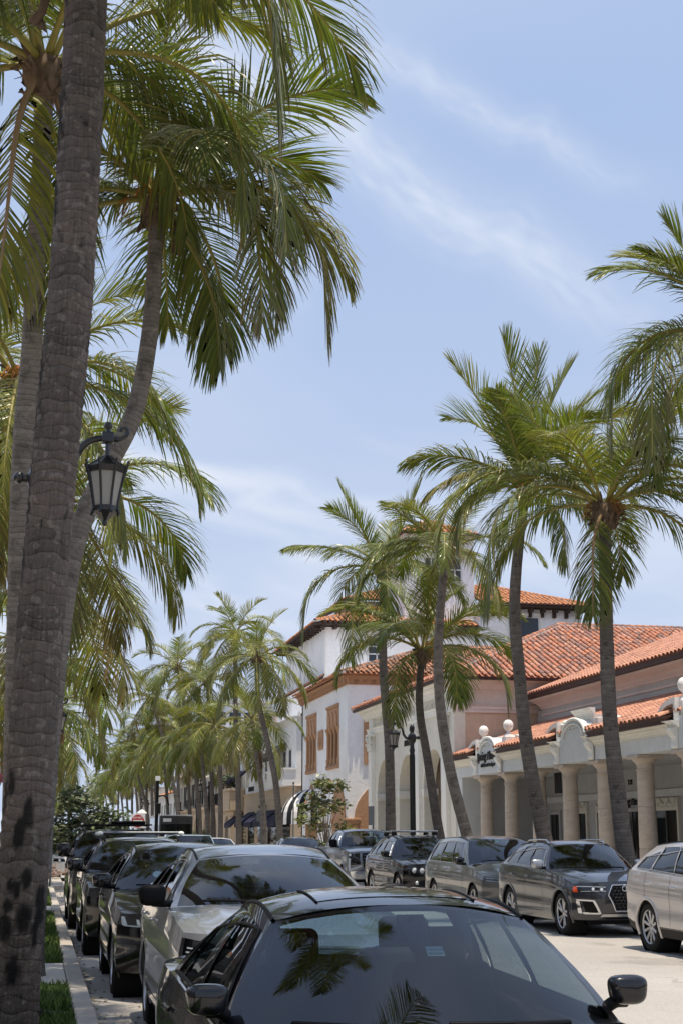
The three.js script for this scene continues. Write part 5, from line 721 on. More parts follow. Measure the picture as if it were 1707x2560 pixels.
const RB = [
  ['tallest bright palm left of the white building with terracotta windows', 1, [[12.0, 0.1, -70.7], [11.67, 4.2, -70.7], [11.2, 6.38, -70.7], [10.74, 8.38, -70.7], [10.61, 10.5, -70.7]], 19, 0.92],
  ['lower palm with brown hanging frond in front of the upper navy awning', 1, [[12.0, 0.1, -75.9], [11.78, 3.95, -75.9], [11.42, 6.28, -75.9], [11.18, 7.7, -75.9]], 15, 0.9],
  ['dark topped palm standing highest behind the tallest bright one', 1, [[12.0, 0.1, -85.8], [11.8, 6, -85.8], [11.62, 9, -85.8], [11.55, 13.9, -85.8]], 18, 0.95],
  ['straight trunked palm right of the lamp post before the stone balcony', 1, [[12.0, 0.1, -94.7], [11.82, 6.58, -94.7], [11.48, 8.8, -94.7]], 17, 0.95],
  ['leaning palm left of the lamp post before the stone balcony', 1, [[12.0, 0.1, -100.5], [11.5, 5.19, -100.5], [11.08, 8.5, -100.5]], 18, 0.95],
  ['second palm left of the lamp post, before the iron balconies', 1, [[12.0, 0.1, -107.3], [11.7, 5.42, -107.3], [11.44, 8.7, -107.3]], 17, 0.95],
  ['palm standing right above the right edge of the dark bus', 1, [[12.0, 0.1, -112.9], [11.65, 5.61, -112.9], [11.32, 8.74, -112.9]], 17, 1.0],
  ['tall palm behind the middle of the dark bus roof', 1, [[12.0, 0.1, -122.5], [11.75, 5.93, -122.5], [11.55, 10.6, -122.5]], 18, 1.0],
  ['palm behind the left half of the dark bus', 1, [[12.0, 0.1, -131], [11.47, 6.21, -131], [11.04, 9.8, -131]], 18, 1.0],
  ['palm leaning left beside the tall black signal pole', 2, [[12.0, 0.1, -144.6], [11.53, 6.67, -144.6], [11.12, 9.45, -144.6]], 18, 1.05],
  ['tall dark crowned palm rising above the signal pole', 2, [[12.0, 0.1, -150], [11.6, 7, -150], [11.2, 12.6, -150]], 20, 1.05],
  ...[157, 165, 171, 181, 190, 200, 212, 226, 242, 260, 280].map((z, i) => ['small far palm of the right row down the street', 2, [[12.1, 0.1, -z], [11.7, 4.5, -z], [11.6 - (i % 3) * 0.35, 9.3 + (i % 4) * 0.6, -z]], 19, 1.05])];
RB.forEach(([lab, lod, pts, n, size], i) => palm(lab, pts, { r0: 0.19, r1: 0.12, seed: 50 + i * 3, lod, n, mat: i % 3, turn: i * 1.7, size, dry: i % 4 === 1 && lod < 2 ? 1 : 0, group: i > 10 ? 'far palms of the right row' : undefined }));
for (let i = 0; i < 10; i++) { const R = rng(600 + i), z = -255 - i * 14 - R() * 8, x = -1 + (i % 4) * 2.3 + R() * 1.5; palm('tiny palm closing the far end of the street', [[x, 0.05, z], [x + 0.2, 4, z], [x + R() - 0.5, 8.2 + R() * 2.4, z]], { seed: 120 + i, lod: 2, n: 20, group: 'palms at the end of the street' }); }
// --- leafy trees ---
const broadMat = new THREE.MeshPhysicalMaterial({ color: 0xffffff, vertexColors: true, roughness: 1, transmission: 0.25, thickness: 0, clearcoat: 0.5, clearcoatRoughness: 0.35, side: THREE.DoubleSide });
function leafTree(name, label, pos, { h, w, d = w, leaves, size, seed, tint, trunkR = 0.07, open = 0.5, y0 = 0.35, flowers = 0 }) {
  const R = rng(seed), t = thing(name, label, name === 'shrub' ? 'shrub' : 'tree', pos), br = [], tips = [];
  const stems = Math.max(2, Math.round(w * 1.5)); part('trunk', [taperTube([[0, 0, 0], [0.05, h * 0.25, 0.03], [0, h * 0.5, 0]], [trunkR, trunkR * 0.8, trunkR * 0.5], 8, 8)], trunkMats2, t);
  for (let i = 0; i < 26; i++) { const a = R() * 6.28, y = lerp(y0, 0.98, R()), rad = Math.sqrt(Math.sin(Math.PI * clamp((y - y0 * 0.6) / (1.05 - y0 * 0.6)))) * (0.55 + 0.45 * R()); const e = [Math.cos(a) * w / 2 * rad, y * h, Math.sin(a) * d / 2 * rad]; tips.push(e); br.push(taperTube([[0, h * y0 * 0.8 * y, 0], [e[0] * 0.45, e[1] * 0.75, e[2] * 0.45], e], [trunkR * 0.45, trunkR * 0.3, trunkR * 0.1], 6, 5)); }
  part('limbs', br, trunkMats2, t);
  const pos2 = [], nor = [], col = [], idx = [];
  for (let i = 0; i < leaves; i++) {
    const c = tips[Math.floor(R() * tips.length)], u = R() * 6.28, ct = R() * 2 - 1, st = Math.sqrt(1 - ct * ct), rr = Math.pow(R(), 0.6) * open * Math.min(w, h) * 0.36, o = V3(c[0] + Math.cos(u) * st * rr, c[1] + ct * rr * 0.8, c[2] + Math.sin(u) * st * rr); if (o.y < h * 0.12) continue;
    const up = V3((R() - 0.5) * 1.5, 0.5 + R(), (R() - 0.5) * 1.5).normalize(), f = V3(R() - 0.5, R() * 0.5 - 0.35, R() - 0.5).normalize(); f.addScaledVector(up, -f.dot(up)).normalize(); const s = new THREE.Vector3().crossVectors(up, f), l = size * (0.6 + R() * 0.7), ww = l * 0.32, b = pos2.length / 3;
    const fl = R() < flowers, k = 0.65 + R() * 0.7, c3 = fl ? [0.65, 0.13, 0.02] : [tint[0] * k * (0.8 + R() * 0.5), tint[1] * k, tint[2] * k];
    for (const [p, q, e] of [[0, 0, 0], [0.45, 1, 0.05], [0.45, -1, 0.05], [1, 0, -0.08]]) { const v = o.clone().addScaledVector(f, p * l).addScaledVector(s, q * ww).addScaledVector(up, e * l); pos2.push(v.x, v.y, v.z); nor.push(up.x, up.y, up.z); col.push(...c3); }
    idx.push(b, b + 2, b + 1, b + 1, b + 2, b + 3);
  }
  const g = new THREE.BufferGeometry(); g.setAttribute('position', new THREE.Float32BufferAttribute(pos2, 3)); g.setAttribute('normal', new THREE.Float32BufferAttribute(nor, 3)); g.setAttribute('color', new THREE.Float32BufferAttribute(col, 3)); g.setIndex(idx); part('crown', g, broadMat, t); return t;
}
const trunkMats2 = stone(0.20, 0.16, 0.12, { bumpScale: 0.02 });
leafTree('street_tree', 'dense dark green round tree left of the far palms, above the parked cars', [2.1, 0, -57], { h: 3.35, w: 2.9, leaves: 4600, size: 0.24, seed: 71, tint: [0.10, 0.135, 0.055], y0: 0.3, open: 0.6 });
leafTree('street_tree', 'loose small tree with orange flowers in front of the striped awning', [13.3, 0.1, -66], { h: 4.3, w: 2.5, leaves: 2300, size: 0.23, seed: 72, tint: [0.125, 0.155, 0.025], y0: 0.12, open: 0.5, flowers: 0.012 });
leafTree('shrub', 'low clipped shrub at the foot of the stone shop', [14.6, 0.1, -80], { h: 1.1, w: 1.2, leaves: 500, size: 0.12, seed: 73, tint: [0.03, 0.06, 0.02] });
leafTree('shrub', 'leafy plant spilling over the stone balcony', [15.6, 5.3, -119.3], { h: 1.7, w: 2.6, leaves: 700, size: 0.3, seed: 74, tint: [0.035, 0.07, 0.022], y0: 0.2 });
for (const [x, z, h, s, l] of [[16.2, -96.2, 3.6, 75, 'vine climbing the stone wall beside the right navy awning'], [16.2, -104, 3.9, 76, 'vine climbing the stone wall between two navy awnings'], [16.2, -114.4, 3.4, 77, 'vine climbing the stone wall below the stone balcony']]) leafTree('climbing_vine', l, [x, 0.1, z], { h, w: 0.8, leaves: 420, size: 0.16, seed: s, tint: [0.05, 0.085, 0.022], y0: 0.2, trunkR: 0.03 });
for (const [x, z, s, l] of [[14.6, -126, 78, 'green shrub at the foot of the first stone arch'], [14.6, -137, 79, 'green shrub by the second lamp post of the right pavement']]) leafTree('shrub', l, [x, 0.1, z], { h: 2.0, w: 1.5, leaves: 420, size: 0.2, seed: s, tint: [0.06, 0.10, 0.022], y0: 0.15 });
// flower bed at the corner of the kerb
leafTree('flower_bed', 'low bed of pink and white flowers at the end of the grass strip', [0.25, 0.1, -54.5], { h: 0.55, w: 1.8, leaves: 800, size: 0.11, seed: 81, tint: [0.42, 0.33, 0.28], y0: 0.1, trunkR: 0.01 });
leafTree('flowering_shrub', 'magenta flowering shrub at the left picture edge behind the thick trunk', [-2.0, 3.6, -66], { h: 2.4, w: 1.6, leaves: 500, size: 0.2, seed: 82, tint: [0.30, 0.03, 0.12], y0: 0.1, trunkR: 0.02 });
// ---------- cars ----------
const paint = (r, g, b, metal = 0.35, rough = 0.38) => new THREE.MeshPhysicalMaterial({ specularIntensity: metal < 0.3 ? 0.25 : 1, color: new THREE.Color().setRGB(r, g, b), metalness: metal, roughness: rough, clearcoat: 1, clearcoatRoughness: 0.025, side: THREE.DoubleSide });
const CM = {
  glass: new THREE.MeshPhysicalMaterial({ color: new THREE.Color().setRGB(0.50, 0.60, 0.63), roughness: 0.0, transmission: 1, thickness: 0, ior: 1.68, side: THREE.DoubleSide }),
  tint: new THREE.MeshPhysicalMaterial({ color: new THREE.Color().setRGB(0.08, 0.09, 0.095), roughness: 0.0, transmission: 1, thickness: 0, ior: 1.75, side: THREE.DoubleSide }),
  black: new THREE.MeshPhysicalMaterial({ color: 0x08080a, roughness: 0.5, specularIntensity: 0.35 }), gloss: new THREE.MeshPhysicalMaterial({ color: 0x060607, roughness: 0.2, clearcoat: 1, clearcoatRoughness: 0.03, side: THREE.DoubleSide }),
  rubber: new THREE.MeshStandardMaterial({ color: 0x121212, roughness: 0.92 }), chrome: new THREE.MeshStandardMaterial({ color: 0xd5d7da, roughness: 0.12, metalness: 1, side: THREE.DoubleSide }),
  alloy: new THREE.MeshStandardMaterial({ color: 0xb4b6b9, roughness: 0.3, metalness: 0.9 }), alloyDark: new THREE.MeshStandardMaterial({ color: 0x3a3b3d, roughness: 0.35, metalness: 0.85 }),
  seat: new THREE.MeshStandardMaterial({ color: 0x101013, roughness: 0.8 }), seatTan: new THREE.MeshStandardMaterial({ color: 0x4a4038, roughness: 0.8 }), dash: new THREE.MeshStandardMaterial({ color: 0x0c0c0e, roughness: 0.95 }),
  lens: new THREE.MeshPhysicalMaterial({ color: 0xeef2f4, roughness: 0.05, metalness: 0.2, clearcoat: 1 }), led: new THREE.MeshStandardMaterial({ color: 0xaab4ba, roughness: 0.3 }), lampDark: new THREE.MeshPhysicalMaterial({ color: 0x15171a, roughness: 0.12, metalness: 0.5, clearcoat: 1, side: THREE.DoubleSide }),
  amber: new THREE.MeshPhysicalMaterial({ color: 0xc2480a, roughness: 0.15, clearcoat: 1, side: THREE.DoubleSide }), red: new THREE.MeshPhysicalMaterial({ color: 0x7a0808, roughness: 0.12, clearcoat: 1, side: THREE.DoubleSide }),
  paper: new THREE.MeshStandardMaterial({ color: 0xdfe5e2, roughness: 0.8, side: THREE.DoubleSide }), paperGreen: new THREE.MeshStandardMaterial({ color: 0x30c090, roughness: 0.6, side: THREE.DoubleSide }),
};
// a surface patch f(u, v) -> [x, y, z] on a grid of given u and v lines; smooth normals by differences; out: a point the normals look away from
function patch(f, us, vs, away, keep) {
  const pos = [], nor = [], uv = [], idx = [], nu = us.length, nv = vs.length, e = 1e-3;
  for (let j = 0; j < nv; j++) for (let i = 0; i < nu; i++) {
    const u = us[i], v = vs[j], p = f(u, v), a = f(u + e, v), b = f(u - e, v), c = f(u, v + e), d = f(u, v - e);
    const n = new THREE.Vector3().crossVectors(V3(a[0] - b[0], a[1] - b[1], a[2] - b[2]), V3(c[0] - d[0], c[1] - d[1], c[2] - d[2])).normalize(); const w = typeof away === 'function' ? away(p) : [p[0] - away[0], p[1] - away[1], p[2] - away[2]]; if (n.x * w[0] + n.y * w[1] + n.z * w[2] < 0) n.negate();
    pos.push(...p); nor.push(n.x, n.y, n.z); uv.push(u, v);
  }
  for (let j = 0; j < nv - 1; j++) for (let i = 0; i < nu - 1; i++) { if (keep && !keep((us[i] + us[i + 1]) / 2, (vs[j] + vs[j + 1]) / 2, i, j)) continue; const q = j * nu + i; idx.push(q, q + 1, q + nu, q + 1, q + nu + 1, q + nu); }
  // wind each face to agree with its normal
  for (let k = 0; k < idx.length; k += 3) { const P = [0, 1, 2].map((m) => V3(pos[idx[k + m] * 3], pos[idx[k + m] * 3 + 1], pos[idx[k + m] * 3 + 2])), n = new THREE.Vector3().crossVectors(P[1].sub(P[0]), P[2].sub(P[0])); const o = idx[k] * 3; if (n.x * nor[o] + n.y * nor[o + 1] + n.z * nor[o + 2] < 0) { const t = idx[k + 1]; idx[k + 1] = idx[k + 2]; idx[k + 2] = t; } }
  const g = new THREE.BufferGeometry(); g.setAttribute('position', new THREE.Float32BufferAttribute(pos, 3)); g.setAttribute('normal', new THREE.Float32BufferAttribute(nor, 3)); g.setAttribute('uv', new THREE.Float32BufferAttribute(uv, 2)); g.setIndex(idx); return g;
}
const lines = (a, b, n) => Array.from({ length: n + 1 }, (_, i) => lerp(a, b, i / n));
// a four-cornered piece laid on a surface f, standing off by `off`
function quadOn(f, c, off, away, n = 6, m = 4) {
  const g = (s, t) => { const u = (1 - t) * lerp(c[0][0], c[1][0], s) + t * lerp(c[3][0], c[2][0], s), v = (1 - t) * lerp(c[0][1], c[1][1], s) + t * lerp(c[3][1], c[2][1], s); const p = f(u, v), e = 1e-3, a = f(u + e, v), b = f(u - e, v), k = f(u, v + e), d = f(u, v - e), nn = new THREE.Vector3().crossVectors(V3(a[0] - b[0], a[1] - b[1], a[2] - b[2]), V3(k[0] - d[0], k[1] - d[1], k[2] - d[2])).normalize(); if (nn.x * (p[0] - away[0]) + nn.y * (p[1] - away[1]) + nn.z * (p[2] - away[2]) < 0) nn.negate(); return [p[0] + nn.x * off, p[1] + nn.y * off, p[2] + nn.z * off]; };
  return patch(g, lines(0, 1, n), lines(0, 1, m), away);
}
const WH = new Map();
function wheelParts(R, style) {
  const key = R + style; if (WH.has(key)) return WH.get(key);
  const w = 0.115, rim = R * 0.70; // axis along x, outer face at +x
  const lx = (pts, seg = 40) => lathe(pts, seg).rotateZ(-Math.PI / 2);
  const tyre = lx([[rim - 0.01, -w], [rim + 0.03, -w - 0.004], [R - 0.035, -w], [R - 0.008, -w + 0.03], [R, -w + 0.05], [R, w - 0.05], [R - 0.008, w - 0.03], [R - 0.035, w], [rim + 0.03, w + 0.004], [rim, w - 0.005], [rim - 0.012, w - 0.02]]);
  const barrel = lx([[rim - 0.004, w - 0.004], [rim - 0.016, w - 0.010], [rim - 0.018, w - 0.03]]);
  const dark = [lx([[rim - 0.018, w - 0.03], [rim - 0.03, 0.02], [rim - 0.05, -w]]), lx([[0.001, 0.02], [rim - 0.03, 0.0]], 24), lx([[0.05, 0.035], [0.17, 0.035]], 24)];
  const sp = []; const n = style === 'turbine' ? 5 : style === 'multi' ? 10 : 5;
  for (let i = 0; i < n; i++) {
    const a = i / n * Math.PI * 2, twin = style === 'multi' ? [0] : [-1, 1];
    for (const t of twin) { const w0 = style === 'multi' ? 0.016 : 0.015, w1 = style === 'multi' ? 0.019 : 0.019, da = t * (style === 'turbine' ? 0.20 : 0.16); const s = shape([[-w0, 0.05], [w0, 0.05], [w1, rim - 0.02], [-w1, rim - 0.02]]); const g = new THREE.ExtrudeGeometry(s, { depth: 0.03, bevelEnabled: true, bevelSize: 0.006, bevelThickness: 0.008, bevelSegments: 1 }); const p = g.attributes.position; for (let k = 0; k < p.count; k++) { const y = p.getY(k), q = y / rim; p.setX(k, p.getX(k) + da * q * y * (style === 'turbine' ? 1.3 : 1) + (style === 'turbine' ? 0.10 * q * q : 0)); p.setZ(k, p.getZ(k) - 0.022 + 0.045 * q - 0.02 * q * q); } g.computeVertexNormals(); g.rotateZ(a); g.rotateY(Math.PI / 2); g.translate(w - 0.055, 0, 0); sp.push(g); }
  }
  const hub = lx([[0.001, w - 0.03], [0.045, w - 0.032], [0.075, w - 0.05], [0.08, w - 0.08]], 20);
  const r = { tyre, rim: merge([barrel, ...sp, hub]), dark: merge(dark), w }; WH.set(key, r); return r;
}
function car(name, label, category, S, [cx, cz], turn = 0, group) {
  const P = S.paint, L = S.L, hw = S.W / 2, zF = L / 2, zR = -L / 2, yb = S.yb ?? 0.24, R = S.R ?? 0.36, K = S.k ?? 1; // K: how fine the grid is
  const root = thing(name, label, category, [cx, 0, cz], turn, group);
  const fz = zF - S.fo, rz = fz - S.wb;
  const Ws = (z) => { const f = clamp((z - (zF - 1.0)) / 1.0), r = clamp((zR + 0.8 - z) / 0.8); return hw * (1 - (S.noseT ?? 0.13) * Math.pow(f, 2.2) - 0.09 * Math.pow(r, 2.4)); };
  const cor = S.corner ?? 0.34, zfe = (u) => zF - 0.07 * u * u - cor * Math.pow(Math.abs(u), 5), zre = (u) => zR + 0.05 * u * u + 0.20 * Math.pow(Math.abs(u), 6);
  const inset = (w) => (w < 0.28 ? 0.06 * Math.pow(1 - w / 0.28, 2) : 0) + (w > 0.55 ? (S.shoulder ?? 0.05) * Math.pow((w - 0.55) / 0.45, 2.2) : 0) + 0.010 * Math.exp(-Math.pow((w - 0.46) / 0.12, 2)) - 0.006 * Math.exp(-Math.pow((w - 0.80) / 0.05, 2));
  const zc1 = zfe(1), zr1 = zre(1); S.dZ = Math.max(S.dZ, zr1 + 0.06);
  const belt = (z) => z > S.aZ ? lerp(S.beltF, S.cornerY, Math.pow((z - S.aZ) / (zc1 - S.aZ), S.fenderP ?? 1.7)) : z > S.dZ ? lerp(S.beltF, S.beltR, (S.aZ - z) / (S.aZ - S.dZ)) : lerp(S.beltR, S.tailCornerY, Math.pow((S.dZ - z) / (S.dZ - zr1 + 1e-6), 1.4));
  const bot = (z) => yb + 0.05 * Math.pow(clamp((z - fz) / (zc1 - fz)), 2) + 0.10 * Math.pow(clamp((rz - z) / (rz - zr1)), 2);
  const Wt = (z) => Ws(z) * (1 - inset(1));
  const away = [0, S.beltF - 0.5, 0];
  // hood
  const zc = (u) => lerp(S.cowlZ, S.aZ, u * u), hoodEdge = (u) => lerp(S.hoodY, belt(zc1), Math.pow(Math.abs(u), 2.6));
  const hood = (u, v) => { const z = lerp(zfe(u), zc(u), v), zs = lerp(zc1, S.aZ, v), yc = lerp(S.hoodY, S.cowlY, 1 - Math.pow(clamp(1 - v, 0, 2), S.hoodP ?? 1.9)), a = Math.abs(u); return [u * Wt(z), lerp(yc, belt(zs), Math.pow(a, 2.6)) + (S.crease ?? 0.012) * Math.exp(-Math.pow((a - 0.62) / 0.08, 2)) * smooth(clamp(v)) * (1 - 0.2 * v), z]; };
  const fr = Math.round(14 * K);
  const bodyG = [];
  bodyG.push();
  part('hood', patch(hood, lines(-1, 1, 2 * fr), lines(0, 1, fr), [0, -4, 0]), P, root);
  // front and rear fascia
  const push = (w) => (S.push ?? 0.07) * Math.sin(Math.PI * clamp(1 - w, 0, 1)) - 0.10 * Math.pow(1 - w, 4);
  const front = (u, w) => { const zz = zfe(u); return [u * Ws(zz) * (1 - inset(w)), lerp(bot(zc1), hoodEdge(u), w), zz + push(w) * (1 - Math.pow(Math.abs(u), 4))]; };
  const tailEdge = (u) => lerp(S.tailY, S.tailCornerY, Math.pow(Math.abs(u), 3));
  const rear = (u, w) => { const zz = zre(u); return [u * Ws(zz) * (1 - inset(w)), lerp(bot(zr1), tailEdge(u), w), zz - (push(w) * 0.8) * (1 - Math.pow(Math.abs(u), 4))]; };
  bodyG.push(patch(front, lines(-1, 1, 2 * fr), lines(0, 1, fr), [0, 0.5, 0]), patch(rear, lines(-1, 1, 2 * fr), lines(0, 1, fr), [0, 0.5, 0]));
  // deck behind the rear window
  const rwb = (u) => S.dZ - (S.rwBow ?? 0.10) * (1 - u * u);
  const deck = (u, v) => { const z = lerp(rwb(u), zre(u), v), zs = lerp(S.dZ, zr1, v), a = Math.abs(u); return [u * Wt(z), lerp(lerp(S.deckY ?? S.beltR + 0.02, S.tailY, Math.pow(clamp(v), 1.5)), belt(zs), Math.pow(a, 3)), z]; };
  bodyG.push(patch(deck, lines(-1, 1, 2 * fr), lines(0, 1, S.sedan ? fr : 3), [0, -4, 0]));
  // sides with open wheel arches
  const Ra = R + 0.055, nz = Math.round(L / (0.045 / K)), nw = Math.round(20 * K);
  const zl = lines(zc1, zr1, nz), d1 = S.doors, snapTo = (v) => { let b = 0; zl.forEach((z, i) => { if (Math.abs(z - v) < Math.abs(zl[b] - v)) b = i; }); zl[b] = v; }; d1.forEach(snapTo);
  const wl = lines(0, 1, nw);
  for (const s of [1, -1]) {
    const raw = (z, w) => [s * Ws(z) * (1 - inset(w)), lerp(bot(z), belt(z), w), z];
    const inA = (z, w) => { const y = lerp(bot(z), belt(z), w); return Math.hypot(z - fz, y - R) < Ra || Math.hypot(z - rz, y - R) < Ra; };
    const f = (z, w) => { const p = raw(z, w); for (const az of [fz, rz]) { const dz = p[2] - az, dy = p[1] - R, d = Math.hypot(dz, dy); if (d < Ra && d > 1e-4) { p[2] = az + dz / d * Ra; p[1] = R + dy / d * Ra; } } return p; };
    const side = (keep) => { const g = patch(raw, zl, wl, (p) => [s, 0, 0], keep), q = g.attributes.position; for (let i = 0; i < q.count; i++) { const p = [q.getX(i), q.getY(i), q.getZ(i)]; for (const az of [fz, rz]) { const dz = p[2] - az, dy = p[1] - R, d = Math.hypot(dz, dy); if (d < Ra) { const dd = Math.max(d, 1e-4); p[2] = az + dz / dd * Ra; p[1] = R + dy / dd * Ra; } } q.setXYZ(i, ...p); } return g; };
    const hole = (i, j) => inA(zl[i], wl[j]) && inA(zl[i + 1], wl[j]) && inA(zl[i], wl[j + 1]) && inA(zl[i + 1], wl[j + 1]);
    const wd = S.sillW ?? 0.16;
    const inDoor = (z, w) => { if (w < wd) return -1; for (let k = 0; k < d1.length - 1; k++) if (z < d1[k] && z > d1[k + 1]) return k; return -1; };
    bodyG.push(side((z, w, i, j) => !hole(i, j) && inDoor(z, w) < 0 && !(S.cladding && w < wd)));
    if (S.cladding) part('sill', side((z, w, i, j) => !hole(i, j) && inDoor(z, w) < 0 && w < wd), CM.black, root);
    for (let k = 0; k < d1.length - 1; k++) {
      const dr = part('door', side((z, w, i, j) => !hole(i, j) && inDoor(z, w) === k), P, root), za = d1[k], zb = d1[k + 1], hz = zb + 0.16, hp = raw(hz, 0.83);
      part('handle', new RoundedBoxGeometry(0.03, 0.03, 0.2, 2, 0.012).translate(hp[0] + s * 0.02, hp[1], hz), S.handle || P, dr);
    }
    // shut lines
    const gaps = d1.map((z) => patch((t, w) => { const p = raw(z + (t - 0.5) * 0.009, w); p[0] += s * 0.0015; return p; }, [0, 1], wl.filter((w) => w >= wd && !inA(z, w)), () => [s, 0, 0])); gaps.push(patch((z, t) => { const p = raw(z, wd + (t - 0.5) * 0.012); p[0] += s * 0.0015; return p; }, zl.filter((z) => z < d1[0] && z > d1[d1.length - 1] && !inA(z, wd)), [0, 1], () => [s, 0, 0]));
    part('shut_line', gaps, CM.black, root);
    // shoulder strip, arch lips, wells
    bodyG.push(patch((z, t) => [s * lerp(Wt(z), Wt(z) - 0.02, t), belt(z) + 0.004 * t, z], zl.filter((z) => z <= S.aZ + 0.06 && z >= S.dZ - 0.05), [0, 1], [0, -4, 0]));
    for (const az of [fz, rz]) { const arc = []; for (let i = 0; i <= 18; i++) { const a = (-18 + 216 * i / 18) * DEG, y = R + Math.sin(a) * Ra, z = az + Math.cos(a) * Ra, w = clamp((y - bot(z)) / (belt(z) - bot(z))); arc.push([s * (Ws(z) * (1 - inset(w)) - 0.012), y, z]); } const lip = part('arch_lip', tube(arc, S.lip ?? 0.016, 36, 6), S.lipMat || (S.cladding ? CM.black : P), root);
      part('wheel_well', [new THREE.CylinderGeometry(Ra, Ra, 0.34, 24, 1, true, 0, Math.PI * 2).rotateZ(Math.PI / 2).translate(s * (hw - 0.22), R, az), new THREE.CylinderGeometry(Ra, Ra, 0.01, 24).rotateZ(Math.PI / 2).translate(s * (hw - 0.38), R, az)], blackWell, lip); }
  }
  // greenhouse
  const Bx = (z) => Wt(z) - 0.02, aT = S.aTopZ, dT = S.dTopZ, Tx = (t) => S.roofW * (1 - 0.05 * t * t), ry = (t) => { const m = S.roofPk ?? 0.32; return t < m ? lerp(S.roofY, S.roofFY, Math.pow((m - t) / m, 2)) : lerp(S.roofY, S.roofRY, Math.pow((t - m) / (1 - m), 2)); }, crown = S.crown ?? 0.045;
  const gh = (s) => (t, q) => { const bz = lerp(S.aZ, S.dZ, t), tz = lerp(aT, dT, t), b = [Bx(bz), belt(bz) + 0.004, bz], c = [Tx(t), ry(t), tz]; return [s * (lerp(b[0], c[0], q) + 0.028 * Math.sin(Math.PI * q)), lerp(b[1], c[1], q), lerp(b[2], c[2], q)]; };
  const wsTop = (u) => aT + (S.wsBow ?? 0.12) * (1 - u * u);
  const ws = (u, q) => { const x0 = u * Bx(S.aZ), x1 = u * Tx(0), y0 = lerp(S.cowlY, belt(S.aZ) + 0.004, Math.pow(Math.abs(u), 3)), y1 = ry(0) + crown * (1 - u * u); return [lerp(x0, x1, q) + u * 0.028 * Math.sin(Math.PI * q), lerp(y0, y1, q) + 0.022 * Math.sin(Math.PI * q) * (1 - u * u), lerp(zc(u), wsTop(u), q) + 0.03 * Math.sin(Math.PI * q) * (1 - u * u)]; };
  const rwTop = (u) => dT - 0.06 * (1 - u * u);
  const rw = (u, q) => { const x0 = u * Bx(S.dZ), x1 = u * Tx(1), y0 = lerp(S.deckY ?? S.beltR + 0.02, belt(S.dZ) + 0.004, Math.pow(Math.abs(u), 3)), y1 = ry(1) + crown * (1 - u * u); return [lerp(x0, x1, q) + u * 0.028 * Math.sin(Math.PI * q), lerp(y0, y1, q), lerp(rwb(u), rwTop(u), q)]; };
  const roof = (u, t) => [u * Tx(t), ry(t) + crown * (1 - Math.pow(Math.abs(u), 2.6)), lerp(wsTop(u), rwTop(u), t)];
  const uG = [-1, -0.945, ...lines(-0.9, 0.9, 14), 0.945, 1], qG = [0, 0.02, ...lines(0.1, 0.9, 6), 0.965, 1], inG = (u, q) => Math.abs(u) < 0.945 && q > 0.02 && q < 0.965;
  part('roof', patch(roof, lines(-1, 1, 2 * fr), lines(0, 1, Math.round(18 * K)), [0, -4, 0]), S.roofMat || P, root);
  bodyG.push(patch(ws, uG, qG, [0, 0, -3], (u, q) => !inG(u, q)), patch(rw, uG, qG, [0, 0, 3], (u, q) => !inG(u, q)));
  const wsG = part('windscreen', patch(ws, uG, qG, [0, 0, -3], inG), CM.glass, root); wsG.castShadow = false;
  part('rear_window', patch(rw, uG, qG, [0, 0, 3], inG), S.sedan ? CM.glass : CM.tint, root);
  // dark bands round the windscreen
  part('screen_band', patch((u, q) => { const p = ws(u, q); p[1] -= 0.004; p[2] -= 0.003; return p; }, uG, [0, 0.02, 0.05], [0, 0, -3], inG), CM.black, wsG);
  const mapS = (sh, f, s, off) => { const g = new THREE.ShapeGeometry(sh, 6), p = g.attributes.position, n = g.attributes.normal; for (let i = 0; i < p.count; i++) { const t = p.getX(i), q = p.getY(i), e = 1e-3, c = f(t, q), a = f(t + e, q), b = f(t - e, q), k = f(t, q + e), d = f(t, q - e), nn = new THREE.Vector3().crossVectors(V3(a[0] - b[0], a[1] - b[1], a[2] - b[2]), V3(k[0] - d[0], k[1] - d[1], k[2] - d[2])).normalize(); if (nn.x * s < 0) nn.negate(); p.setXYZ(i, c[0] + nn.x * off, c[1] + nn.y * off, c[2] + nn.z * off); n.setXYZ(i, nn.x, nn.y, nn.z); }
    const ix = g.index; for (let k = 0; k < ix.count; k += 3) { const A = ix.getX(k), B = ix.getX(k + 1), C = ix.getX(k + 2), a = V3(0, 0, 0).fromBufferAttribute(p, A), nn = V3(0, 0, 0).fromBufferAttribute(p, B).sub(a).cross(V3(0, 0, 0).fromBufferAttribute(p, C).sub(a)); if (nn.x * n.getX(A) + nn.y * n.getY(A) + nn.z * n.getZ(A) < 0) { ix.setX(k + 1, C); ix.setX(k + 2, B); } }
    return g.toNonIndexed(); };
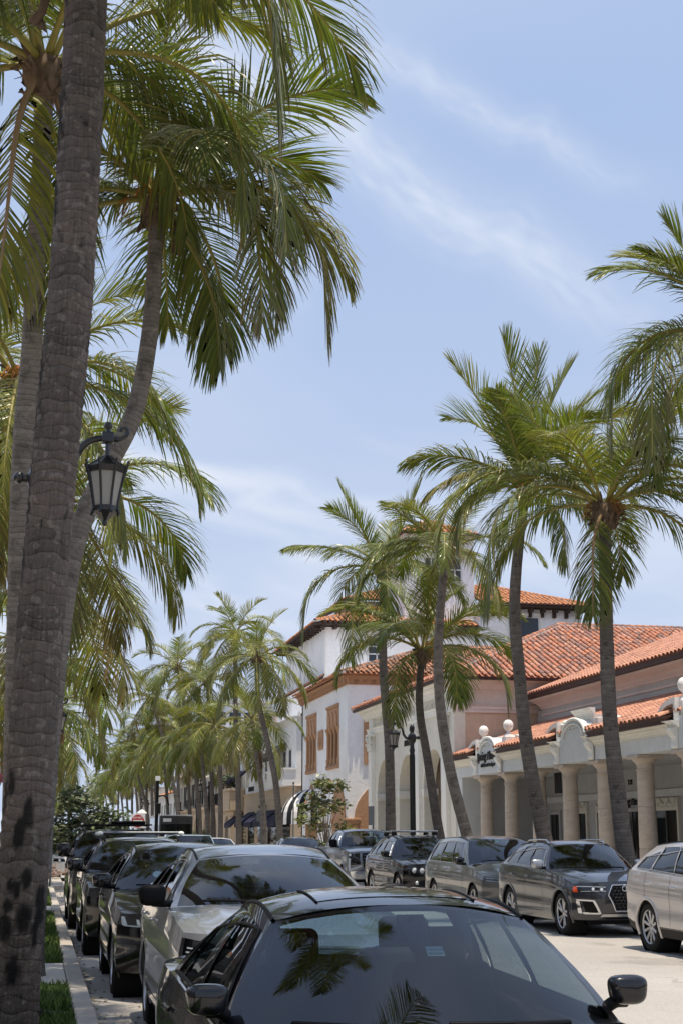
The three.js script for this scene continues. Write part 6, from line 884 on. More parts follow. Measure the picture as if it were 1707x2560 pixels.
  for (const s of [1, -1]) {
    const f = gh(s), wins = S.wins.map((w) => { const [t0, t1, q0 = 0.05, q1 = 0.86, e = 0] = w, b0 = w[5] ?? t0, b1 = w[6] ?? t1; const pts = [[b0, q0], [b1, q0], [t1, q1 - e], [t0, q1]]; const out = []; for (let i = 0; i < 4; i++) { const A = pts[i], B = pts[(i + 1) % 4], C = pts[(i + 3) % 4], rt = Math.min(0.03, Math.abs(t1 - t0) * 0.2), Lb = Math.hypot(B[0] - A[0], (B[1] - A[1]) * 0.3) || 1, Lc = Math.hypot(C[0] - A[0], (C[1] - A[1]) * 0.3) || 1; const toC = [lerp(A[0], C[0], rt / Lc), lerp(A[1], C[1], rt / Lc)], toB = [lerp(A[0], B[0], rt / Lb), lerp(A[1], B[1], rt / Lb)]; for (let k = 0; k <= 3; k++) { const m = k / 3, x = (1 - m) * (1 - m) * toC[0] + 2 * m * (1 - m) * A[0] + m * m * toB[0], y = (1 - m) * (1 - m) * toC[1] + 2 * m * (1 - m) * A[1] + m * m * toB[1]; out.push([x, y]); } for (let k = 1; k < 10; k++) out.push([lerp(toB[0], lerp(B[0], A[0], Math.min(0.45, rt / Lb)), k / 10), lerp(toB[1], lerp(B[1], A[1], Math.min(0.45, rt / Lb)), k / 10)]); } return out; });
    const fr2 = []; for (let i = 0; i <= 24; i++) fr2.push([i / 24, 0]); for (let i = 1; i <= 8; i++) fr2.push([1, i / 8]); for (let i = 23; i >= 0; i--) fr2.push([i / 24, 1]); for (let i = 7; i > 0; i--) fr2.push([0, i / 8]);
    const sh = shape(fr2); for (const w of wins) sh.holes.push(new THREE.Path(w.map((p) => new THREE.Vector2(...p)))); bodyG.push(mapS(sh, f, s, 0));
    for (const w of wins) { const g = part('side_window', mapS(shape(w), f, s, -0.004), S.sideGlass || CM.tint, root); }
    if (S.wins.length > 1) { const bars = []; for (let i = 0; i < S.wins.length - 1; i++) { const a = S.wins[i][1], b = S.wins[i + 1][0]; bars.push(mapS(shape([[a, 0.04], [b, 0.04], [b, 0.88], [a, 0.88]].flatMap((p, k, A) => { const n = A[(k + 1) % 4]; return Array.from({ length: 6 }, (_, m) => [lerp(p[0], n[0], m / 6), lerp(p[1], n[1], m / 6)]); })), f, s, 0.002)); } part('door_pillar', bars, CM.gloss, root); }
    const first = S.wins[0], last = S.wins[S.wins.length - 1], loop = []; for (const w of [0]) { const q0 = first[2] ?? 0.05, q1 = first[3] ?? 0.86, eL = last[4] ?? 0; const A = [first[5] ?? first[0], q0], B = [last[6] ?? last[1], last[2] ?? q0], C = [last[1], (last[3] ?? q1) - eL], D = [first[0], q1]; for (let i = 0; i <= 16; i++) loop.push([lerp(A[0], B[0], i / 16), lerp(A[1], B[1], i / 16)]); for (let i = 1; i <= 4; i++) loop.push([lerp(B[0], C[0], i / 4), lerp(B[1], C[1], i / 4)]); for (let i = 1; i <= 16; i++) loop.push([lerp(C[0], D[0], i / 16), (last[3] ?? q1) === q1 && eL ? lerp(C[1], D[1], Math.min(1, i / 16 * 3)) : lerp(C[1], D[1], i / 16)]); for (let i = 1; i < 4; i++) loop.push([lerp(D[0], A[0], i / 4), lerp(D[1], A[1], i / 4)]); }
    part('window_trim', new THREE.TubeGeometry(new THREE.CatmullRomCurve3(loop.map(([t, q]) => { const p = f(t, q); return V3(p[0] + s * 0.004, p[1], p[2]); }), true, 'catmullrom', 0.1), 90, 0.008, 4, true), S.trim || CM.gloss, root);
    // roof edge seam
    part('roof_seam', tube(lines(0, 1, 12).map((t) => { const p = roof(s * 0.985, t); return [p[0], p[1] + 0.004, p[2]]; }), 0.011, 24, 4), CM.black, root);
    if (S.rails) { const rl = lines(0.10, 0.86, 10).map((t, i) => { const p = roof(s * 0.93, t); return [p[0], p[1] + (i === 0 || i === 10 ? 0.0 : 0.05), p[2]]; }); part('roof_rail', tube(rl, 0.016, 30, 6), S.rails, root); }
    // mirror
    const mz = S.aZ - 0.12, mp = gh(1)(0.03, 0.10), mk = S.mirror ?? [0.115, 0.085, 0.065], mx = mp[0] + 0.05 - (S.mirIn ?? 0) + mk[0]; const sg = new THREE.SphereGeometry(1, 22, 16), q = sg.attributes.position; for (let i = 0; i < q.count; i++) { const c = [q.getX(i), q.getY(i), q.getZ(i)].map((v) => Math.sign(v) * Math.pow(Math.abs(v), 0.62)); const zk = c[2] < 0 ? 0.35 : 1; q.setXYZ(i, c[0] * mk[0] * (1 + 0.10 * c[1]), c[1] * mk[1], c[2] * mk[2] * zk); } sg.computeVertexNormals(); const my = mp[1] + mk[1] * 0.7 + (S.mirUp ?? 0);
    const mr = part('wing_mirror', sg.translate(s * mx, my, mz + 0.05), S.mirrorMat || P, root); part('mirror_arm', tube([[s * (mp[0] - 0.03), mp[1] - 0.01, mz + 0.02], [s * (mx - mk[0] * 0.6), my - mk[1] * 0.8, mz + 0.04], [s * mx, my - mk[1] * 0.75, mz + 0.04]], 0.028, 10, 8), CM.black, mr);
  }
  const body = part('body', bodyG.filter(Boolean), P, root);
  // wheels
  const wp = wheelParts(R, S.wheel || 'twin');
  for (const s of [1, -1]) for (const az of [fz, rz]) { const w = part('wheel', wp.tyre, CM.rubber, root); w.position.set(s * (hw - wp.w - 0.035), R, az); w.rotation.y = s > 0 ? 0 : Math.PI; if (az === fz && S.steer) w.rotation.y += S.steer; part('rim', wp.rim, S.rim || CM.alloy, w); part('brake_disc', wp.dark, CM.black, w); }
  part('underbody', [box(-hw + 0.30, hw - 0.30, yb - 0.03, 0.62, zR + 0.3, zF - 0.35), box(-hw + 0.12, hw - 0.12, yb, 0.45, rz + Ra + 0.05, fz - Ra - 0.05)], CM.black, root);
  // cabin
  const fl = Math.min(S.beltF, S.beltR) - 0.64;
  part('cabin_floor', [box(-hw + 0.14, hw - 0.14, fl - 0.05, fl, S.dZ + 0.1, S.aZ + 0.1)], CM.black, root);
  part('door_lining', [box(-Bx(S.aZ) + 0.01, -Bx(S.aZ) + 0.05, fl, S.beltF - 0.04, S.dZ + 0.2, S.aZ - 0.1), box(Bx(S.aZ) - 0.05, Bx(S.aZ) - 0.01, fl, S.beltF - 0.04, S.dZ + 0.2, S.aZ - 0.1)], CM.dash, root);
  part('headliner', patch((u, t) => { const p = roof(u * 0.97, t); p[1] -= 0.035; return p; }, lines(-1, 1, 8), lines(0.02, 0.98, 8), [0, 4, 0]), S.liner || CM.seatTan, root);
  const dsh = []; { const s = shape([[S.aZ - 0.32, fl], [S.aZ - 0.30, S.beltF - 0.10], [S.aZ - 0.10, S.beltF - 0.02], [S.cowlZ - 0.16, S.cowlY - 0.045], [S.cowlZ - 0.10, S.cowlY - 0.10], [S.cowlZ - 0.15, fl]]); const g = new THREE.ExtrudeGeometry(s, { depth: 2 * Bx(S.aZ) - 0.14, bevelEnabled: false }).rotateY(-Math.PI / 2).translate(Bx(S.aZ) - 0.07, 0, 0); dsh.push(g); }
  part('dashboard', dsh, S.dashMat || CM.dash, root);
  const seatM = S.seatMat || CM.seat, st = (x, z, w) => [new RoundedBoxGeometry(w, 0.60, 0.15, 3, 0.06).rotateX(-0.28).translate(x, fl + 0.52, z), new RoundedBoxGeometry(w, 0.16, 0.5, 3, 0.06).translate(x, fl + 0.18, z + 0.27), new RoundedBoxGeometry(w * 0.52, 0.19, 0.10, 3, 0.045).rotateX(-0.15).translate(x, fl + 0.88, z - 0.11)];
  const sz = S.aZ - 1.02; for (const s of [1, -1]) part('seat', st(s * 0.37, sz, 0.5), seatM, root);
  if (!S.cab) part('rear_seat', [...st(0.42, sz - 0.9, 0.55), ...st(-0.42, sz - 0.9, 0.55)], seatM, root);
  const sw = part('steering_wheel', [new THREE.TorusGeometry(0.18, 0.016, 8, 28), box(-0.17, 0.17, -0.015, 0.015, -0.01, 0.01), new THREE.SphereGeometry(0.06, 12, 8).scale(1, 1, 0.5)], CM.dash, root); sw.position.set(0.37, S.beltF - 0.05, S.aZ - 0.50); sw.rotation.x = -0.42;
  const rmv = ws(0, 0.88); part('rear_view_mirror', [new RoundedBoxGeometry(0.24, 0.07, 0.04, 2, 0.02).translate(0, rmv[1] - 0.08, rmv[2] - 0.12), tube([[0, rmv[1] - 0.01, rmv[2] - 0.02], [0, rmv[1] - 0.06, rmv[2] - 0.10]], 0.014, 4, 6)], CM.black, root);
  // wipers
  const wip = (u0, q0, u1, q1) => { const pts = lines(0, 1, 8).map((t) => { const p = ws(lerp(u0, u1, t), lerp(q0, q1, t)); return [p[0], p[1] + 0.022, p[2] + 0.022]; }); return tube(pts, 0.011, 16, 5); };
  part('wiper', [wip(0.62, 0.015, -0.02, 0.045), wip(0.62, 0.01, 0.3, 0.02)], CM.black, root); part('wiper', [wip(-0.10, 0.012, -0.72, 0.05)], CM.black, root);
  const api = { root, front, rear, hood, ws, rw, roof, gh, fz, rz, hw, R, F: (name, c, off, mat, par, n, m) => part(name, quadOn(front, c, off, [0, 0.5, 0], n, m), mat, par || root), B: (name, c, off, mat, par) => part(name, quadOn(rear, c, off, [0, 0.5, 0]), mat, par || root), S };
  return api;
}
const blackWell = new THREE.MeshStandardMaterial({ color: 0x070707, roughness: 1, side: THREE.DoubleSide });
const mirrorQ = (c) => c.map(([u, w]) => [-u, w]).reverse();
function lamps(a, c, { drl, lens = [], mat = CM.lampDark, amber, frame } = {}) { // a pair of headlights
  for (const s of [1, -1]) { const k = (q) => s > 0 ? q : mirrorQ(q); const h = a.F('headlight', k(c), 0.006, mat, null, 8, 4); for (const d of drl || []) a.F('running_light', k(d), 0.011, CM.led, h, 10, 2); if (amber) a.F('marker_lamp', k(amber), 0.011, CM.amber, h, 4, 3);
    for (const [u, w, r] of lens) { const p = a.front(s * u, w); part('lens', new THREE.SphereGeometry(r, 16, 12).scale(1, 1, 0.45).translate(p[0], p[1], p[2] + 0.004), CM.lens, h); part('bezel', new THREE.TorusGeometry(r * 1.15, r * 0.14, 6, 20).translate(p[0], p[1], p[2] + 0.012), CM.alloyDark, h); }
    if (frame) for (const d of frame) a.F('lamp_trim', k(d), 0.012, CM.chrome, h, 10, 2); }
}
function tails(a, c) { for (const s of [1, -1]) a.B('tail_light', s > 0 ? c : mirrorQ(c), 0.008, CM.red); }
function plate(a, y = 0.3) { const p = a.front(0, y); part('number_plate', box(-0.16, 0.16, p[1] - 0.08, p[1] + 0.08, p[2] + 0.005, p[2] + 0.02), CM.paper, a.root); }

// body shapes
const SEDAN = { sedan: true, L: 4.66, W: 1.83, wb: 2.81, fo: 0.83, R: 0.335, hoodY: 0.70, cornerY: 0.72, cowlY: 0.985, cowlZ: 1.10, aZ: 0.72, beltF: 0.965, beltR: 1.02, dZ: -1.42, deckY: 1.08, tailY: 1.07, tailCornerY: 1.02, aTopZ: 0.26, dTopZ: -0.90, roofFY: 1.37, roofY: 1.425, roofRY: 1.37, roofPk: 0.42, roofW: 0.585, doors: [0.62, -0.36, -1.18], wins: [[0.06, 0.46, 0.05, 0.88], [0.50, 0.80, 0.05, 0.88, 0.03], [0.82, 0.90, 0.06, 0.80, 0.10]], crown: 0.075, shoulder: 0.055 };
const SUV = { L: 4.65, W: 1.87, wb: 2.72, fo: 0.90, R: 0.365, hoodY: 0.92, cornerY: 0.90, cowlY: 1.13, cowlZ: 1.02, aZ: 0.62, beltF: 1.10, beltR: 1.17, dZ: -1.98, tailY: 1.10, tailCornerY: 1.12, aTopZ: 0.12, dTopZ: -1.62, roofFY: 1.535, roofY: 1.60, roofRY: 1.52, roofW: 0.60, doors: [0.55, -0.45, -1.33], wins: [[0.05, 0.36], [0.385, 0.66], [0.69, 0.87, 0.07, 0.80, 0.12]], crown: 0.05, cladding: true, wheel: 'twin' };
const black = paint(0.0035, 0.0035, 0.0045, 0, 0.3), nearBlack = paint(0.0035, 0.0035, 0.005, 0, 0.3), silver = paint(0.46, 0.475, 0.50, 0.7, 0.34), graphite = paint(0.034, 0.038, 0.046, 0.65, 0.33), warmGrey = paint(0.17, 0.17, 0.16, 0.6, 0.34), champagne = paint(0.56, 0.525, 0.50, 0.45, 0.38), whitePaint = paint(0.75, 0.75, 0.75, 0.05, 0.4), truckGrey = paint(0.15, 0.17, 0.20, 0.7, 0.34);
// --- left row, all facing the eye ---
{
  const a = car('parked_car', 'glossy black sedan filling the bottom foreground with palms mirrored in its windscreen', 'car', { ...SEDAN, paint: nearBlack, sideGlass: CM.glassSide = new THREE.MeshPhysicalMaterial({ color: new THREE.Color().setRGB(0.34, 0.38, 0.38), roughness: 0, transmission: 1, thickness: 0, ior: 1.52, side: THREE.DoubleSide }), trim: CM.black, mirror: [0.086, 0.062, 0.06], mirUp: 0.04, mirIn: 0.055, k: 1.3 }, [1.62, -6.62]);
  lamps(a, [[0.55, 0.62], [0.97, 0.66], [0.97, 0.88], [0.55, 0.82]], { lens: [[0.64, 0.72, 0.05], [0.8, 0.75, 0.05]] }); a.F('grille', [[0.05, 0.6], [0.36, 0.6], [0.36, 0.9], [0.06, 0.9]], 0.01, CM.black); a.F('grille', mirrorQ([[0.05, 0.6], [0.36, 0.6], [0.36, 0.9], [0.06, 0.9]]), 0.01, CM.black); tails(a, [[0.6, 0.6], [0.98, 0.62], [0.98, 0.85], [0.6, 0.82]]);
  // camera housing, parking permit and sunroof
  const c0 = a.ws(0.0, 0.9), c1 = a.ws(0.02, 0.70); part('mirror_housing', new THREE.CylinderGeometry(0.075, 0.055, 0.24, 4, 1).rotateY(Math.PI / 4).scale(1.15, 1, 0.25).rotateX(-1.02).translate((c0[0] + c1[0]) / 2, (c0[1] + c1[1]) / 2 - 0.035, (c0[2] + c1[2]) / 2 - 0.035), CM.black, a.root);
  { const cv = document.createElement('canvas'); cv.width = 128; cv.height = 96; const x = cv.getContext('2d'); x.fillStyle = '#7d9294'; x.fillRect(0, 0, 128, 96); x.fillStyle = '#3f666c'; x.font = 'bold 36px sans-serif'; x.textAlign = 'center'; x.fillText('54S519', 64, 46); x.fillRect(10, 60, 108, 24); const t = new THREE.CanvasTexture(cv); t.colorSpace = THREE.SRGBColorSpace; const p = a.ws(0.06, 0.60), g = new THREE.PlaneGeometry(0.075, 0.06).rotateX(-0.95).translate(p[0], p[1] - 0.012, p[2] - 0.012); part('parking_permit', g, new THREE.MeshStandardMaterial({ map: t, roughness: 0.6, side: THREE.DoubleSide }), a.root); }
  part('sunroof', patch((u, t) => { const p = a.roof(u * 0.62, lerp(0.12, 0.5, t)); p[1] += 0.003; return p; }, lines(-1, 1, 12), lines(0, 1, 8), [0, -4, 0]), CM.gloss, a.root);
  const sm = []; for (const s of [-1, 1]) sm.push(tube(lines(0, 1, 8).map((t) => { const p = a.roof(s * 0.63, lerp(0.11, 0.51, t)); return [p[0], p[1] + 0.004, p[2]]; }), 0.006, 12, 4)); part('sunroof_seal', sm, CM.black, a.root);
}
{
  const a = car('parked_suv', 'silver SUV parked right behind the black foreground sedan', 'car', { ...SUV, paint: silver, mirrorMat: CM.black, W: 1.88, L: 4.62, cowlZ: 1.24, aZ: 0.74, aTopZ: 0.10, roofFY: 1.53, roofY: 1.61, hoodY: 1.03, cornerY: 1.03, cowlY: 1.19, beltF: 1.15, beltR: 1.2, corner: 0.42, lipMat: silver, cladding: false, hoodP: 1.5, crease: 0.02, k: 1.2 }, [1.99, -12.78]);
  lamps(a, [[0.46, 0.72], [0.985, 0.66], [0.995, 0.95], [0.50, 0.86]], { lens: [[0.78, 0.79, 0.075], [0.62, 0.79, 0.045]], frame: [[[0.46, 0.70], [0.985, 0.64], [0.985, 0.665], [0.46, 0.72]], [[0.965, 0.66], [0.985, 0.66], [0.995, 0.95], [0.975, 0.94]]], drl: [[[0.88, 0.84], [0.955, 0.85], [0.955, 0.865], [0.88, 0.855]], [[0.88, 0.80], [0.955, 0.81], [0.955, 0.825], [0.88, 0.815]], [[0.88, 0.76], [0.955, 0.77], [0.955, 0.785], [0.88, 0.775]]] });
  a.F('grille', [[-0.44, 0.46], [0.44, 0.46], [0.5, 0.84], [-0.5, 0.84]], 0.008, CM.black); a.F('grille_bar', [[-0.5, 0.74], [0.5, 0.74], [0.5, 0.80], [-0.5, 0.80]], 0.016, CM.chrome); a.F('air_intake', [[-0.6, 0.16], [0.6, 0.16], [0.6, 0.36], [-0.6, 0.36]], 0.006, CM.black); tails(a, [[0.7, 0.7], [0.98, 0.7], [0.98, 0.95], [0.75, 0.95]]); plate(a, 0.3);
}
{
  const a = car('parked_suv', 'black SUV with white lightning shaped headlamp and round white windscreen sticker', 'car', { ...SUV, paint: black, W: 1.88, roofW: 0.585, hoodY: 0.93, noseT: 0.15, aZ: 0.58, k: 1.1, lipMat: black, cladding: false, shoulder: 0.07 }, [1.80, -17.96]);
  lamps(a, [[0.48, 0.74], [0.985, 0.82], [0.98, 0.95], [0.5, 0.86]], { drl: [[[0.46, 0.73], [0.93, 0.79], [0.95, 0.81], [0.46, 0.755]], [[0.90, 0.79], [0.955, 0.81], [0.99, 0.95], [0.96, 0.95]], [[0.78, 0.80], [0.815, 0.805], [0.84, 0.90], [0.81, 0.89]], [[0.56, 0.77], [0.8, 0.80], [0.82, 0.815], [0.56, 0.785]]] });
  a.F('grille', [[-0.34, 0.12], [0.34, 0.12], [0.22, 0.5], [-0.22, 0.5]], 0.008, CM.black); a.F('grille', [[-0.22, 0.5], [0.22, 0.5], [0.42, 0.9], [-0.42, 0.9]], 0.008, CM.black); a.F('fog_recess', [[0.62, 0.2], [0.9, 0.22], [0.93, 0.5], [0.74, 0.46]], 0.006, CM.gloss); a.F('fog_recess', mirrorQ([[0.62, 0.2], [0.9, 0.22], [0.93, 0.5], [0.74, 0.46]]), 0.006, CM.gloss); tails(a, [[0.6, 0.7], [0.98, 0.7], [0.98, 0.95], [0.7, 0.9]]);
  const p = a.ws(-0.45, 0.34); part('sticker', new THREE.CircleGeometry(0.062, 20).rotateX(-0.95).translate(p[0], p[1] - 0.012, p[2] - 0.015), CM.paper, a.root); const h = a.ws(-0.46, 0.05); part('permit', new THREE.CircleGeometry(0.055, 20).scale(1.2, 0.8, 1).rotateX(-0.95).translate(h[0], h[1] + 0.02, h[2] - 0.02), CM.paper, a.root);
}
{
  const a = car('parked_suv', 'black SUV with dark lamps, roof rails and pale crossbar ends', 'car', { ...SUV, paint: black, W: 1.96, L: 4.95, wb: 2.87, fo: 0.92, R: 0.385, hoodY: 1.00, cornerY: 0.98, cowlY: 1.19, beltF: 1.16, beltR: 1.22, aZ: 0.72, cowlZ: 1.12, aTopZ: 0.24, dTopZ: -1.85, dZ: -2.15, roofFY: 1.60, roofY: 1.655, roofRY: 1.60, roofW: 0.64, wins: [[0.05, 0.35], [0.375, 0.65], [0.68, 0.90, 0.06, 0.84, 0.04]], mirror: [0.125, 0.10, 0.075], cladding: false, lipMat: black, rails: CM.black, corner: 0.28, rim: CM.alloy }, [1.70, -23.74]);
  lamps(a, [[0.52, 0.70], [0.985, 0.70], [0.985, 0.93], [0.50, 0.90]], { lens: [[0.74, 0.8, 0.07]], mat: CM.lampDark }); a.F('grille', [[-0.46, 0.45], [0.46, 0.45], [0.5, 0.92], [-0.5, 0.92]], 0.01, CM.black); for (let i = 0; i < 3; i++) a.F('grille_bar', [[-0.46, 0.54 + i * 0.12], [0.46, 0.54 + i * 0.12], [0.46, 0.57 + i * 0.12], [-0.46, 0.57 + i * 0.12]], 0.02, CM.gloss); a.F('bumper_insert', [[-0.8, 0.06], [0.8, 0.06], [0.7, 0.34], [-0.7, 0.34]], 0.01, CM.black); tails(a, [[0.8, 0.6], [0.98, 0.6], [0.98, 0.95], [0.84, 0.95]]);
  for (const t of [0.22, 0.62]) { const p = a.roof(0, t); part('crossbar', [new THREE.CylinderGeometry(0.022, 0.022, 1.32, 8).rotateZ(Math.PI / 2).translate(0, p[1] + 0.07, p[2])], CM.steelBar = M.steel, a.root); for (const s of [-1, 1]) part('bar_end', new THREE.SphereGeometry(0.045, 12, 8).scale(1.2, 0.8, 1).translate(s * 0.66, p[1] + 0.06, p[2]), CM.paper, a.root); }
}
{
  const a = car('parked_suv', 'tall black SUV with large square mirrors and roof rack, farthest of the black row', 'car', { ...SUV, paint: black, W: 2.02, L: 5.25, wb: 3.07, fo: 0.95, R: 0.40, hoodY: 1.14, cornerY: 1.12, cowlY: 1.34, beltF: 1.30, beltR: 1.32, aZ: 0.98, cowlZ: 1.25, aTopZ: 0.55, dTopZ: -2.3, dZ: -2.45, roofFY: 1.76, roofY: 1.80, roofRY: 1.78, roofW: 0.72, wins: [[0.05, 0.33], [0.355, 0.63], [0.655, 0.94, 0.06, 0.84]], mirror: [0.13, 0.14, 0.08], cladding: false, lipMat: black, rails: CM.black, corner: 0.22, k: 0.8, doors: [0.9, -0.2, -1.25] }, [1.66, -30.0]);
  lamps(a, [[0.6, 0.66], [0.98, 0.66], [0.98, 0.92], [0.6, 0.92]], { lens: [[0.8, 0.8, 0.07]] }); a.F('grille', [[-0.5, 0.5], [0.5, 0.5], [0.54, 0.94], [-0.54, 0.94]], 0.01, CM.black); tails(a, [[0.85, 0.5], [0.98, 0.5], [0.98, 0.95], [0.85, 0.95]]);
  const p = a.roof(0, 0.45), q = a.roof(0, 0.8); part('roof_rack', [...[0.30, 0.52, 0.74].map((t) => { const r = a.roof(0, t); return box(-0.72, 0.72, r[1] + 0.07, r[1] + 0.10, r[2] - 0.04, r[2] + 0.04); }), box(-0.1, 0.62, p[1] + 0.10, p[1] + 0.17, q[2], p[2], 0.03)], CM.black, a.root);
}
const plain = (a) => { lamps(a, [[0.56, 0.68], [0.985, 0.72], [0.985, 0.92], [0.6, 0.86]], { lens: [[0.78, 0.78, 0.06]] }); a.F('grille', [[-0.42, 0.45], [0.42, 0.45], [0.46, 0.8], [-0.46, 0.8]], 0.008, CM.black); tails(a, [[0.65, 0.62], [0.98, 0.62], [0.98, 0.9], [0.7, 0.9]]); plate(a, 0.32); return a; };
plain(car('parked_car', 'white car beyond the flower bed at the end of the kerb', 'car', { ...SUV, paint: whitePaint, cladding: false, lipMat: whitePaint, k: 0.7, L: 4.5 }, [1.35, -58.2], 0.12));
// --- right row ---
{
  const a = car('parked_suv', 'pale champagne SUV cut off by the right picture edge', 'car', { ...SUV, paint: champagne, W: 1.86, wb: 2.69, fo: 0.92, L: 4.66, R: 0.365, wheel: 'multi', rim: CM.alloy, trim: CM.chrome, wins: [[0.05, 0.38], [0.40, 0.70], [0.725, 0.93, 0.10, 0.74, 0.20]], dTopZ: -1.55, roofRY: 1.57, roofFY: 1.56, roofY: 1.63, beltR: 1.20, lip: 0.03, lipMat: champagne, handle: CM.chrome }, [10.13, -19.56]);
  lamps(a, [[0.52, 0.72], [0.985, 0.78], [0.985, 0.92], [0.55, 0.86]], {}); a.F('grille', [[-0.5, 0.3], [0.5, 0.3], [0.4, 0.8], [-0.4, 0.8]], 0.01, CM.black); tails(a, [[0.35, 0.80], [0.995, 0.80], [0.995, 0.97], [0.45, 0.95]]); for (const s of [1, -1]) part('tail_light', new THREE.SphereGeometry(0.1, 12, 8).scale(0.35, 0.6, 1.5).translate(s * 0.80, 1.09, -2.08), CM.red, a.root);
}
{
  const a = car('parked_suv', 'dark graphite SUV with four rings on a large hexagonal grille', 'car', { ...SUV, paint: graphite, W: 1.89, wb: 2.82, fo: 0.90, L: 4.68, R: 0.375, wheel: 'turbine', trim: CM.chrome, rails: CM.chrome, mirrorMat: CM.alloy, hoodY: 0.95, cowlY: 1.12, roofFY: 1.52, roofY: 1.585, wins: [[0.05, 0.36], [0.385, 0.66], [0.685, 0.90, 0.08, 0.76, 0.16]], dTopZ: -1.60, roofRY: 1.54, lip: 0.03, lipMat: graphite, sideGlass: CM.tint, k: 1.2, cladding: false, crease: 0.022, seatMat: CM.seat }, [10.13, -25.98]);
  lamps(a, [[0.50, 0.74], [0.975, 0.76], [0.985, 0.93], [0.50, 0.865]], { drl: [[[0.52, 0.845], [0.96, 0.905], [0.96, 0.925], [0.52, 0.86]], [[0.52, 0.75], [0.9, 0.77], [0.9, 0.785], [0.52, 0.765]]], amber: [[0.93, 0.75], [0.982, 0.765], [0.99, 0.93], [0.95, 0.91]], lens: [[0.60, 0.80, 0.035], [0.74, 0.82, 0.035]] });
  a.F('grille', [[-0.32, 0.24], [0.32, 0.24], [0.47, 0.66], [-0.47, 0.66]], 0.004, CM.black); a.F('grille', [[-0.47, 0.66], [0.47, 0.66], [0.38, 0.90], [-0.38, 0.90]], 0.004, CM.black);
  const edge = [[-0.32, 0.24], [0.32, 0.24], [0.48, 0.66], [0.39, 0.905], [-0.39, 0.905], [-0.48, 0.66]], ep = []; for (let i = 0; i < 6; i++) { const A = edge[i], B = edge[(i + 1) % 6]; for (let k = 0; k < 8; k++) { const p = a.front(lerp(A[0], B[0], k / 8), lerp(A[1], B[1], k / 8)); ep.push(V3(p[0], p[1], p[2] + 0.012)); } } part('grille_frame', new THREE.TubeGeometry(new THREE.CatmullRomCurve3(ep, true, 'catmullrom', 0.05), 120, 0.013, 6, true), CM.chrome, a.root);
  const hx = []; for (let j = 0; j < 7; j++) for (let i = -4; i <= 4; i++) { const u = i * 0.088 + (j % 2 ? 0.044 : 0), w = 0.30 + j * 0.085; const lim = w < 0.66 ? lerp(0.30, 0.44, (w - 0.24) / 0.42) : lerp(0.44, 0.34, (w - 0.66) / 0.24); if (Math.abs(u) > lim) continue; const p = a.front(u, w); hx.push(new THREE.TorusGeometry(0.036, 0.006, 4, 6).scale(1.1, 0.8, 1).translate(p[0], p[1], p[2] + 0.010)); } part('grille_mesh', hx, CM.gloss, a.root);
  const rg = []; for (let i = 0; i < 4; i++) { const p = a.front(0, 0.815); rg.push(new THREE.TorusGeometry(0.045, 0.0085, 8, 24).translate((i - 1.5) * 0.066, p[1], p[2] + 0.025 + (i % 2) * 0.004)); } part('emblem', rg, CM.chrome, a.root);
  for (const s of [1, -1]) { const k = (q) => s > 0 ? q : mirrorQ(q); const o = a.F('air_intake', k([[0.60, 0.20], [0.84, 0.20], [0.90, 0.52], [0.72, 0.50]]), 0.005, CM.black); for (const q of [[[0.78, 0.18], [0.87, 0.18], [0.88, 0.22], [0.80, 0.22]], [[0.62, 0.17], [0.86, 0.17], [0.86, 0.21], [0.62, 0.21]], [[0.885, 0.18], [0.93, 0.20], [0.955, 0.52], [0.92, 0.52]], [[0.74, 0.50], [0.95, 0.53], [0.95, 0.57], [0.74, 0.54]], [[0.60, 0.18], [0.64, 0.18], [0.76, 0.53], [0.72, 0.53]]]) a.F('intake_trim', k(q), 0.014, CM.chrome, o, 4, 2); }
  a.F('skid_strip', [[-0.62, 0.10], [0.62, 0.10], [0.58, 0.17], [-0.58, 0.17]], 0.012, CM.alloy); a.F('lower_vent', [[-0.5, 0.035], [0.5, 0.035], [0.55, 0.095], [-0.55, 0.095]], 0.008, CM.black); tails(a, [[0.5, 0.72], [0.99, 0.72], [0.99, 0.92], [0.6, 0.92]]);
}
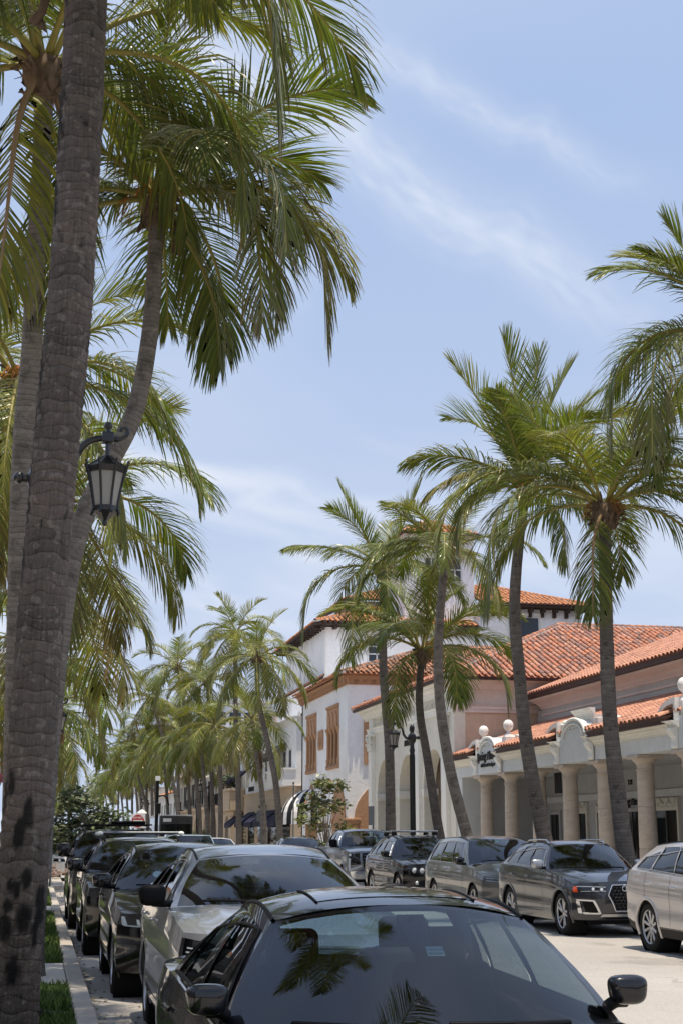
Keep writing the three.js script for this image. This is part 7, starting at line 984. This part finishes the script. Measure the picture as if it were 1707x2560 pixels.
{
  const a = car('minivan', 'warm grey minivan parked behind the graphite SUV', 'car', { ...SUV, paint: warmGrey, W: 2.0, L: 5.15, wb: 3.09, fo: 0.98, R: 0.355, hoodY: 0.93, cornerY: 0.90, cowlY: 1.16, cowlZ: 1.55, aZ: 1.0, beltF: 1.06, beltR: 1.12, aTopZ: 0.30, dTopZ: -2.05, dZ: -2.28, roofFY: 1.60, roofY: 1.665, roofRY: 1.62, roofW: 0.68, doors: [0.85, -0.35, -1.45], wins: [[0.04, 0.33, 0.05, 0.88], [0.35, 0.63, 0.05, 0.88], [0.65, 0.93, 0.05, 0.86, 0.03]], trim: CM.chrome, cladding: false, lipMat: warmGrey, mirrorMat: CM.gloss, hoodP: 1.5 }, [10.18, -31.4]);
  lamps(a, [[0.46, 0.74], [0.975, 0.80], [0.985, 0.93], [0.46, 0.83]], { drl: [[[0.48, 0.745], [0.95, 0.80], [0.95, 0.82], [0.48, 0.765]], [[0.5, 0.80], [0.95, 0.88], [0.95, 0.90], [0.5, 0.82]]], lens: [[0.7, 0.81, 0.035]] });
  a.F('grille', [[-0.42, 0.70], [0.42, 0.70], [0.45, 0.80], [-0.45, 0.80]], 0.008, CM.chrome); a.F('air_intake', [[-0.5, 0.25], [0.5, 0.25], [0.62, 0.6], [-0.62, 0.6]], 0.006, CM.black); for (const s of [1, -1]) a.F('intake_trim', s > 0 ? [[0.60, 0.26], [0.64, 0.26], [0.74, 0.62], [0.70, 0.62]] : mirrorQ([[0.60, 0.26], [0.64, 0.26], [0.74, 0.62], [0.70, 0.62]]), 0.012, CM.chrome); const p = a.ws(-0.1, 0.88); part('toll_tag', new THREE.PlaneGeometry(0.09, 0.04).rotateX(-0.8).translate(p[0], p[1] - 0.01, p[2] - 0.01), CM.paperGreen, a.root);
}
{
  const a = car('parked_suv', 'black SUV with silver crossbar and ringed headlamps behind the minivan', 'car', { ...SUV, paint: black, W: 1.93, L: 4.9, wb: 2.93, fo: 0.86, R: 0.38, hoodY: 1.02, cornerY: 0.98, cowlY: 1.17, beltF: 1.12, aZ: 0.72, cowlZ: 1.08, aTopZ: 0.22, dTopZ: -1.75, dZ: -2.1, roofFY: 1.61, roofY: 1.68, roofRY: 1.60, trim: CM.chrome, rails: CM.chrome, k: 0.9 }, [10.13, -37.9]);
  lamps(a, [[0.46, 0.68], [0.97, 0.72], [0.975, 0.88], [0.46, 0.84]], { lens: [[0.60, 0.765, 0.07], [0.78, 0.785, 0.07]] }); for (const s of [1, -1]) a.F('grille', s > 0 ? [[0.03, 0.62], [0.34, 0.62], [0.34, 0.90], [0.05, 0.90]] : mirrorQ([[0.03, 0.62], [0.34, 0.62], [0.34, 0.90], [0.05, 0.90]]), 0.01, CM.black); for (const s of [1, -1]) { const p = a.front(s * 0.72, 0.35); part('fog_lamp', new THREE.SphereGeometry(0.05, 12, 8).scale(1, 1, 0.4).translate(p[0], p[1], p[2]), CM.lens, a.root); } const e = a.hood(0, 0.06); part('emblem', new THREE.CylinderGeometry(0.04, 0.04, 0.012, 20).rotateX(0.6).translate(e[0], e[1] + 0.004, e[2]), CM.chrome, a.root); tails(a, [[0.7, 0.7], [0.98, 0.7], [0.98, 0.92], [0.7, 0.9]]);
  for (const t of [0.25, 0.66]) { const p = a.roof(0, t); part('crossbar', [box(-0.66, 0.66, p[1] + 0.085, p[1] + 0.12, p[2] - 0.045, p[2] + 0.045, 0.012)], CM.chrome, a.root); for (const x of [-0.57, 0.57]) part('bar_foot', box(x - 0.07, x + 0.07, p[1] - 0.02, p[1] + 0.085, p[2] - 0.05, p[2] + 0.05, 0.02), CM.black, a.root); }
}
{
  const a = car('pickup_truck', 'blue grey pickup truck with tall grille, farthest of the parked right row', 'truck', { ...SUV, paint: truckGrey, W: 2.03, L: 5.85, wb: 3.74, fo: 0.94, R: 0.42, yb: 0.36, hoodY: 1.26, cornerY: 1.22, cowlY: 1.38, beltF: 1.32, beltR: 1.34, aZ: 1.25, cowlZ: 1.52, aTopZ: 0.80, dTopZ: -0.72, dZ: -0.95, deckY: 1.36, tailY: 1.34, tailCornerY: 1.34, roofFY: 1.81, roofY: 1.86, roofRY: 1.83, roofW: 0.70, doors: [1.15, 0.05, -0.85], wins: [[0.05, 0.52], [0.56, 0.93]], sedan: true, mirror: [0.13, 0.13, 0.08], mirrorMat: CM.black, trim: CM.chrome, corner: 0.16, noseT: 0.07, fenderP: 3, hoodP: 3, cladding: false, lip: 0.035, lipMat: truckGrey, k: 0.9 }, [10.2, -45.2]);
  part('bed_cover', patch((u, v) => [u * 0.82, 1.352, lerp(-1.1, -2.75, v)], [-1, 1], [0, 1], [0, -4, 0]), CM.black, a.root);
  lamps(a, [[0.66, 0.52], [0.97, 0.52], [0.985, 0.93], [0.70, 0.93]], { drl: [[[0.62, 0.46], [0.98, 0.30], [0.99, 0.36], [0.66, 0.52]], [[0.93, 0.36], [0.985, 0.36], [0.99, 0.93], [0.94, 0.93]]], mat: CM.lampDark }); a.F('grille', [[-0.58, 0.42], [0.58, 0.42], [0.62, 0.93], [-0.62, 0.93]], 0.01, CM.black); for (let i = 0; i < 4; i++) a.F('grille_bar', [[-0.57, 0.50 + i * 0.11], [0.57, 0.50 + i * 0.11], [0.57, 0.535 + i * 0.11], [-0.57, 0.535 + i * 0.11]], 0.02, CM.gloss); a.F('bumper', [[-0.9, 0.05], [0.9, 0.05], [0.94, 0.3], [-0.94, 0.3]], 0.02, CM.chrome); const p = a.front(0, 0.72); part('emblem', text('GMC', 0.11, sansB, 0.02).translate(0, p[1] - 0.05, p[2] + 0.03), CM.red, a.root); tails(a, [[0.86, 0.5], [0.98, 0.5], [0.98, 0.95], [0.86, 0.95]]);
}
plain(car('parked_car', 'black car mostly hidden behind the pickup truck', 'car', { ...SUV, paint: black, k: 0.6 }, [9.6, -52.6]));
plain(car('off_road_car', 'pale blue framed off-road car with dark soft top in the traffic lane', 'car', { ...SUV, paint: paint(0.30, 0.40, 0.44, 0.3), roofMat: CM.black, k: 0.6, L: 4.3, wb: 2.6, W: 1.86, roofW: 0.70, aTopZ: 0.42, roofFY: 1.70, roofY: 1.73, roofRY: 1.72, cowlY: 1.22, beltF: 1.2, hoodY: 1.1, cornerY: 1.1, crown: 0.02 }, [5.05, -48.5]));
plain(car('white_car', 'white car in the lane, left of the off-road car', 'car', { ...SUV, paint: whitePaint, cladding: false, lipMat: whitePaint, k: 0.5 }, [4.6, -56]));
plain(car('white_car', 'white car roof showing right of the off-road car', 'car', { ...SUV, paint: whitePaint, cladding: false, lipMat: whitePaint, k: 0.5, roofY: 1.56 }, [7.4, -60]));
// bus
{
  const b = thing('bus', 'dark grey bus front standing among the palms down the street', 'bus', [10.0, 0, -105]);
  part('body', [box(-1.22, 1.22, 0.35, 3.05, -9, 0, 0.12)], paint(0.05, 0.05, 0.052, 0.1, 0.5), b); part('roof', box(-1.2, 1.2, 3.05, 3.12, -8.9, -0.05, 0.03), M.frameWhite, b); const w = part('windscreen', [box(-1.1, -0.02, 1.3, 2.45, 0.0, 0.02), box(0.02, 1.1, 1.3, 2.45, 0.0, 0.02)], M.glassDark, b); part('wiper', [box(-0.9, -0.1, 1.32, 1.36, 0.02, 0.04), box(0.1, 0.9, 1.32, 1.36, 0.02, 0.04)], CM.black, b); part('destination_board', box(-0.95, -0.35, 2.62, 2.86, 0.0, 0.02), M.frameWhite, b); part('bumper', box(-1.2, 1.2, 0.35, 0.75, -0.05, 0.08, 0.03), CM.black, b);
  for (const s of [1, -1]) { part('headlight', new THREE.SphereGeometry(0.12, 12, 8).scale(1, 1, 0.4).translate(s * 0.9, 0.95, 0.0), CM.lens, b); for (const z of [-1.8, -7]) { const q = part('wheel', wheelParts(0.46, 'twin').tyre, CM.rubber, b); q.position.set(s * 1.1, 0.46, z); } for (let i = 0; i < 6; i++) part('side_window', box(s > 0 ? 1.215 : -1.235, s > 0 ? 1.235 : -1.215, 1.4, 2.4, -1.6 - i * 1.2, -0.6 - i * 1.2), M.glassDark, b); }
}
// ---------- street lamps and signs ----------
const lampGlass = new THREE.MeshPhysicalMaterial({ color: 0xb9b6ae, roughness: 0.75, transmission: 0.35, thickness: 0 });
const lampBlack = new THREE.MeshPhysicalMaterial({ color: 0x0b0c0e, roughness: 0.38, clearcoat: 0.6, clearcoatRoughness: 0.2 });
function lamp(label, x, z, armDir, H = 5.35, group, fine = 1) {
  const t = thing('street_lamp', label, 'street lamp', [x, 0.1, z], 0, group), s = armDir;
  part('post', [lathe([[0.24, 0], [0.24, 0.10], [0.19, 0.16], [0.20, 0.30], [0.15, 0.42], [0.13, 0.75], [0.15, 0.80], [0.10, 0.86], [0.085, 1.0], [0.075, H - 0.9], [0.09, H - 0.86], [0.09, H - 0.80], [0.07, H - 0.76], [0.07, H - 0.62], [0.12, H - 0.55], [0.15, H - 0.42], [0.12, H - 0.32], [0.07, H - 0.28], [0.06, H - 0.24], [0.085, H - 0.18], [0.09, H - 0.10], [0.06, H - 0.02], [0.001, H + 0.03]], 20 * fine | 0)], lampBlack, t);
  const flutes = []; for (let i = 0; i < 12; i++) { const a = i / 12 * 6.283; flutes.push(new THREE.CylinderGeometry(0.012, 0.014, H - 2.0, 5).translate(Math.cos(a) * 0.08, 1.02 + (H - 2.0) / 2, Math.sin(a) * 0.08)); } part('fluting', flutes, lampBlack, t);
  const yA = H - 0.42, ax = (u, y) => [s * u, y, 0], X = 0.62;
  part('stub', [new THREE.SphereGeometry(0.06, 10, 8).translate(-s * 0.22, yA, 0), new THREE.CylinderGeometry(0.04, 0.05, 0.2, 8).rotateZ(Math.PI / 2).translate(-s * 0.14, yA, 0)], lampBlack, t);
  // the swan-neck arm with its scroll
  const arm = part('arm', [taperTube([ax(0.06, yA), ax(0.17, yA - 0.02), ax(0.27, yA + 0.08), ax(0.32, yA + 0.26), ax(0.43, yA + 0.40), ax(X, yA + 0.45), ax(X + 0.10, yA + 0.44), ax(X + 0.17, yA + 0.47), ax(X + 0.19, yA + 0.54), ax(X + 0.14, yA + 0.565), ax(X + 0.12, yA + 0.53)], [0.05, 0.045, 0.042, 0.04, 0.038, 0.036, 0.032, 0.03, 0.026, 0.022, 0.016], 60, 10), new RoundedBoxGeometry(0.12, 0.11, 0.11, 2, 0.014).translate(s * X, yA + 0.45, 0), new THREE.SphereGeometry(0.043, 14, 10).translate(s * X, yA + 0.575, 0), new THREE.CylinderGeometry(0.025, 0.035, 0.05, 12).translate(s * X, yA + 0.525, 0)], lampBlack, t);
  // hanging lantern, six-sided
  const ln = part('lantern', [new THREE.CylinderGeometry(0.024, 0.024, 0.16, 10).translate(s * X, yA + 0.33, 0)], lampBlack, t), y1 = yA + 0.27, N = 8, rT = 0.195, rB = 0.125, at = (r, y, k) => { const a = (k + 0.5) / N * 6.2832; return [s * X + Math.cos(a) * r, y, Math.sin(a) * r]; };
  const cap = new THREE.CylinderGeometry(0.03, rT + 0.01, 0.13, N, 1).rotateY(Math.PI / N).translate(s * X, y1 - 0.07, 0).toNonIndexed(); cap.computeVertexNormals(); const rim = new THREE.CylinderGeometry(rT + 0.012, rT - 0.005, 0.055, N, 1).rotateY(Math.PI / N).translate(s * X, y1 - 0.162, 0).toNonIndexed(); rim.computeVertexNormals(); part('cap', [cap, rim, ...Array.from({ length: N }, (_, k) => tube([at(0.03, y1 - 0.006, k), at(rT + 0.012, y1 - 0.134, k)], 0.007, 2, 5))], lampBlack, ln);
  const yt = y1 - 0.19, ybm = y1 - 0.53; for (let k = 0; k < N; k++) { const A = at(rT - 0.02, yt, k), B = at(rT - 0.02, yt, k + 1), C = at(rB - 0.01, ybm, k + 1), D = at(rB - 0.01, ybm, k); part('pane', poly([A, B, C, D], [[0, 1, 2], [0, 2, 3]]), lampGlass, ln); }
  const fr = []; for (let k = 0; k < N; k++) fr.push(tube([at(rT + 0.03, y1 - 0.07, k), at(rT + 0.012, y1 - 0.14, k), at(rT - 0.006, yt, k), at(rB, ybm, k), at(rB + 0.018, ybm - 0.07, k)], 0.0125, 10, 5)); const low = new THREE.CylinderGeometry(rB + 0.006, rB, 0.05, N, 1).rotateY(Math.PI / N).translate(s * X, ybm - 0.02, 0).toNonIndexed(); low.computeVertexNormals(); const bt = new THREE.CylinderGeometry(rB, 0.025, 0.09, N, 1).rotateY(Math.PI / N).translate(s * X, ybm - 0.09, 0).toNonIndexed(); bt.computeVertexNormals(); part('frame', [...fr, low, bt, new THREE.SphereGeometry(0.028, 8, 6).scale(1, 1.5, 1).translate(s * X, ybm - 0.15, 0)], lampBlack, ln);
  part('bulb_sleeve', new THREE.CylinderGeometry(0.055, 0.055, 0.22, 12).translate(s * X, (yt + ybm) / 2, 0), M.frameWhite, ln);
  return t;
}
lamp('black street lantern hanging beside the thick dark trunk, nearest of the lamps', -0.10, -13.6, 1, 5.46, undefined);
lamp('black street lamp by the kerb in front of the arched building', 11.9, -44.9, -1, 5.15, undefined);
lamp('small black lantern peeping out right of the thick trunk on the left row', -0.15, -38, 1, 5.0, undefined);
lamp('black street lamp between palms before the stone building', 11.9, -101, -1, 5.3, undefined);
lamp('far black street lamp before the small white shop', 11.9, -158, -1, 5.3, undefined, 0.6);
lamp('tiny far street lamp leaning over the green awning', 8.5, -205, -1, 5.3, undefined, 0.6);
function signPost(label, x, z, h, build, group) { const t = thing('sign_post', label, 'sign', [x, 0.12, z], 0, group); part('pole', new THREE.CylinderGeometry(0.032, 0.032, h, 8).translate(0, h / 2, 0), M.steel, t); build(t); return t; }
{ // no-entry sign
  const t = signPost('square white sign with red disc reading DO NOT ENTER', 6.05, -88, 2.8, () => {}); const p = part('panel', box(-0.42, 0.42, 1.98, 2.82, 0.035, 0.055, 0.006), M.frameWhite, t);
  const red = new THREE.MeshStandardMaterial({ color: 0xa81420, roughness: 0.5 }); part('disc', new THREE.CylinderGeometry(0.38, 0.38, 0.008, 32).rotateX(Math.PI / 2).translate(0, 2.40, 0.06), red, p); part('bar', box(-0.29, 0.29, 2.34, 2.46, 0.064, 0.07), M.frameWhite, p);
  part('lettering', [text('DO NOT', 0.11, sansB, 0.006).translate(0, 2.55, 0.064), text('ENTER', 0.11, sansB, 0.006).translate(0, 2.14, 0.064)], M.frameWhite, p);
}
signPost('thin grey sign pole at the corner of the flower bed', 0.52, -47, 3.0, (t) => part('panel', box(-0.02, 0.02, 2.3, 2.9, -0.2, 0.2), M.steel, t));
signPost('grey parking sign before the pilasters of the arched building', 12.3, -52.2, 2.6, (t) => part('panel', box(-0.19, 0.03, 1.95, 2.65, 0.03, 0.05, 0.004), M.steel, t));
signPost('tall dark sign pole in front of the striped awning', 12.0, -67.5, 4.0, (t) => part('cap', new THREE.SphereGeometry(0.05, 10, 8).translate(0, 4.02, 0), M.iron, t));
signPost('grey sign post before the navy awnings', 12.2, -79, 2.9, (t) => part('panel', box(-0.22, 0.22, 2.3, 2.9, 0.03, 0.05, 0.004), M.steel, t));
{ const t = thing('signal_pole', 'tall black pole with small bracket rising left of the bus', 'pole', [7.75, 0, -95]); part('pole', new THREE.CylinderGeometry(0.10, 0.13, 5.5, 12).translate(0, 2.75, 0), M.iron, t); part('bracket', [tube([[0, 4.2, 0], [0.5, 4.2, 0], [0.8, 3.6, 0]], 0.06, 10, 6), new RoundedBoxGeometry(0.3, 0.7, 0.3, 1, 0.05).translate(0.1, 3.4, 0.1)], M.iron, t); part('plate', box(-0.16, 0.16, 5.2, 5.5, 0.14, 0.16), M.frameWhite, t); }
{ const t = thing('bollard', 'small white domed lamp post at the far crossing', 'bollard', [8.0, 0, -112]); part('post', new THREE.CylinderGeometry(0.08, 0.1, 3.3, 10).translate(0, 1.65, 0), M.iron, t); part('dome', lathe([[0.4, 3.3], [0.34, 3.42], [0.15, 3.55], [0.001, 3.62]], 16), M.frameWhite, t); }
// kerb build-out that ends the parking bay
{ const t = thing('kerb_island', 'x', null); t.userData = { kind: 'structure', label: 'raised kerb build-out that ends the left parking bay' }; part('kerb_edge', streetWall([[47, -0.1], [62, -0.1], [62, 0.14], [47, 0.14]], [], 0.63, 0.35), M.kerb, t); }

renderer.render(scene, camera);
